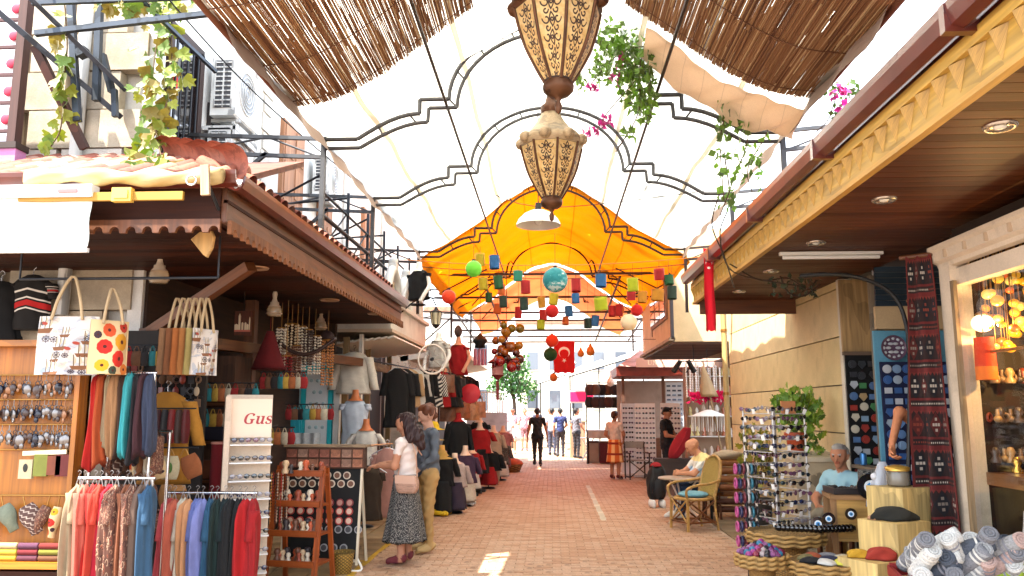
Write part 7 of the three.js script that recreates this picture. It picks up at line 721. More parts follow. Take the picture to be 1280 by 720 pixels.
// goods behind the display glass
{ const bust = (z, y, l) => { const t = thing('necklace_bust', l, 'bust', [3.5, y, z], -1.2); b().add(loft(8, 18, (k, a) => { const w = [0.12, 0.125, 0.12, 0.11, 0.1, 0.075, 0.04, 0.032, 0.03][Math.round(k * 8)], d = w * 0.5; return [cos(a) * w, 0.34 * k, sin(a) * d + 0.02 * (1 - k)]; })).mesh('form', M(0.72, 0.56, 0.22, { roughness: 0.8, map: GT.cloth, rep: 3 }), t); for (let k = 0; k < 2; k++) { const q = b(); for (let i = 0; i < 22; i++) { const a = PI * i / 21; q.sph(0.011, cos(a) * (0.075 + k * 0.015), 0.24 - sin(a) * (0.1 + 0.05 * k), 0.06 + 0.012 * sin(a), 1, 6, 5); } q.mesh('necklace', M(...[[0.1, 0.04, 0.03], [0.3, 0.2, 0.12]][k], { roughness: 0.25 }), t); } };
  bust(-5.88, 1.235, 'yellow bust with dark necklaces on the upper window shelf'); bust(-5.72, 0.645, 'yellow bust with necklaces on the lower window shelf'); bust(-5.3, 1.235, 'yellow bust with necklaces beside the window frame edge on the upper shelf');
  const hd = thing('mannequin_bust', 'mannequin head in patterned headscarf behind the display glass', 'mannequin head', [3.75, 1.3, -6.3], -1.2); b().add(loft(10, 16, (k, a) => { const r = 0.11 * Math.pow(sin(PI * (0.05 + 0.93 * k)), 0.6); return [cos(a) * r, 0.3 * k, sin(a) * r * 1.1]; })).mesh('headscarf', PM.paisley, hd); b().sph(0.075, 0, 0.15, 0.06, [0.85, 1.2, 0.9]).mesh('face', M(0.35, 0.2, 0.13), hd); b().add(loft(6, 16, (k, a) => { const r = 0.1 + 0.12 * k; return [cos(a) * r, 0.06 - 0.25 * k, sin(a) * r * 0.6]; })).mesh('shoulder_drape', PM.paisley, hd);
  const sp = M(0.72, 0.68, 0.58, { metalness: 0.7, roughness: 0.25 }), gd = M(0.6, 0.4, 0.12, { metalness: 0.9, roughness: 0.25 }), jar = [b().lathe([[0.001, 0.12], [0.02, 0.115], [0.035, 0.08], [0.02, 0.05], [0.04, 0.02], [0.035, 0]], 0, 0, 0, 10).geo(), b().add(new THREE.TorusGeometry(0.03, 0.01, 6, 14), [0, 0.04, 0]).geo(), b().sph(0.03, 0, 0.03, 0, [1, 0.9, 1], 10, 7).cyl(0.012, 0.016, 0.05, 0, 0.08, 0, 8).geo()];
  for (let r = 0; r < 2; r++) for (let i = 0; i < 26; i++) one('silver_trinket', ['small silver or brass trinket on the upper window shelf', 'small silver or brass trinket on the lower window shelf'][r], 'trinket', jar[i % 3], i % 3 ? sp : gd, [3.36 + rr(0, 0.22), [1.236, 0.646][r], -6.2 + i * 0.055], R() * 3, ['trinkets on the upper window shelf', 'trinkets on the lower window shelf'][r]);
  for (let r = 0; r < 3; r++) for (let i = 0; i < 16; i++) one('shelf_ornament', 'dark ornament on the back shelves behind the display glass', 'ornament', jar[(i + r) % 3], M(...pick([[0.3, 0.2, 0.12], [0.12, 0.08, 0.06], [0.45, 0.3, 0.15], [0.3, 0.08, 0.05]]), { roughness: 0.35 }), [3.36 + i * 0.04, 1.3 + r * 0.3, -6.42 + rr(0, 0.06)], R() * 3, 'ornaments on the back shelves');
  // cluster of lit mosaic lamps
  const cols = [[1, 0.5, 0.04], [1, 0.62, 0.08], [1, 0.2, 0.03], [0.9, 0.4, 0.02], [1, 0.72, 0.2]];
  for (let i = 0; i < 46; i++) { const c = cols[i % 5], p = [3.29 + rr(0, 0.5), 2.2 + (i % 6) * 0.1 + rr(-0.04, 0.04), -6.42 + rr(0, 0.3)]; const t = thing('mosaic_lamp', ['amber', 'golden', 'red', 'orange', 'pale gold'][i % 5] + ' mosaic glass lamp lit behind the display glass', 'lamp', p, 0, 'lit mosaic lamps in the display window'); b().sph(rr(0.026, 0.048), 0, 0, 0, [1, 0.9, 1], 12, 8).mesh('glass_globe', M(c[0] * 0.7, c[1] * 0.7, c[2] * 0.7, { roughness: 0.3, emissive: lin(...c), emissiveIntensity: 0.09 }), t); b().rod([0, 0.02, 0], [0, 3.04 - p[1], 0], 0.004, 4).mesh('chain', C.brass, t); }
  const g = thing('globe_lamp', 'round white lit glass globe hanging behind the display glass', 'lamp', P(1228, 404, 6.3)); b().sph(0.075, 0, 0, 0, [1.05, 0.92, 1.05], 20, 14).mesh('globe', M(0.9, 0.85, 0.7, { emissive: lin(1, 0.85, 0.5), emissiveIntensity: 0.35 }), g); b().lathe([[0.03, 0.06], [0.05, 0.07], [0.02, 0.09], [0.001, 0.1]], 0, 0, 0, 12).rod([0, 0.08, 0], [0, 3.03 - P(1228, 404, 6.3)[1], 0], 0.004, 4).mesh('cap', C.brass, g);
  const lp = new THREE.PointLight(lin(1, 0.7, 0.32), 0.22); lp.position.set(0.05, -0.03, 0.12); lp.castShadow = true; g.add(lp);
  const lp2 = new THREE.PointLight(lin(1, 0.58, 0.18), 0.5); lp2.position.set(3.62, 2.12, -5.95); lp2.castShadow = true; scene.add(lp2); lp2.name = 'mosaic_glow_light';
  const u = thing('red_lamp_shade', 'red cloth lantern hanging below the white globe behind the glass', 'lantern', P(1231, 440, 6.25)); b().cyl(0.07, 0.075, 0.22, 0, 0, 0, 14).mesh('shade', M(0.6, 0.08, 0.02, { roughness: 0.8 }), u); b().cyl(0.076, 0.076, 0.1, 0, -0.16, 0, 14).mesh('lower_band', M(0.7, 0.22, 0.04, { roughness: 0.8 }), u); b().rod([0, 0.1, 0], [0, 0.9, 0], 0.004, 4).mesh('cord', C.black, u);
  const fr = thing('picture_frame', 'gilt picture frame standing behind the display glass', 'frame', [3.7, 1.75, -5.5], -1.57); for (const [w, h, x, y] of [[0.03, 0.5, -0.2, 0], [0.03, 0.5, 0.2, 0], [0.43, 0.03, 0, 0.25], [0.43, 0.03, 0, -0.25]]) b().box(w, h, 0.02, x, y, 0).mesh('frame_bar', gd, fr); b().box(0.4, 0.5, 0.01, 0, 0, -0.01).mesh('picture', M(0.3, 0.08, 0.04), fr); b().rod([0, 0.25, 0], [0, 1.28, 0], 0.004).mesh('cord', C.black, fr);
}
{ // basket of rolled towels
  const t = thing('towel_crate', 'red slatted crate full of rolled towels below the display window', 'crate', [2.62, 0, -5.05], -0.2), rm = M(0.3, 0.02, 0.025, { roughness: 0.5 }); for (let i = 0; i < 4; i++) { b().box(1.1, 0.06, 0.02, 0, 0.44 + i * 0.085, 0.25).mesh('slat', rm, t); b().box(1.1, 0.06, 0.02, 0, 0.44 + i * 0.085, -0.25).mesh('slat', rm, t); for (const s of [-1, 1]) b().box(0.02, 0.06, 0.5, s * 0.55, 0.44 + i * 0.085, 0).mesh('slat', rm, t); } for (const x of [-0.53, 0.53]) for (const z of [-0.23, 0.23]) b().box(0.04, 0.74, 0.04, x, 0.37, z).mesh('leg', rm, t); b().box(1.06, 0.02, 0.46, 0, 0.42, 0).mesh('floor_board', rm, t); for (let i = 0; i < 20; i++) b().add(new THREE.TorusGeometry(0.018, 0.007, 5, 8), [-0.52 + i * 0.055, 0.735, 0.262]).mesh('lattice_ring', rm, t);
  const bandG = b().cyl(0.0485, 0.0485, 0.012, 0, 0, 0, 22, PI / 2).geo(), endRing = b().add(new THREE.TorusGeometry(0.036, 0.007, 5, 18)).add(new THREE.TorusGeometry(0.021, 0.007, 5, 14)).sph(0.012, 0, 0, 0, [1, 1, 0.5], 8, 5).geo(), rollG = loft(16, 26, (k, a) => { const r = 0.046 * (1 + 0.025 * sin(k * 21 + a) + 0.02 * sin(a * 3)) * (a > 5.9 ? 1.05 : 1); return [cos(a) * r, sin(a) * r, -0.13 + 0.26 * k]; }), tw = [['white', [0.76, 0.75, 0.72]], ['grey striped', [0.34, 0.34, 0.36]], ['slate grey', [0.16, 0.18, 0.22]], ['lime green', [0.5, 0.62, 0.1]], ['pale pink', [0.66, 0.5, 0.45]], ['white', [0.76, 0.75, 0.72]], ['light grey', [0.5, 0.5, 0.5]]].map(([n, c]) => [n, M(...c, { roughness: 1, map: GT.clay, rep: 5, bump: 0.002, sheen: 0.4 })]);
  for (let i = 0; i < 60; i++) { const r = Math.floor(i / 12), cIdx = i % 12, [n, m] = tw[i % 13 === 5 ? 3 : [0, 1, 6, 2, 0, 4, 1][(i * 3 + r) % 7]]; const o = thing('rolled_towel', `${n} towel roll heaped in the red slatted crate`, 'towel', [2.14 + cIdx * 0.086 + (r % 2) * 0.043, 0.75 + Math.floor(r / 2) * 0.08 + 0.02 * sin(cIdx * 2.1), -5.05 + (r % 2 ? -0.1 : 0.12) + rr(-0.02, 0.02)], (i % 2 ? rr(0.5, 1.3) : rr(-0.9, 0.2)), 'rolled towels in the red crate'); part('roll', rollG, m, o, [0, 0, 0], [rr(-0.9, -0.2), 0, 0]); part('rolled_end', endRing, m, o.children[0], [0, 0, 0.131]); for (const z of [-0.08, 0.05, 0.08]) part('stripe', bandG, M(...(i % 3 ? [0.3, 0.3, 0.33] : [0.6, 0.58, 0.54]), { roughness: 1 }), o.children[0], [0, 0, z]); }
  one('white_towel_bundle', 'tall bundle of white towels standing at the crate end', 'towel', loft(12, 20, (k, a) => { const r = 0.13 * (1 - 0.35 * k) * (1 + 0.08 * sin(a * 6 + k * 3)); return [cos(a) * r, 0.3 * k, sin(a) * r]; }), M(0.78, 0.76, 0.73, { roughness: 1, map: GT.clay, rep: 6, bump: 0.006 }), [2.98, 0.78, -5.2]);
}
{ // stepped yellow plinths with goods on
  const ym = M(0.8, 0.62, 0.3, { map: GT.wood, bump: 0.002, roughness: 0.6 }), pl = (x, z, w, h, l) => one('yellow_plinth', l, 'plinth', b().box(w, h, w, 0, h / 2, 0), ym, [x, 0.0, z], 0.5); pl(2.78, -6.75, 0.34, 1.09, 'tall yellow plinth holding a jar beside the hanging carpets'); pl(2.62, -6.5, 0.36, 0.86, 'middle yellow plinth holding dark bundled cloth'); pl(2.4, -6.35, 0.36, 0.6, 'low yellow plinth heaped with red and yellow cloth'); pl(2.78, -6.2, 0.34, 0.58, 'low yellow plinth below the towel crate corner');
  const heap = (x, y, z, w, h, m, l, s = 1) => one('cloth_heap', l, 'cloth', loft(7, 18, (k, a) => { const r = cos(k * 1.45) * (1 + 0.14 * sin(a * 4 + k * 6 + s) + 0.1 * sin(a * 7 + s)); return [cos(a) * r * w, h * sin(k * 1.5), sin(a) * r * w * 0.7]; }), m, [x, y, z]);
  heap(2.62, 0.862, -6.5, 0.17, 0.1, cloth(0.05, 0.05, 0.04), 'dark bundled cloth on the middle yellow plinth'); heap(2.44, 0.602, -6.3, 0.12, 0.09, cloth(0.5, 0.08, 0.05), 'red cloth heap on the low yellow plinth', 2); heap(2.3, 0.602, -6.38, 0.09, 0.06, cloth(0.7, 0.45, 0.05), 'yellow cloth heap on the low yellow plinth', 3); heap(2.53, 0.602, -6.42, 0.08, 0.05, cloth(0.2, 0.2, 0.24), 'grey cloth heap on the low yellow plinth', 4); heap(2.5, 0.862, -6.5, 0.07, 0.04, cloth(0.65, 0.4, 0.25), 'peach cloth folded on the middle yellow plinth', 5);
  const j = thing('glass_jar', 'glass jar with brass lid on the tall yellow plinth', 'jar', [2.78, 1.092, -6.75]); b().lathe([[0.001, 0], [0.085, 0], [0.09, 0.02], [0.09, 0.1], [0.07, 0.13]], 0, 0, 0, 18).mesh('glass', M(0.55, 0.5, 0.42, { transmission: 0.7, thickness: 0, roughness: 0.1 }), j); b().lathe([[0.09, 0.12], [0.095, 0.15], [0.04, 0.165], [0.001, 0.165]], 0, 0, 0, 18).mesh('lid', M(0.62, 0.42, 0.12, { metalness: 0.6, roughness: 0.3 }), j);
  [[2.78, 0.585, -6.2]].forEach(p => { for (let i = 0; i < 5; i++) one('small_tin', 'small patterned tin on the low plinth below the towel crate corner', 'tin', b().cyl(0.035, 0.035, 0.09, 0, 0.045, 0, 14), M(...pick([[0.5, 0.45, 0.3], [0.4, 0.38, 0.36], [0.55, 0.5, 0.4]]), { roughness: 0.4, map: GT.clay, rep: 5 }), [p[0] - 0.12 + i * 0.06, p[1], p[2] + 0.05 * (i % 2)], 0, 'tins on the low plinth'); });
}
{ // wicker stools with goods
  const stool = (x, z, r, h, l) => { const t = thing('wicker_stool', l, 'stool', [x, 0.0, z]); b().lathe([[r * 0.62, 0], [r * 0.6, 0.05], [r * 0.5, h * 0.5], [r * 0.52, h - 0.12]], 0, 0, 0, 24).mesh('drum', M(0.68, 0.42, 0.15, { map: GT.wicker, rep: 3, bump: 0.008 }), t); b().lathe([[r * 0.5, h - 0.12], [r * 0.9, h - 0.11], [r, h - 0.08], [r, h - 0.02], [r * 0.93, h], [r * 0.85, h - 0.025], [0.001, h - 0.025]], 0, 0, 0, 28).mesh('top', M(0.74, 0.5, 0.21, { map: GT.wicker, rep: 4, bump: 0.008 }), t); for (const [dy, k] of [[-0.085, 1], [-0.05, 1.025], [-0.015, 1]]) { const q = [], n = 60; for (let i = 0; i < n; i++) { const a = i / n * 2 * PI, w = 0.006 * sin(i * PI / 2); q.push([cos(a) * (r * k + w), h + dy + 0.006 * cos(i * PI / 2), sin(a) * (r * k + w)]); } b().tube(q, 0.014, 6, true, 120).mesh('rim_braid', M(0.7, 0.46, 0.18, { roughness: 0.7, map: GT.wicker }), t); } };
  stool(1.66, -6.72, 0.2, 0.57, 'narrow wicker stool heaped with pink and blue beads'); stool(2.13, -6.6, 0.28, 0.54, 'wide wicker stool covered with folded cloths'); stool(2.06, -7.45, 0.33, 0.64, 'wicker stool holding black beads behind the other two stools');
  const bc = [[0.42, 0.07, 0.3], [0.05, 0.28, 0.42], [0.25, 0.05, 0.2], [0.45, 0.2, 0.4], [0.03, 0.03, 0.05], [0.5, 0.42, 0.42], [0.3, 0.015, 0.07]], bn = ['magenta', 'blue', 'plum', 'lilac', 'black', 'white', 'dark red']; for (let i = 0; i < 60; i++) { const a = i * 2.4, r = 0.0215 * Math.sqrt(i); one('bead_ball', `${bn[i % 7]} bead ball heaped on the narrow wicker stool`, 'bead ball', b().sph(0.025, 0, 0, 0, 1, 10, 7).add(new THREE.TorusGeometry(0.024, 0.006, 5, 12)), M(...bc[i % 7], { roughness: 0.4, map: GT.clay, rep: 4 }), [1.66 + cos(a) * r, 0.57 + Math.max(0, 0.08 - r * 0.5), -6.72 + sin(a) * r], a, 'bead balls on the narrow wicker stool'); }
  const fc = [['navy', [0.05, 0.06, 0.12]], ['lemon yellow', [0.75, 0.7, 0.15]], ['white', [0.7, 0.68, 0.64]], ['black', [0.02, 0.02, 0.025]], ['olive', [0.3, 0.26, 0.12]], ['rust', [0.45, 0.14, 0.06]], ['grey', [0.3, 0.3, 0.32]], ['cream', [0.65, 0.58, 0.45]]]; fc.forEach(([n, c], i) => { const a = i * 0.8 + 0.3, r = i < 1 ? 0.02 : 0.15; one('folded_cloth', `${n} folded cloth on the wide wicker stool`, 'cloth', loft(6, 14, (k, q) => { const s = cos(k * 1.4) * (1 + 0.1 * sin(q * 5 + i)); return [cos(q) * s * 0.09, 0.04 * sin(k * 1.5), sin(q) * s * 0.06]; }), cloth(...c), [2.13 + cos(a) * r, 0.535, -6.6 + sin(a) * r], i); });
  const bb2 = (x, y, z, s, l) => { const t = thing('eye_bead', l, 'bead', [x, y, z], -0.2, 'blue eye beads beside the old man'); b().cyl(s, s, 0.02, 0, 0, 0, 20, PI / 2).mesh('black_disc', M(0.012, 0.012, 0.02, { roughness: 0.15, clearcoat: 1 }), t); b().cyl(s * 0.5, s * 0.5, 0.012, 0, 0, 0.008, 16, PI / 2).mesh('white_ring', M(0.7, 0.74, 0.76, { roughness: 0.15 }), t); b().cyl(s * 0.32, s * 0.32, 0.012, 0, 0, 0.011, 14, PI / 2).mesh('blue_ring', M(0.1, 0.34, 0.6, { roughness: 0.15 }), t); b().cyl(s * 0.14, s * 0.14, 0.012, 0, 0, 0.014, 10, PI / 2).mesh('pupil', C.black, t); };
  bb2(2.79, 1.03, -7.35, 0.115, 'large black and blue eye bead leaning beside the black box'); bb2(2.86, 0.86, -7.3, 0.085, 'medium black and blue eye bead below the largest one'); bb2(2.3, 0.72, -7.3, 0.06, 'small eye bead lying on the black bead string'); bb2(2.4, 0.76, -7.32, 0.055, 'small eye bead beside the pink pattern box'); bb2(2.6, 0.8, -7.34, 0.05, 'small eye bead against the tan table front');
  for (let i = 0; i < 18; i++) one('black_bead', 'black bead strung along the edge of the rear wicker stool', 'bead', b().sph(0.035, 0, 0, 0, 1, 10, 8).cyl(0.02, 0.02, 0.075, 0, 0, 0, 8, 0, 0, PI / 2), M(0.012, 0.012, 0.014, { roughness: 0.2, clearcoat: 0.6 }), [1.98 + i * 0.036, 0.68, -7.26 - 0.01 * Math.abs(i - 9)], 0, 'black beads on the rear stool');
  const tb = thing('tan_table', 'tan wooden display table with black box before the old man', 'table', [2.8, 0, -7.6], -0.15); b().box(0.62, 0.04, 0.42, 0, 0.93, 0).mesh('top', M(0.5, 0.3, 0.14, { map: GT.wood }), tb); b().box(0.56, 0.36, 0.02, 0, 0.73, 0.18).mesh('front_panel', M(0.62, 0.4, 0.14, { map: GT.wood }), tb); for (const x of [-0.28, 0.28]) for (const z of [-0.17, 0.17]) b().box(0.05, 0.92, 0.05, x, 0.46, z).mesh('leg', M(0.5, 0.3, 0.14, { map: GT.wood }), tb);
  one('black_box', 'black patterned box on the tan display table', 'box', b().box(0.26, 0.2, 0.22, 0, 0.1, 0), PM.speckle, [2.94, 0.952, -7.62], -0.15); one('dark_tray', 'dark tray of trinkets on the tan display table', 'tray', (() => { const q = b().box(0.3, 0.02, 0.3, 0, 0.01, 0).box(0.3, 0.05, 0.015, 0, 0.03, 0.15).box(0.015, 0.05, 0.3, -0.15, 0.03, 0).box(0.015, 0.05, 0.3, 0.15, 0.03, 0); for (let i = 0; i < 20; i++) q.sph(0.025, rr(-0.12, 0.12), 0.04, rr(-0.12, 0.12), 1, 7, 5); return q; })(), M(0.06, 0.05, 0.05, { roughness: 0.4 }), [2.66, 0.952, -7.6]);
  one('blue_can', 'blue drinks can on the ledge beside the old man', 'can', b().lathe([[0.001, 0], [0.028, 0], [0.033, 0.01], [0.033, 0.11], [0.026, 0.122], [0.001, 0.12]], 0, 0, 0, 16), M(0.12, 0.3, 0.55, { metalness: 0.6, roughness: 0.3 }), [3.17, 1.14, -8.5]); one('ledge_shelf', 'narrow grey ledge in front of the black felt board', 'ledge', b().box(0.16, 0.03, 0.7, 0, 0, 0).box(0.03, 1.12, 0.03, 0, -0.56, 0.3).box(0.03, 1.12, 0.03, 0, -0.56, -0.3), M(0.3, 0.24, 0.18, { map: GT.wood }), [3.19, 1.12, -8.35]);
}
{ // rotating sunglasses rack
  const X = 2.15, Z = 8.0, t = thing('sunglasses_rack', 'square rotating wire rack of sunglasses before the potted plant', 'rack', [X, 0, -Z], 0.5); const wm = M(0.62, 0.6, 0.58, { metalness: 0.5, roughness: 0.35 }); for (const x of [-0.2, 0.2]) for (const z of [-0.2, 0.2]) b().rod([x, 0.4, z], [x, 1.72, z], 0.009, 6).mesh('upright', wm, t); for (let r = 0; r < 11; r++) b().rod([-0.2, 0.46 + r * 0.12, 0.2], [0.2, 0.46 + r * 0.12, 0.2], 0.006, 5).rod([-0.2, 0.46 + r * 0.12, -0.2], [0.2, 0.46 + r * 0.12, -0.2], 0.006, 5).rod([-0.2, 0.46 + r * 0.12, 0.2], [-0.2, 0.46 + r * 0.12, -0.2], 0.006, 5).rod([0.2, 0.46 + r * 0.12, 0.2], [0.2, 0.46 + r * 0.12, -0.2], 0.006, 5).mesh('tier', wm, t); b().cyl(0.02, 0.02, 1.7, 0, 0.86, 0, 8).mesh('pole', wm, t); b().lathe([[0.001, 0.04], [0.2, 0.02], [0.22, 0]], 0, 0.005, 0, 20).mesh('base', wm, t); b().box(0.18, 0.12, 0.01, 0, 1.72, 0.2).mesh('header_card', M(0.6, 0.3, 0.15), t);
  let q6 = 0; const tagG = boxG(0.035, 0.05, 0.003), o3 = new THREE.Object3D(); o3.position.set(X, 0, -Z); for (const f of [0.5, 0.5 - PI / 2]) { o3.rotation.y = f; o3.updateMatrix(); for (let r = 0; r < 15; r++) for (let i = 0; i < 4; i++) { const p = new THREE.Vector3(-0.165 + i * 0.11, 0.5 + r * 0.086, 0.215).applyMatrix4(o3.matrix); const c = one('sunglasses', `${['black', 'brown', 'navy', 'purple', 'grey', 'dark teal'][q6 = Math.floor(R() * 6)]} pair of sunglasses hooked on the square rotating rack`, 'sunglasses', glassesG, glM[q6], [p.x, p.y + rr(-0.012, 0.012), p.z], f + rr(-0.35, 0.35), 'sunglasses on the rotating rack'); c.scale.setScalar(rr(0.85, 1.05)); c.rotation.z = rr(-0.2, 0.2); if ((r + i) % 2) part('price_tag', tagG, M(0.75, 0.72, 0.68), c, [0.02, -0.02, 0.01], [0.2, 0, rr(-0.4, 0.4)]); } }
  const u = thing('bead_stand', 'slim stand of coloured bead bracelets beside the rotating rack', 'stand', [1.8, 0, -7.75]); b().rod([0, 0, 0], [0, 1.22, 0], 0.014, 8).mesh('pole', C.steel, u); b().lathe([[0.001, 0.03], [0.15, 0.01], [0.15, 0]], 0, 0.005, 0, 16).mesh('base', C.steel, u); for (let i = 0; i < 7; i++) b().rod([-0.1, 0.4 + i * 0.13, 0], [0.1, 0.4 + i * 0.13, 0], 0.008, 6).mesh('arm', C.steel, u); for (let i = 0; i < 42; i++) { const r = i % 7, k = Math.floor(i / 7); one('bracelet', `${['magenta', 'black', 'teal', 'pearl', 'maroon', 'navy'][(i * 5 + r) % 6]} bead bracelet on the slim stand`, 'bracelet', b().add(new THREE.TorusGeometry(0.042, 0.012, 6, 14), [0, 0, 0], [0, PI / 2, 0]), M(...[[0.45, 0.1, 0.26], [0.03, 0.03, 0.04], [0.06, 0.22, 0.28], [0.5, 0.46, 0.44], [0.22, 0.05, 0.07], [0.05, 0.06, 0.14]][(i * 5 + r) % 6], { roughness: 0.35 }), [1.8 - 0.09 + k * 0.036, 0.37 + r * 0.13, -7.75], 0, 'bracelets on the slim stand'); }
}
{ // cabinet with potted plant
  const t = thing('meter_cabinet', 'beige metal cabinet with sloped lid against the panel wall', 'cabinet', [3.03, 0, -9.75]); b().box(0.48, 1.12, 0.4, 0, 0.57, 0).mesh('body', M(0.55, 0.46, 0.33, { map: GT.metal, roughness: 0.5 }), t); b().box(0.52, 0.05, 0.46, 0, 1.16, 0.0, 0.12).mesh('lid', M(0.68, 0.6, 0.47, { map: GT.metal, roughness: 0.5 }), t); b().box(0.03, 0.08, 0.02, 0.15, 0.7, 0.205).mesh('handle', C.steel, t);
  const p = thing('potted_plant', 'bushy bright green plant in an orange pot on the beige cabinet', 'plant', [2.86, 1.2, -9.72]); b().lathe([[0.001, 0], [0.085, 0], [0.115, 0.2], [0.13, 0.2], [0.13, 0.235], [0.11, 0.235], [0.1, 0.2], [0.001, 0.2]], 0, 0, 0, 20).mesh('pot', M(0.55, 0.13, 0.04, { roughness: 0.6, map: GT.clay }), p); b().cyl(0.1, 0.1, 0.02, 0, 0.2, 0, 16).mesh('soil', M(0.05, 0.035, 0.025), p); const st = b(); for (let i = 0; i < 14; i++) { const a = i * 0.45; st.tube([[0, 0.2, 0], [cos(a) * 0.1, 0.4, sin(a) * 0.1], [cos(a) * 0.25, 0.5 + (i % 4) * 0.06, sin(a) * 0.16]], 0.006, 5); } st.mesh('stems', M(0.12, 0.16, 0.04), p); const lms = [leafM(0.3, 0.46, 0.05), leafM(0.4, 0.52, 0.07), leafM(0.2, 0.36, 0.05)]; for (let i = 0; i < 280; i++) { const a = R() * 2 * PI, e = Math.acos(2 * R() - 1), k = Math.pow(R(), 0.4), dn = R() < 0.3; part('leaf', vineLeafG, lms[Math.floor(R() * 3)], p, dn ? [0.16 + rr(-0.05, 0.12), rr(-0.1, 0.5), rr(-0.1, 0.12)] : [k * sin(e) * cos(a) * 0.32 + 0.02, 0.5 + k * cos(e) * 0.27, k * sin(e) * sin(a) * 0.2], [rr(-1.2, 1.2), rr(-2, 2), rr(-2.2, 2.2)], rr(0.07, 0.12)); }
  const q = thing('potted_plant', 'yellow green bush in a dark tub beside the log bench', 'plant', [3.04, 0, -12.35]); b().lathe([[0.001, 0], [0.17, 0], [0.21, 0.4], [0.19, 0.4], [0.17, 0.36], [0.001, 0.36]], 0, 0, 0, 18).mesh('tub', M(0.07, 0.06, 0.055), q); const s2 = b(); for (let i = 0; i < 10; i++) { const a = i * 0.63; s2.tube([[0, 0.36, 0], [cos(a) * 0.1, 0.7, sin(a) * 0.1], [cos(a) * 0.2, 1.0 + (i % 3) * 0.15, sin(a) * 0.16]], 0.008, 5); } s2.mesh('stems', M(0.12, 0.12, 0.04), q); const l2 = [leafM(0.4, 0.4, 0.05), leafM(0.3, 0.34, 0.04), leafM(0.48, 0.44, 0.1)]; for (let i = 0; i < 190; i++) { const a = R() * 2 * PI, k = Math.sqrt(R()); part('leaf', vineLeafG, l2[Math.floor(R() * 3)], q, [cos(a) * k * 0.26, rr(0.55, 1.42), sin(a) * k * 0.2], [rr(-1.2, 1.2), rr(-2, 2), rr(-2.2, 2.2)], rr(0.07, 0.13)); }
}
{ // log bench
  const t = thing('log_bench', 'brown log bench with black iron arms standing by the beige wall', 'bench', [2.83, 0, -13.2]); const lm = [M(0.45, 0.2, 0.08, { map: GT.wood, bump: 0.003, roughness: 0.5 }), M(0.52, 0.24, 0.09, { map: GT.wood, bump: 0.003, roughness: 0.5 }), M(0.2, 0.08, 0.04, { map: GT.wood, bump: 0.003, roughness: 0.5 })]; for (let i = 0; i < 4; i++) b().cyl(0.058, 0.058, 0.68, 0, 0.5 + i * 0.125, 0.22, 12, 0, 0, PI / 2).mesh('back_log', lm[i % 2], t); for (let i = 0; i < 4; i++) b().cyl(0.05, 0.05, 0.68, 0, 0.4, 0.12 - i * 0.11, 12, 0, 0, PI / 2).mesh('seat_log', lm[(i + 1) % 3], t); b().cyl(0.05, 0.05, 0.68, 0, 0.16, 0.16, 10, 0, 0, PI / 2).cyl(0.05, 0.05, 0.68, 0, 0.28, 0.18, 10, 0, 0, PI / 2).mesh('lower_log', lm[2], t); for (const s of [-1, 1]) b().tube([[s * 0.36, 0, 0.24], [s * 0.37, 0.5, 0.24], [s * 0.37, 0.72, 0.1], [s * 0.37, 0.68, -0.22], [s * 0.37, 0.4, -0.28], [s * 0.36, 0, -0.26]], 0.022, 8).mesh('iron_arm', C.black, t); one('cream_bundle', 'cream cloth bundle lying on top of the log bench back', 'cloth', loft(8, 16, (k, a) => { const r = sin(PI * (0.06 + 0.88 * k)) * (1 + 0.1 * sin(a * 3 + k * 6)); return [-0.26 + 0.5 * k, 0.05 + cos(a) * 0.075 * r, sin(a) * 0.1 * r]; }), cloth(0.62, 0.5, 0.36), [2.78, 0.95, -12.98]); }
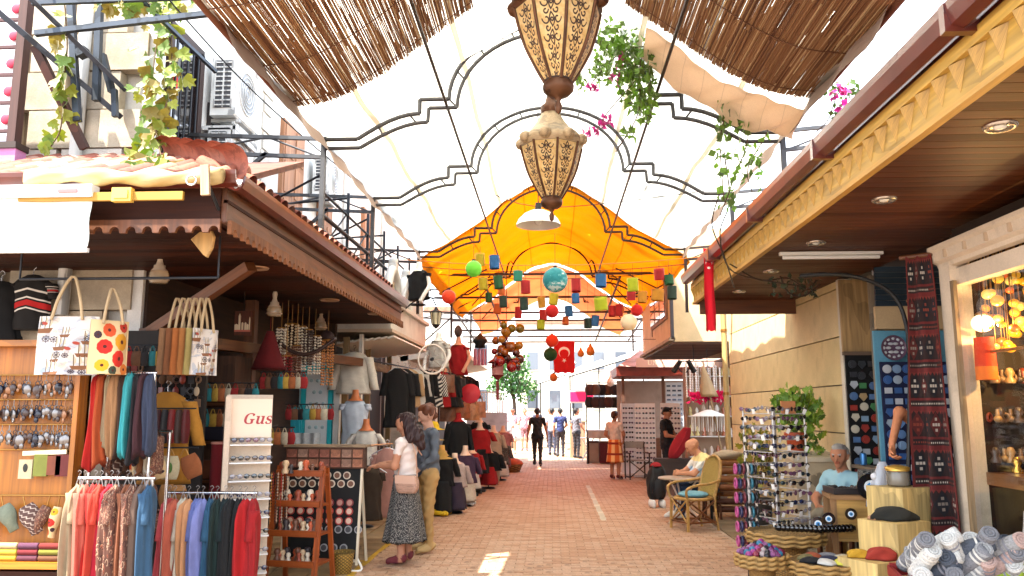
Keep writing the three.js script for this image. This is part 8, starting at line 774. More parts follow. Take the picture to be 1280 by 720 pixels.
// wicker armchair
{ const t = thing('wicker_armchair', 'cane armchair with blue cushion drawn up to the small table', 'armchair', [2.03, 0, -12.0], -1.2), cm = M(0.7, 0.45, 0.17, { roughness: 0.45, map: GT.wood }), dk = M(0.32, 0.13, 0.05, { roughness: 0.45, map: GT.wood });
  for (const [x, z] of [[-0.24, 0.24], [0.24, 0.24]]) b().bar([x, 0, z], [x * 0.95, 0.44, z * 0.95], 0.032, 0.032).mesh('leg', cm, t); for (const x of [-0.22, 0.22]) b().tube([[x, 0, -0.26], [x, 0.42, -0.22], [x * 1.02, 0.75, -0.3], [x * 0.8, 0.98, -0.36]], 0.018, 8).mesh('rear_leg', cm, t); b().add(new THREE.TorusGeometry(0.26, 0.022, 8, 28), [0, 0.44, 0], [PI / 2, 0, 0], [1, 1, 1]).mesh('seat_ring', cm, t); b().cyl(0.25, 0.25, 0.02, 0, 0.43, 0, 24).mesh('seat', M(0.55, 0.3, 0.1, { map: GT.wicker, rep: 4 }), t); b().add(loft(6, 24, (k, a) => { const r = 0.22 * Math.pow(sin(PI * (0.1 + 0.8 * k)), 0.35); return [cos(a) * r, 0.45 + 0.08 * k, sin(a) * r]; })).mesh('cushion', cloth(0.3, 0.55, 0.62), t);
  b().add(sheet(12, 14, (u, v) => { const w = 0.2 * Math.sqrt(Math.max(0.02, 1 - Math.pow(Math.max(0, 0.45 - v) / 0.47, 2))) + 0.02; return [(u - 0.5) * 2 * w, 1.02 - 0.55 * v, -0.37 + 0.14 * v - 0.03 * cos((u - 0.5) * PI)]; }, 0.02, [0.8, 1])).mesh('back_panel', M(0.82, 0.6, 0.2, { map: GT.wicker, rep: 4, bump: 0.005 }), t); b().tube([[-0.2, 0.46, -0.22], [-0.23, 0.75, -0.31], [-0.17, 0.95, -0.36], [0, 1.03, -0.38], [0.17, 0.95, -0.36], [0.23, 0.75, -0.31], [0.2, 0.46, -0.22]], 0.02, 8).mesh('back_rim', cm, t);
  for (const s of [-1, 1]) { b().tube([[s * 0.23, 0.7, -0.3], [s * 0.3, 0.66, -0.1], [s * 0.31, 0.64, 0.12], [s * 0.27, 0.58, 0.26], [s * 0.24, 0.44, 0.24]], 0.019, 8).mesh('arm', cm, t); b().rod([s * 0.24, 0.08, 0.24], [s * 0.22, 0.42, -0.22], 0.014).rod([s * 0.22, 0.08, -0.24], [s * 0.24, 0.42, 0.22], 0.014).mesh('side_brace', dk, t); } b().rod([-0.24, 0.12, 0.24], [0.24, 0.12, 0.24], 0.014).rod([-0.24, 0.12, 0.24], [-0.22, 0.12, -0.25], 0.014).rod([0.24, 0.12, 0.24], [0.22, 0.12, -0.25], 0.014).rod([-0.22, 0.12, -0.25], [0.22, 0.12, -0.25], 0.014).mesh('stretcher', dk, t); b().rod([-0.22, 0.12, 0.24], [0.2, 0.42, 0.24], 0.013).rod([0.22, 0.12, 0.24], [-0.2, 0.42, 0.24], 0.013).mesh('front_brace', cm, t);
  one('round_stool', 'plain round wooden stool that the bald man sits on', 'stool', b().cyl(0.19, 0.19, 0.04, 0, 0.4, 0, 20).rod([0.12, 0, 0.12], [0.1, 0.4, 0.1], 0.018).rod([-0.12, 0, 0.12], [-0.1, 0.4, 0.1], 0.018).rod([0.12, 0, -0.12], [0.1, 0.4, -0.1], 0.018).rod([-0.12, 0, -0.12], [-0.1, 0.4, -0.1], 0.018), C.midWood, [2.5, 0, -13.1]); }
{ const t = thing('cafe_table', 'small round pale table in front of the bald man', 'table', [1.98, 0, -12.75]); b().lathe([[0.001, 0.03], [0.34, 0.03], [0.35, 0.02], [0.35, 0.005], [0.33, 0], [0.001, 0]], 0, 0.64, 0, 32).mesh('top', M(0.62, 0.5, 0.38, { map: GT.wood, roughness: 0.35 }), t); for (let i = 0; i < 3; i++) { const a = i * 2.09 + 0.4; b().tube([[cos(a) * 0.28, 0, sin(a) * 0.28], [cos(a) * 0.08, 0.32, sin(a) * 0.08], [cos(a) * 0.24, 0.64, sin(a) * 0.24]], 0.014, 6).mesh('leg', M(0.62, 0.56, 0.5, { roughness: 0.4 }), t); } }
{ const t = thing('backpack', 'black backpack with red top standing beside white shoes near the table', 'backpack', [1.83, 0, -14.6], 0.2); b().add(loft(12, 20, (k, a) => { const e = 0.45, r = Math.pow(sin(PI * (0.06 + 0.88 * k)), 0.3) * (1 + 0.05 * sin(a * 4 + k * 9)) * (1 - 0.2 * k); return [Math.sign(cos(a)) * Math.pow(Math.abs(cos(a)), e) * 0.2 * r, 0.14 + 0.56 * k, Math.sign(sin(a)) * Math.pow(Math.abs(sin(a)), e) * 0.15 * r]; })).mesh('sack', M(0.015, 0.015, 0.018, { roughness: 0.7, map: GT.cloth }), t); b().add(loft(6, 14, (k, a) => [cos(a) * 0.13 * sin(PI * (0.1 + 0.8 * k)), 0.16 + 0.34 * k, 0.14 + sin(a) * 0.06 * sin(PI * (0.1 + 0.8 * k))])).mesh('pocket', M(0.02, 0.02, 0.024, { roughness: 0.7 }), t); b().tube([[-0.06, 0.7, 0], [0, 0.78, 0], [0.06, 0.7, 0]], 0.012, 6).mesh('grab_loop', C.black, t); b().add(loft(5, 14, (k, a) => [cos(a) * 0.12 * cos(k * 1.4), 0.7 + 0.08 * sin(k * 1.5), sin(a) * 0.1 * cos(k * 1.4)])).mesh('red_top', cloth(0.5, 0.04, 0.05), t); b().tube([[-0.1, 0.72, 0.1], [-0.12, 0.6, 0.19], [-0.11, 0.42, 0.2], [-0.13, 0.26, 0.15]], 0.016, 6).tube([[0.1, 0.72, 0.1], [0.12, 0.6, 0.19], [0.11, 0.42, 0.2], [0.13, 0.26, 0.15]], 0.016, 6).mesh('strap', M(0.05, 0.05, 0.055, { roughness: 0.8 }), t); for (const x of [-0.1, 0.1]) b().add(loft(6, 12, (k, a) => [x + cos(a) * 0.07 * sin(PI * (0.15 + 0.75 * k)), 0.07 + sin(a) * 0.07, -0.12 + 0.3 * k])).mesh('white_shoe', M(0.75, 0.73, 0.7), t); t.scale.set(0.9, 1, 0.9); }
one('red_bag', 'red duffel bag with black neck leaning on the bench by the kiosk', 'bag', b().add(loft(12, 16, (k, a) => { const r = 0.2 * Math.pow(sin(PI * (0.08 + 0.8 * k)), 0.6) * (1 - 0.3 * k); return [cos(a) * r - 0.12 + 0.3 * k, 0.62 * k, sin(a) * r * 0.8]; })).tube([[-0.1, 0.1, 0.15], [0.05, 0.35, 0.2], [0.18, 0.6, 0.1]], 0.015, 6), cloth(0.5, 0.03, 0.05), [2.55, 0.72, -16.6]); one('dark_bench', 'plain dark bench behind the backpack', 'bench', b().box(0.9, 0.06, 0.4, 0, 0.7, 0).box(0.9, 0.34, 0.05, 0, 0.5, 0.16).box(0.06, 0.7, 0.36, -0.4, 0.35, 0).box(0.06, 0.7, 0.36, 0.4, 0.35, 0), M(0.1, 0.06, 0.045, { map: GT.wood }), [2.5, 0, -16.6]);
{ const t = thing('director_chair', 'folding director chair with dark frame in front of the sunglasses towers', 'chair', G0(795, 20.3), 0.2), m = M(0.14, 0.09, 0.07, { map: GT.wood }); for (const x of [-0.25, 0.25]) { for (const z of [-0.2, 0.2]) b().bar([x, 0, z], [x, 0.62, z], 0.03, 0.03).mesh('leg', m, t); b().box(0.05, 0.025, 0.5, x, 0.63, 0).mesh('armrest', m, t); b().bar([x, 0.62, -0.2], [x, 0.9, -0.24], 0.03, 0.02).mesh('back_post', m, t); b().box(0.03, 0.03, 0.44, x, 0.06, 0).mesh('runner', m, t); } b().bar([-0.24, 0.06, 0.2], [0.24, 0.44, 0.2], 0.025, 0.02).bar([0.24, 0.06, 0.19], [-0.24, 0.44, 0.19], 0.025, 0.02).mesh('cross_legs', m, t); b().box(0.48, 0.02, 0.4, 0, 0.45, 0).mesh('seat', cloth(0.55, 0.5, 0.45), t); b().box(0.48, 0.16, 0.015, 0, 0.82, -0.23).mesh('back_sling', cloth(0.6, 0.56, 0.5), t); }
// ------------------------------------------------------------------ people
// surface of joined tapered capsules; each bone: [a, b, ra, rb, colour, split, colour2]
function nets(bones, cell, k) {
  const lo = [1e9, 1e9, 1e9], hi = [-1e9, -1e9, -1e9]; for (const [a, c, ra, rb] of bones) for (let i = 0; i < 3; i++) { const r = Math.max(ra, rb) + cell * 2 + k; lo[i] = Math.min(lo[i], a[i] - r, c[i] - r); hi[i] = Math.max(hi[i], a[i] + r, c[i] + r); }
  const n = lo.map((l, i) => Math.ceil((hi[i] - l) / cell) + 1), [nx, ny, nz] = n, F = new Float32Array(nx * ny * nz).fill(1), own = new Uint8Array(nx * ny * nz), best = new Float32Array(nx * ny * nz).fill(1e9);
  bones.forEach(([a, c, ra, rb], q) => { const r = Math.max(ra, rb) + cell * 2 + k, i0 = [], i1 = []; for (let i = 0; i < 3; i++) { i0[i] = Math.max(0, Math.floor((Math.min(a[i], c[i]) - r - lo[i]) / cell)); i1[i] = Math.min(n[i] - 1, Math.ceil((Math.max(a[i], c[i]) + r - lo[i]) / cell)); } const ux = c[0] - a[0], uy = c[1] - a[1], uz = c[2] - a[2], L = ux * ux + uy * uy + uz * uz || 1e-9;
    for (let z = i0[2]; z <= i1[2]; z++) for (let y = i0[1]; y <= i1[1]; y++) for (let x = i0[0]; x <= i1[0]; x++) { const px = lo[0] + x * cell - a[0], py = lo[1] + y * cell - a[1], pz = lo[2] + z * cell - a[2]; let t = (px * ux + py * uy + pz * uz) / L; t = t < 0 ? 0 : t > 1 ? 1 : t; const dx = px - ux * t, dy = py - uy * t, dz = pz - uz * t, d = Math.sqrt(dx * dx + dy * dy + dz * dz) - (ra + (rb - ra) * t), o = (z * ny + y) * nx + x; if (d < best[o]) { best[o] = d; own[o] = q; } const f = F[o], h = Math.max(k - Math.abs(f - d), 0) / k; F[o] = Math.min(f, d) - h * h * k * 0.25; } });
  const id = new Int32Array(nx * ny * nz).fill(-1), pos = [], col = [], idx = [];
  const colAt = (x, y, z, q) => { const [a, c, , , c1, s, c2] = bones[q]; if (s === undefined) return c1; let t = 0, L = 0; for (let i = 0; i < 3; i++) { const u = c[i] - a[i]; t += ([x, y, z][i] - a[i]) * u; L += u * u; } return t / L < s ? c1 : c2; };
  for (let z = 0; z < nz - 1; z++) for (let y = 0; y < ny - 1; y++) for (let x = 0; x < nx - 1; x++) { const o = (z * ny + y) * nx + x, v = [0, 1, nx, nx + 1, nx * ny, nx * ny + 1, nx * ny + nx, nx * ny + nx + 1].map(e => F[o + e]); let m = 0; for (let i = 0; i < 8; i++) if (v[i] < 0) m |= 1 << i; if (m === 0 || m === 255) continue; let sx = 0, sy = 0, sz = 0, c = 0; for (const [p, q] of [[0, 1], [2, 3], [4, 5], [6, 7], [0, 2], [1, 3], [4, 6], [5, 7], [0, 4], [1, 5], [2, 6], [3, 7]]) if ((v[p] < 0) !== (v[q] < 0)) { const t = v[p] / (v[p] - v[q]); sx += (p & 1) + ((q & 1) - (p & 1)) * t; sy += ((p >> 1) & 1) + (((q >> 1) & 1) - ((p >> 1) & 1)) * t; sz += (p >> 2) + ((q >> 2) - (p >> 2)) * t; c++; } id[o] = pos.length / 3; const w = [lo[0] + (x + sx / c) * cell, lo[1] + (y + sy / c) * cell, lo[2] + (z + sz / c) * cell]; pos.push(...w); col.push(...colAt(...w, own[o])); }
  const quad = (a, c, d, e, f) => { if (a < 0 || c < 0 || d < 0 || e < 0) return; f ? idx.push(a, c, d, a, d, e) : idx.push(a, d, c, a, e, d); };
  for (let z = 1; z < nz - 1; z++) for (let y = 1; y < ny - 1; y++) for (let x = 1; x < nx - 1; x++) { const o = (z * ny + y) * nx + x, s = F[o] < 0; if (s !== F[o + 1] < 0) quad(id[o - nx - nx * ny], id[o - nx * ny], id[o], id[o - nx], s); if (s !== F[o + nx] < 0) quad(id[o - 1 - nx * ny], id[o - 1], id[o], id[o - nx * ny], s); if (s !== F[o + nx * ny] < 0) quad(id[o - 1 - nx], id[o - nx], id[o], id[o - 1], s); }
  const g = new THREE.BufferGeometry(); g.setAttribute('position', new THREE.Float32BufferAttribute(pos, 3)); g.setAttribute('color', new THREE.Float32BufferAttribute(col, 3)); g.setIndex(idx); g.computeVertexNormals(); return g;
}
const V = (a, c, t) => [a[0] + (c[0] - a[0]) * t, a[1] + (c[1] - a[1]) * t, a[2] + (c[2] - a[2]) * t];
function headBones(h, skin, lips, o = {}) { const p = (x, y, z) => [h[0] + x, h[1] + y, h[2] + z]; return [[p(0, 0.035, -0.03), p(0, 0.035, 0.022), 0.083, 0.083, skin], [p(0, 0, -0.01), p(0, 0.0, 0.035), 0.072, 0.066, skin], [p(0, -0.03, 0.02), p(0, -0.082, 0.052), 0.06, 0.036, skin], [p(-0.035, -0.012, 0.05), p(0.035, -0.012, 0.05), 0.034, 0.034, skin], [p(0, 0.016, 0.096), p(0, -0.028, 0.112), 0.009, 0.015, skin], [p(-0.014, -0.058, 0.088), p(0.014, -0.058, 0.088), 0.009, 0.009, lips], [p(-0.03, 0.033, 0.092), p(0.03, 0.033, 0.092), 0.012, 0.012, skin], [p(-0.082, -0.015, -0.005), p(-0.086, 0.02, -0.012), 0.012, 0.017, skin], [p(0.082, -0.015, -0.005), p(0.086, 0.02, -0.012), 0.012, 0.017, skin], [p(-0.038, 0.03, 0.097), p(-0.02, 0.03, 0.1), 0.006, 0.005, o.brow || skin], [p(0.038, 0.03, 0.097), p(0.02, 0.03, 0.1), 0.006, 0.005, o.brow || skin], [p(-0.031, 0.012, 0.092), p(-0.029, 0.012, 0.092), 0.0075, 0.0075, [0.05, 0.03, 0.02]], [p(0.031, 0.012, 0.092), p(0.029, 0.012, 0.092), 0.0075, 0.0075, [0.05, 0.03, 0.02]]]; }
// hand: w wrist, d towards the fingertips, n out of the back of the hand, side +1 puts the thumb along d x n
function handBones(w, d, n, side, curl, skin) { const D = new THREE.Vector3(...d).normalize(), N = new THREE.Vector3(...n), S = new THREE.Vector3().crossVectors(D, N).normalize().multiplyScalar(side); N.crossVectors(S, D).multiplyScalar(side).normalize(); const at = (s, f, u) => [w[0] + S.x * s + D.x * f + N.x * u, w[1] + S.y * s + D.y * f + N.y * u, w[2] + S.z * s + D.z * f + N.z * u]; const B2 = [[at(0, -0.03, 0), at(0, 0.03, 0), 0.025, 0.024, skin]]; for (let i = 0; i < 4; i++) { const s = -0.033 + i * 0.022, L = [0.06, 0.075, 0.082, 0.074][i], k = at(s, 0.085, 0), c1 = curl, c2 = curl * 2; B2.push([at(s * 0.6, 0.02, 0), k, 0.014, 0.0125, skin]); const m = at(s * 1.15, 0.085 + L * 0.5 * cos(c1), -L * 0.5 * sin(c1)), e = at(s * 1.2, 0.085 + L * 0.5 * (cos(c1) + cos(c2)), -L * 0.5 * (sin(c1) + sin(c2))); B2.push([k, m, 0.01, 0.009, skin], [m, e, 0.009, 0.0075, skin]); } const t0 = at(0.028, 0.02, -0.006), t1 = at(0.055, 0.055, -0.016), t2 = at(0.058, 0.085, -0.03 - 0.02 * curl); B2.push([t0, t1, 0.014, 0.011, skin], [t1, t2, 0.011, 0.0085, skin]); return B2; }
function person(label, p, turn, J, c, o = {}) {
  c = Object.fromEntries(Object.entries(c).map(([k, v]) => [k, v.map(q => Math.pow(q, 1.22))]));
  const t = thing('person', label, 'person', p, turn, o.group), f = o.fat || 1, S = c.skin, up = c.shirt, lo = c.trousers, B1 = [];
  const st = (a, e, ra, rb, c1, s, c2) => B1.push([a, e, ra, rb, c1, s, c2]);
  const cl = V(J.neck, J.chest, 0.25);
  st(J.head, J.neck, 0.05, 0.055, S); st(J.neck, cl, 0.055, 0.07, S, 0.45, up); st(V(J.shL, J.shR, 0.1), V(J.shR, J.shL, 0.1), 0.068 * f, 0.068 * f, up); st(V(V(J.shL, J.shR, 0.3), J.chest, 0.6), J.belly, 0.12 * f, 0.115 * f, up); st(V(V(J.shR, J.shL, 0.3), J.chest, 0.6), J.belly, 0.12 * f, 0.115 * f, up); st(J.belly, V(J.belly, J.hip, 0.75), 0.13 * f, 0.14 * f, up);
  if (o.gut) st(J.belly, o.gut, 0.14 * f, 0.15 * f, up);
  st(J.hipL, J.hipR, 0.105 * f, 0.105 * f, lo);
  const sl = o.sleeve ?? 0.65, pl = o.trouser ?? 1.1;
  for (const s of ['L', 'R']) { const sp = o['sleeve' + s] ?? sl; st(J['sh' + s], J['el' + s], 0.056 * f, 0.044, up, sp, S); st(J['el' + s], J['wr' + s], 0.043, 0.029, o.longSleeve ? up : S, o.longSleeve ? 0.9 : undefined, S); st(J['hip' + s], J['kn' + s], 0.092 * f, 0.064, lo, o.shorts ? 0.85 : undefined, S); st(J['kn' + s], J['an' + s], 0.06, 0.042, o.shorts || o.bare ? S : lo, o.shorts || o.bare ? undefined : pl, S); st(J['an' + s], J['to' + s], 0.04, 0.034, c.shoes); st(V(J['an' + s], J['to' + s], -0.2), V(J['an' + s], J['to' + s], 0.6), 0.036, 0.034, c.shoes); }
  const geos = [nets(B1, o.cell || 0.016, 0.035)]; { const q = geos[0].attributes.position, n = geos[0].attributes.normal, cc = geos[0].attributes.color; for (let i = 0; i < q.count; i++) if (Math.abs(cc.getX(i) - S[0]) > 0.004) { const x = q.getX(i), y = q.getY(i), z = q.getZ(i), k = 0.0045 * (sin(y * 62 + x * 34 + 2 * sin(z * 25)) + sin(y * 37 - x * 50 + z * 44)); q.setXYZ(i, x + n.getX(i) * k, y + n.getY(i) * k, z + n.getZ(i) * k); } geos[0].computeVertexNormals(); } // cloth creases
  const hb = headBones([0, 0, 0], S, c.lips || [S[0] * 0.8, S[1] * 0.5, S[2] * 0.5], { brow: c.hair }); const hg = nets(hb, o.fine ? 0.0055 : 0.011, 0.016); const hm = new THREE.Matrix4().compose(new THREE.Vector3(...J.head), new THREE.Quaternion().setFromEuler(new THREE.Euler(o.nod || 0, o.look || 0, 0, 'YXZ')), new THREE.Vector3(1, 1, 1)); hg.applyMatrix4(hm); geos.push(hg);
  for (const s of ['L', 'R']) { const w = J['wr' + s], e = J['el' + s], h = o['hand' + s] || {}; const d = h.d || [w[0] - e[0], w[1] - e[1], w[2] - e[2]], n = h.n || [s === 'L' ? 1 : -1, 0.25, 0.1], L = Math.hypot(...d); geos.push(nets(handBones([w[0] + d[0] / L * 0.02, w[1] + d[1] / L * 0.02, w[2] + d[2] / L * 0.02], d, n, s === 'L' ? 1 : -1, h.curl ?? 0.45, S), o.fine ? 0.0055 : 0.009, 0.008)); }
  const g = mergeGeometries(geos.map(q => { const r = q.toNonIndexed(); return r; })); const m = new THREE.MeshPhysicalMaterial({ vertexColors: true, roughness: 0.8, side: THREE.DoubleSide }); g.setAttribute('uv', new THREE.BufferAttribute(new Float32Array(g.attributes.position.count * 2), 2)); if (o.map) { }
  part('body', g, m, t);
  if (o.hairBones) { const hgm = nets(o.hairBones.map(([a, e, ra, rb]) => [a, e, ra, rb, c.hair]), o.fine ? 0.008 : 0.012, 0.02); hgm.applyMatrix4(hm); const pp = hgm.attributes.position; for (let i = 0; i < pp.count; i++) { const x = pp.getX(i), y = pp.getY(i), z = pp.getZ(i), k = 0.0035 * (sin(x * 190 + y * 40) + sin(z * 170 + y * 30)); pp.setXYZ(i, x + k, y + k * 0.4, z - k); } hgm.computeVertexNormals(); part('hair', hgm, M(...c.hair, { roughness: 0.55, sheen: 0.3 }), t); }
  return t;
}
const short = [[[0, 0.06, -0.045], [0, 0.075, 0.02], 0.075, 0.07], [[-0.05, 0.03, -0.05], [-0.06, 0.04, 0.0], 0.04, 0.03], [[0.05, 0.03, -0.05], [0.06, 0.04, 0.0], 0.04, 0.03], [[0, -0.02, -0.07], [0, 0.04, -0.06], 0.05, 0.06]];
const stand = (o = {}) => ({ head: [0, 1.62, 0.02], neck: [0, 1.47, -0.005], chest: [0, 1.28, 0], belly: [0, 1.1, 0.01], hip: [0, 0.94, 0], shL: [0.185, 1.4, -0.01], shR: [-0.185, 1.4, -0.01], elL: [0.235, 1.13, -0.03], elR: [-0.235, 1.13, -0.03], wrL: [0.24, 0.88, 0.05], wrR: [-0.24, 0.88, 0.05], hipL: [0.085, 0.9, 0], hipR: [-0.085, 0.9, 0], knL: [0.095, 0.49, 0.02], knR: [-0.095, 0.49, 0.02], anL: [0.095, 0.075, -0.01], anR: [-0.095, 0.075, -0.01], toL: [0.11, 0.04, 0.15], toR: [-0.11, 0.04, 0.15], ...o });
const skinA = [0.52, 0.27, 0.17], skinB = [0.45, 0.22, 0.13], skinC = [0.6, 0.36, 0.26];
{ // woman choosing at the rail
  const t = person('person with long dark red hair in white shirt and grey speckled skirt choosing goods', [-1.66, 0.003, -9.2], -1.85, stand({ elL: [0.235, 1.14, 0.03], elR: [-0.235, 1.14, 0.03], wrL: [0.13, 1.13, 0.3], wrR: [-0.13, 1.15, 0.3] }), { skin: skinA, shirt: [0.74, 0.66, 0.62], trousers: [0.25, 0.25, 0.26], shoes: [0.2, 0.04, 0.05], hair: [0.09, 0.022, 0.018] }, { fine: true, bare: true, sleeve: 0.5, cell: 0.014, nod: 0.35, fat: 0.95, handL: { curl: 0.5, d: [-0.1, -0.1, 1], n: [0.2, 1, 0.2] }, handR: { curl: 0.5, d: [0.1, -0.1, 1], n: [-0.2, 1, 0.2] }, hairBones: [...short, [[0, 0.04, -0.07], [0, -0.2, -0.1], 0.08, 0.085], [[0.05, 0, -0.05], [0.08, -0.2, -0.04], 0.055, 0.05], [[-0.05, 0, -0.05], [-0.08, -0.2, -0.04], 0.055, 0.05], [[0, -0.15, -0.11], [0, -0.32, -0.12], 0.08, 0.05]] }); t.scale.setScalar(0.945);
  const sk = part('skirt', loft(24, 48, (k, a) => { const f = 1 + 0.07 * sin(a * 9 + 0.8 * sin(k * 3)) * k; return [cos(a) * (0.155 + 0.11 * k) * f, 1.02 - 0.76 * k + (k > 0.97 ? 0.01 * sin(a * 9) : 0), sin(a) * (0.13 + 0.12 * k) * f]; }), PM.speckle, t); b().add(new THREE.TorusGeometry(0.145, 0.018, 8, 28), [0, 1.015, 0], [PI / 2, 0, 0], [1.06, 0.9, 1]).mesh('waistband', M(0.3, 0.3, 0.31, { map: GT.cloth }), sk);
  const q = thing('shoulder_bag', 'pale pink leather shoulder bag carried at the hip by the woman in speckled skirt', 'bag', [-1.6, 0.88, -8.98], -0.3); b().add(loft(10, 24, (k, a) => { const e = 0.4, r = Math.pow(sin(PI * (0.08 + 0.84 * k)), 0.25); return [Math.sign(cos(a)) * Math.pow(Math.abs(cos(a)), e) * 0.135 * r, -0.09 + 0.19 * k, Math.sign(sin(a)) * Math.pow(Math.abs(sin(a)), e) * 0.05 * r]; })).mesh('pouch', M(0.68, 0.46, 0.36, { roughness: 0.45, map: GT.clay, rep: 3 }), q); b().box(0.25, 0.09, 0.012, 0, 0.06, 0.052, 0.12).mesh('flap', M(0.7, 0.5, 0.4, { roughness: 0.45 }), q); b().tube([[-0.12, 0.08, 0], [-0.14, 0.3, -0.12], [-0.1, 0.5, -0.2], [0.0, 0.3, -0.35]], 0.008, 6).tube([[0.12, 0.08, 0], [0.06, 0.35, -0.06], [-0.08, 0.51, -0.19]], 0.008, 6).mesh('strap', M(0.55, 0.35, 0.26, { roughness: 0.5 }), q);
}
person('person in grey denim shirt and khaki trousers beside the woman in speckled skirt', [-1.52, 0.003, -9.95], -1.1, stand({ elL: [0.25, 1.14, 0.0], elR: [-0.24, 1.16, 0.08], wrL: [0.2, 0.98, 0.2], wrR: [-0.14, 1.05, 0.28], toL: [0.12, 0.04, 0.16] }), { skin: skinC, shirt: [0.13, 0.15, 0.18], trousers: [0.5, 0.33, 0.14], shoes: [0.55, 0.4, 0.2], hair: [0.24, 0.1, 0.035] }, { fine: true, longSleeve: true, sleeve: 2, fat: 1.05, nod: 0.3, look: -0.2, hairBones: [...short, [[-0.06, 0.07, -0.02], [0.06, 0.08, -0.02], 0.06, 0.06], [[0, 0.1, 0.03], [0, 0.1, -0.06], 0.05, 0.05], [[-0.07, 0.02, -0.03], [-0.07, 0.05, 0.02], 0.035, 0.035], [[0.07, 0.02, -0.03], [0.07, 0.05, 0.02], 0.035, 0.035]] });
person('person in black shirt and trousers walking away down the middle of the street', [-0.45, 0, -24.8], PI, stand({ knL: [0.09, 0.5, 0.14], anL: [0.09, 0.09, 0.1], toL: [0.1, 0.06, 0.26], knR: [-0.09, 0.49, -0.02], anR: [-0.09, 0.11, -0.2], toR: [-0.1, 0.04, -0.06], elL: [0.26, 1.13, -0.08], elR: [-0.26, 1.13, 0.04], wrL: [0.3, 0.88, -0.02], wrR: [-0.3, 0.88, 0.16] }), { skin: skinB, shirt: [0.014, 0.014, 0.016], trousers: [0.022, 0.021, 0.024], shoes: [0.02, 0.02, 0.02], hair: [0.025, 0.018, 0.014] }, { hairBones: short, fat: 1.05 });
{ const t = person('person in pale pink shirt, grey shorts and cap walking towards the black clad walker', [-1.54, 0, -31.5], 0.1, stand({ knL: [0.09, 0.5, 0.1], anL: [0.09, 0.09, 0.06], toL: [0.1, 0.05, 0.22], elL: [0.24, 1.16, 0.08], wrL: [0.08, 1.08, 0.26], elR: [-0.26, 1.14, 0.02], wrR: [-0.3, 0.92, 0.1] }), { skin: skinA, shirt: [0.72, 0.42, 0.46], trousers: [0.3, 0.27, 0.27], shoes: [0.3, 0.2, 0.2], hair: [0.06, 0.04, 0.06] }, { shorts: true, hairBones: short, fat: 1.15 }); b().add(new THREE.SphereGeometry(0.105, 14, 8, 0, 2 * PI, 0, PI / 2), [0, 1.66, 0]).box(0.15, 0.015, 0.1, 0, 1.67, 0.12).mesh('cap', cloth(0.12, 0.06, 0.1), t); one('white_shopping_bag', 'white bag held by the walker in pale pink shirt', 'bag', drape(0.3, 0.42, 2, 0.03), cloth(0.76, 0.74, 0.74), [-1.45, 1.1, -31.2]); }
person('person in rose patterned top walking behind the pale pink shirt', [-1.15, 0, -34], 0, stand({ knR: [-0.09, 0.5, 0.1], anR: [-0.09, 0.09, 0.05] }), { skin: skinA, shirt: [0.6, 0.25, 0.28], trousers: [0.25, 0.12, 0.13], shoes: [0.2, 0.1, 0.1], hair: [0.04, 0.025, 0.02] }, { shorts: true, hairBones: short });
{ const t = person('person in white top and orange patterned wrap standing by the stall boxes', [1.55, 0, -20.3], 2.6, stand({ elR: [-0.24, 1.14, 0.04], wrR: [-0.14, 1.0, 0.24], elL: [0.25, 1.15, -0.02], wrL: [0.18, 0.95, 0.18] }), { skin: skinB, shirt: [0.7, 0.58, 0.5], trousers: [0.6, 0.2, 0.05], shoes: [0.15, 0.03, 0.03], hair: [0.14, 0.08, 0.05] }, { bare: true, sleeve: 0.6, hairBones: [...short, [[0, 0.03, -0.1], [0, -0.02, -0.12], 0.045, 0.04]] }); t.scale.setScalar(0.95); part('wrap_skirt', loft(12, 28, (k, a) => { const f = 1 + 0.06 * sin(a * 6) * k; return [cos(a) * (0.17 + 0.06 * k) * f, 1.02 - 0.58 * k, sin(a) * (0.14 + 0.07 * k) * f]; }), new THREE.MeshPhysicalMaterial({ roughness: 0.9, side: THREE.DoubleSide, map: cvs(64, 64, (g, w, h) => { g.fillStyle = '#c8622a'; g.fillRect(0, 0, w, h); g.fillStyle = '#e8b878'; for (let i = 0; i < 6; i++) g.fillRect(i * 11, 0, 5, h); g.fillStyle = '#8a2c1c'; g.fillRect(0, 20, w, 6); g.fillRect(0, 50, w, 6); }) }), t); }
{ const t = person('person in black shirt and cap tending the sunglasses towers', [2.62, 0, -18.8], 1.1, stand({ elL: [0.24, 1.12, 0.1], elR: [-0.24, 1.12, 0.08], wrL: [0.12, 1.06, 0.34], wrR: [-0.12, 1.08, 0.34] }), { skin: skinB, shirt: [0.014, 0.014, 0.018], trousers: [0.02, 0.02, 0.026], shoes: [0.03, 0.03, 0.03], hair: [0.02, 0.015, 0.012] }, { hairBones: short, fat: 1.12, nod: 0.3 }); b().add(new THREE.SphereGeometry(0.104, 14, 8, 0, 2 * PI, 0, PI / 2), [0, 1.65, 0.02]).box(0.14, 0.014, 0.09, 0, 1.655, 0.14).mesh('cap', C.blackCloth, t); }
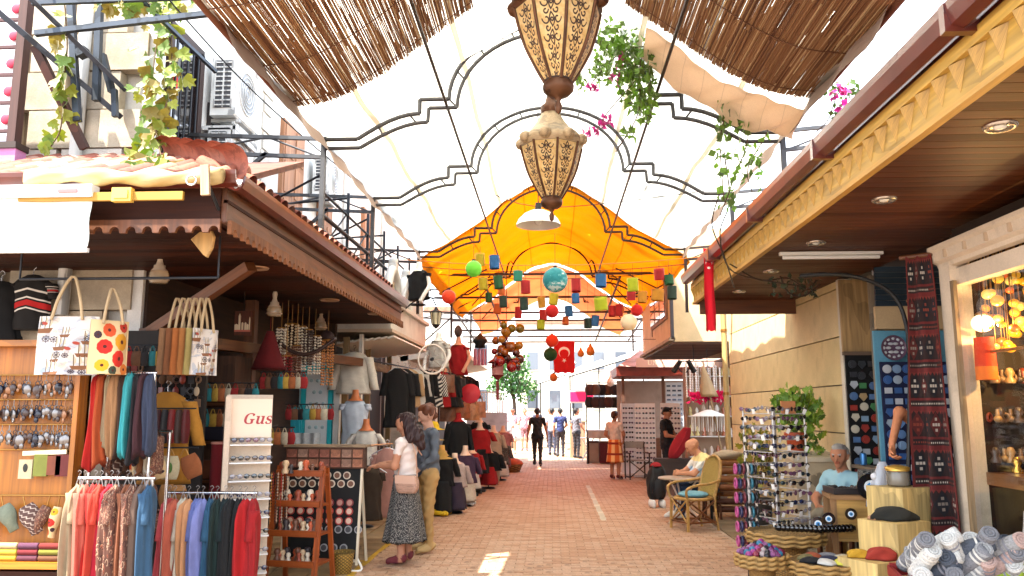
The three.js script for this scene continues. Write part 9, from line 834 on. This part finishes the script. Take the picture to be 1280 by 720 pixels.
{ // bald man at the table
  const t = person('bald person in pastel striped shirt leaning on the small round table', [2.5, 0, -13.1], -1.5, { head: [0, 1.12, 0.27], neck: [0, 0.99, 0.18], chest: [0, 0.8, 0.1], belly: [0, 0.64, 0.06], hip: [0, 0.52, 0], shL: [0.23, 0.93, 0.13], shR: [-0.23, 0.93, 0.13], elL: [0.3, 0.72, 0.34], elR: [-0.3, 0.72, 0.32], wrL: [0.1, 0.71, 0.5], wrR: [-0.12, 0.71, 0.5], hipL: [0.1, 0.5, 0.02], hipR: [-0.1, 0.5, 0.02], knL: [0.15, 0.48, 0.46], knR: [-0.13, 0.5, 0.46], anL: [0.14, 0.08, 0.5], anR: [-0.13, 0.08, 0.54], toL: [0.16, 0.045, 0.66], toR: [-0.14, 0.045, 0.7] }, { skin: [0.58, 0.3, 0.18], shirt: [0.7, 0.62, 0.46], trousers: [0.035, 0.07, 0.13], shoes: [0.74, 0.7, 0.64], hair: [0.4, 0.22, 0.14] }, { fine: true, fat: 1.28, gut: [0, 0.64, 0.16], nod: 0.45, sleeve: 0.75 });
  const g = t.children[0].geometry, p = g.attributes.position, cc = g.attributes.color; for (let i = 0; i < p.count; i++) if (Math.abs(cc.getX(i) - Math.pow(0.7, 1.22)) < 0.01 && Math.abs(cc.getY(i) - Math.pow(0.62, 1.22)) < 0.01) { const k = p.getY(i) + 0.25 * p.getZ(i); const s = k > 0.96 ? [0.76, 0.62, 0.3] : k > 0.86 ? [0.74, 0.71, 0.64] : k > 0.74 ? [0.42, 0.56, 0.68] : [0.72, 0.7, 0.66]; cc.setXYZ(i, ...s.map(q => Math.pow(q, 1.22))); }
}
// old man in pale blue shirt
person('seated old person with grey hair in pale blue shirt and khaki trousers', [3.08, 0.0, -8.9], -1.0, { head: [0.02, 1.2, 0.04], neck: [0, 1.05, -0.02], chest: [0, 0.86, -0.04], belly: [0, 0.66, 0.0], hip: [0, 0.5, 0], shL: [0.2, 0.98, -0.02], shR: [-0.2, 0.98, -0.02], elL: [0.3, 0.74, 0.08], elR: [-0.3, 0.74, 0.06], wrL: [0.1, 0.68, 0.28], wrR: [-0.1, 0.7, 0.28], hipL: [0.1, 0.5, 0.02], hipR: [-0.1, 0.5, 0.02], knL: [0.08, 0.64, 0.46], knR: [-0.16, 0.56, 0.46], anL: [-0.12, 0.5, 0.72], anR: [-0.16, 0.1, 0.46], toL: [-0.2, 0.42, 0.84], toR: [-0.18, 0.05, 0.62] }, { skin: [0.5, 0.24, 0.14], shirt: [0.36, 0.56, 0.64], trousers: [0.34, 0.29, 0.21], shoes: [0.12, 0.08, 0.06], hair: [0.42, 0.4, 0.38] }, { fine: true, fat: 1.08, sleeve: 0.7, look: 0.35, gut: [0, 0.66, 0.07], hairBones: short, handL: { curl: 0.6, d: [-0.8, -0.1, 0.6], n: [0, 1, 0.2] }, handR: { curl: 0.6, d: [0.8, -0.1, 0.6], n: [0, 1, 0.2] } });
one('wooden_stool', 'low wooden seat under the old man', 'seat', b().box(0.46, 0.04, 0.4, 0, 0.42, 0).box(0.04, 0.42, 0.04, -0.2, 0.21, 0.16).box(0.04, 0.42, 0.04, 0.2, 0.21, 0.16).box(0.04, 0.42, 0.04, -0.2, 0.21, -0.16).box(0.04, 0.42, 0.04, 0.2, 0.21, -0.16), C.midWood, [3.08, 0, -8.9], -1.0);
// shopper mostly hidden by the carpets
person('person mostly hidden behind the hanging carpets with one bare arm reaching out', [3.22, 0.16, -7.02], -1.2, stand({ elR: [-0.2, 1.52, 0.16], shR: [-0.19, 1.43, 0], wrR: [-0.1, 1.26, 0.36], elL: [0.23, 1.14, -0.04] }), { skin: [0.5, 0.22, 0.11], shirt: [0.03, 0.03, 0.035], trousers: [0.04, 0.045, 0.06], shoes: [0.05, 0.04, 0.04], hair: [0.04, 0.03, 0.02] }, { fine: true, sleeve: 0.25, hairBones: short, handR: { curl: 0.9, d: [0.2, -1, 0.2], n: [-1, 0, 0.2] } });
one('threshold_step', 'low stone step at the souvenir bay behind the carpets', 'step', b().box(0.5, 0.15, 1.6, 0, 0.08, 0), M(0.45, 0.36, 0.26, { map: GT.stone }), [3.4, 0, -7.5]);
{ const t = thing('clear_bag', 'clear plastic bag of trinkets held by the bare arm beside the blue magnets', 'bag', P(1103, 577, 6.88)); b().add(loft(10, 20, (k, a) => { const r = 0.035 + 0.1 * Math.pow(k, 0.7) * (1 + 0.1 * sin(a * 5 + k * 6)); return [cos(a) * r * 0.8 - 0.05 * k, -0.36 * k, sin(a) * r * 0.5]; })).mesh('film', M(0.7, 0.72, 0.76, { transmission: 0.6, thickness: 0, roughness: 0.15 }), t); for (let i = 0; i < 14; i++) b().sph(0.03, rr(-0.1, 0.03), -0.3 + (i % 5) * 0.045, rr(-0.02, 0.02), 1, 8, 6).mesh('trinket', M(...pick([[0.3, 0.32, 0.4], [0.6, 0.6, 0.62], [0.25, 0.15, 0.2]]), { roughness: 0.4 }), t); }
// far shoppers at the stalls
[['person in pale blue shirt and dark trousers by the tan counter', 0.0, 30.5, [0.45, 0.5, 0.6], [0.08, 0.09, 0.14], 2.8], ['person in navy shirt facing the far stalls', 0.3, 29.6, [0.04, 0.06, 0.18], [0.05, 0.05, 0.07], 3.3], ['person in grey top with dark bag by the folding table', 0.85, 28.6, [0.2, 0.2, 0.23], [0.04, 0.04, 0.05], 2.2], ['person in white shirt far down the street by the awning', -0.1, 37, [0.72, 0.7, 0.68], [0.2, 0.18, 0.18], 0.4], ['person in dark coat far down beside the tree', -0.7, 39, [0.1, 0.1, 0.14], [0.08, 0.08, 0.1], 0.3]].forEach(([l, x, Z, s, tr, turn]) => person(l, [x, 0, -Z], turn, stand({ wrR: [-0.14, 1.0, 0.22], elR: [-0.24, 1.14, 0.04] }), { skin: skinA, shirt: s, trousers: tr, shoes: [0.05, 0.05, 0.05], hair: [0.03, 0.02, 0.018] }, { hairBones: short, cell: 0.02 }));
// garments hung at the street edge beside the woman
hungShirt(P(463, 582, 9.9), 0.2, 'brown long garment hanging beside the souvenir board in front of the woman', cloth(0.13, 0.09, 0.06), { w: 0.3, h: 0.62, sl: 0.1 }); hungShirt(P(484, 560, 10.6), 0.2, 'pale pink garment hanging in front of the woman in speckled skirt', cloth(0.68, 0.4, 0.34), { w: 0.34, h: 0.85, sl: 0.15 });
{ const a = P(448, 566, 9.9), c = P(490, 560, 10.7); const t = thing('clothes_rail', 'steel clothes rail of brown and pink garments in front of the woman', 'rail'); b().rod([a[0], 1.25, a[2]], [c[0], 1.25, c[2]], 0.014, 8).mesh('rail', C.chrome, t); for (const p of [a, c]) b().rod([p[0], 0.01, p[2]], [p[0], 1.25, p[2]], 0.014, 8).box(0.05, 0.03, 0.4, p[0], 0.025, p[2]).mesh('upright', C.chrome, t); }
// more stock piled on the stands and hung in the shops
{ const pile = loft(5, 20, (k, a) => { const e = 0.5, r = (k === 0 || k === 1 ? 0.9 : 1) * (1 + 0.03 * sin(a * 5 + k * 9)); return [Math.sign(cos(a)) * Math.pow(Math.abs(cos(a)), e) * 0.15 * r, 0.06 * k, Math.sign(sin(a)) * Math.pow(Math.abs(sin(a)), e) * 0.11 * r]; }), cs = [['black', [0.03, 0.03, 0.035]], ['red', [0.55, 0.04, 0.04]], ['white', [0.75, 0.72, 0.68]], ['tan', [0.55, 0.38, 0.22]], ['navy', [0.05, 0.07, 0.16]], ['grey', [0.3, 0.3, 0.31]], ['pink', [0.65, 0.35, 0.36]]];
  [[-3.0, 14.2, 0.8, 'stand of caps'], [-2.75, 16.2, 0.7, 'stand of jackets'], [-2.5, 18.5, 0.6, 'stand below the leather bags'], [-2.2, 21.2, 0.55, 'stand beside the orange basket']].forEach(([x, Z, h, l], q) => { for (let i = 0; i < 15; i++) { const [n, c] = cs[(i * 3 + q) % 7]; one('folded_garment', `${n} folded garment on the dark ${l}`, 'garment', pile, cloth(...c), [x - 0.16 + (i % 2) * 0.34, h + 0.03 + Math.floor(i / 10) * 0.062, -Z - 0.5 + Math.floor((i % 10) / 2) * 0.25], rr(-0.3, 0.3), 'folded garments on the dark stands'); } });
  [[-2.62, 13.7, 0.84], [-2.4, 15.7, 0.74], [-2.3, 16.8, 0.74], [-2.08, 17.9, 0.63], [-2.05, 19.2, 0.63], [-1.8, 20.7, 0.58]].forEach(([x, Z, h], q) => { for (let i = 0; i < 4; i++) { const [n, c] = cs[(i * 2 + q * 3 + 1) % 7]; one('draped_cloth', `${n} cloth draped over the front edge of a dark goods stand`, 'cloth', scarfG(0.16, 0.09, rr(0.35, 0.55), 3, q + i), i % 3 === 1 ? PM.speckle : cloth(...c), [x + 0.02 * (i % 2), h + 0.02, -Z - 0.4 + i * 0.24], 1.3, 'cloths draped over the goods stands'); } });
  const pg = [0, 1].map(k => b().add(loft(6, 12, (t, a) => [cos(a) * 0.05 * (0.7 + 0.3 * sin(PI * t)), -0.04 - 0.13 * t, sin(a) * 0.022 * sin(PI * (0.15 + 0.75 * t))])).tube([[-0.03, -0.06, 0], [0, 0.01, 0], [0.03, -0.06, 0]], 0.005, 5).geo()), pc = [['rust', [0.5, 0.2, 0.08]], ['dark red', [0.4, 0.04, 0.04]], ['black', [0.05, 0.04, 0.04]], ['mustard', [0.6, 0.42, 0.1]], ['cream', [0.68, 0.6, 0.46]], ['brown', [0.25, 0.13, 0.07]], ['teal', [0.06, 0.3, 0.32]]];
  const row = (x0, x1, y, Z, n, l) => { one('hook_rail', `thin hook rail ${l}`, 'rail', b().rod([x0 - 0.04, y + 0.012, -Z], [x1 + 0.04, y + 0.012, -Z], 0.007, 5).rod([(x0 + x1) / 2, y + 0.012, -Z], [(x0 + x1) / 2, y + 0.03, -Z - 0.3], 0.006, 5), C.steel); for (let i = 0; i < n; i++) { const [c, v] = pc[(i * 4 + n) % 7]; one('small_purse', `${c} small purse hanging on the hook rail ${l}`, 'purse', pg[0], cloth(...v), [x0 + (x1 - x0) * i / (n - 1), y, -Z], rr(-0.5, 0.5), 'small purses on hook rails'); } };
  row(-3.5, -2.95, 1.95, 7.9, 9, 'beside the fabric roll'); row(-3.55, -3.0, 1.7, 8.0, 9, 'above the dark cupboard front'); row(-3.2, -2.75, 2.1, 8.8, 8, 'below the skyline sign'); row(-3.3, -2.8, 1.5, 8.6, 8, 'behind the eyewear stand'); row(-3.1, -2.6, 1.75, 9.4, 8, 'above the souvenir board'); row(-3.95, -3.3, 2.25, 6.9, 10, 'behind the printed tote bags');
}
renderer.render(scene, camera);
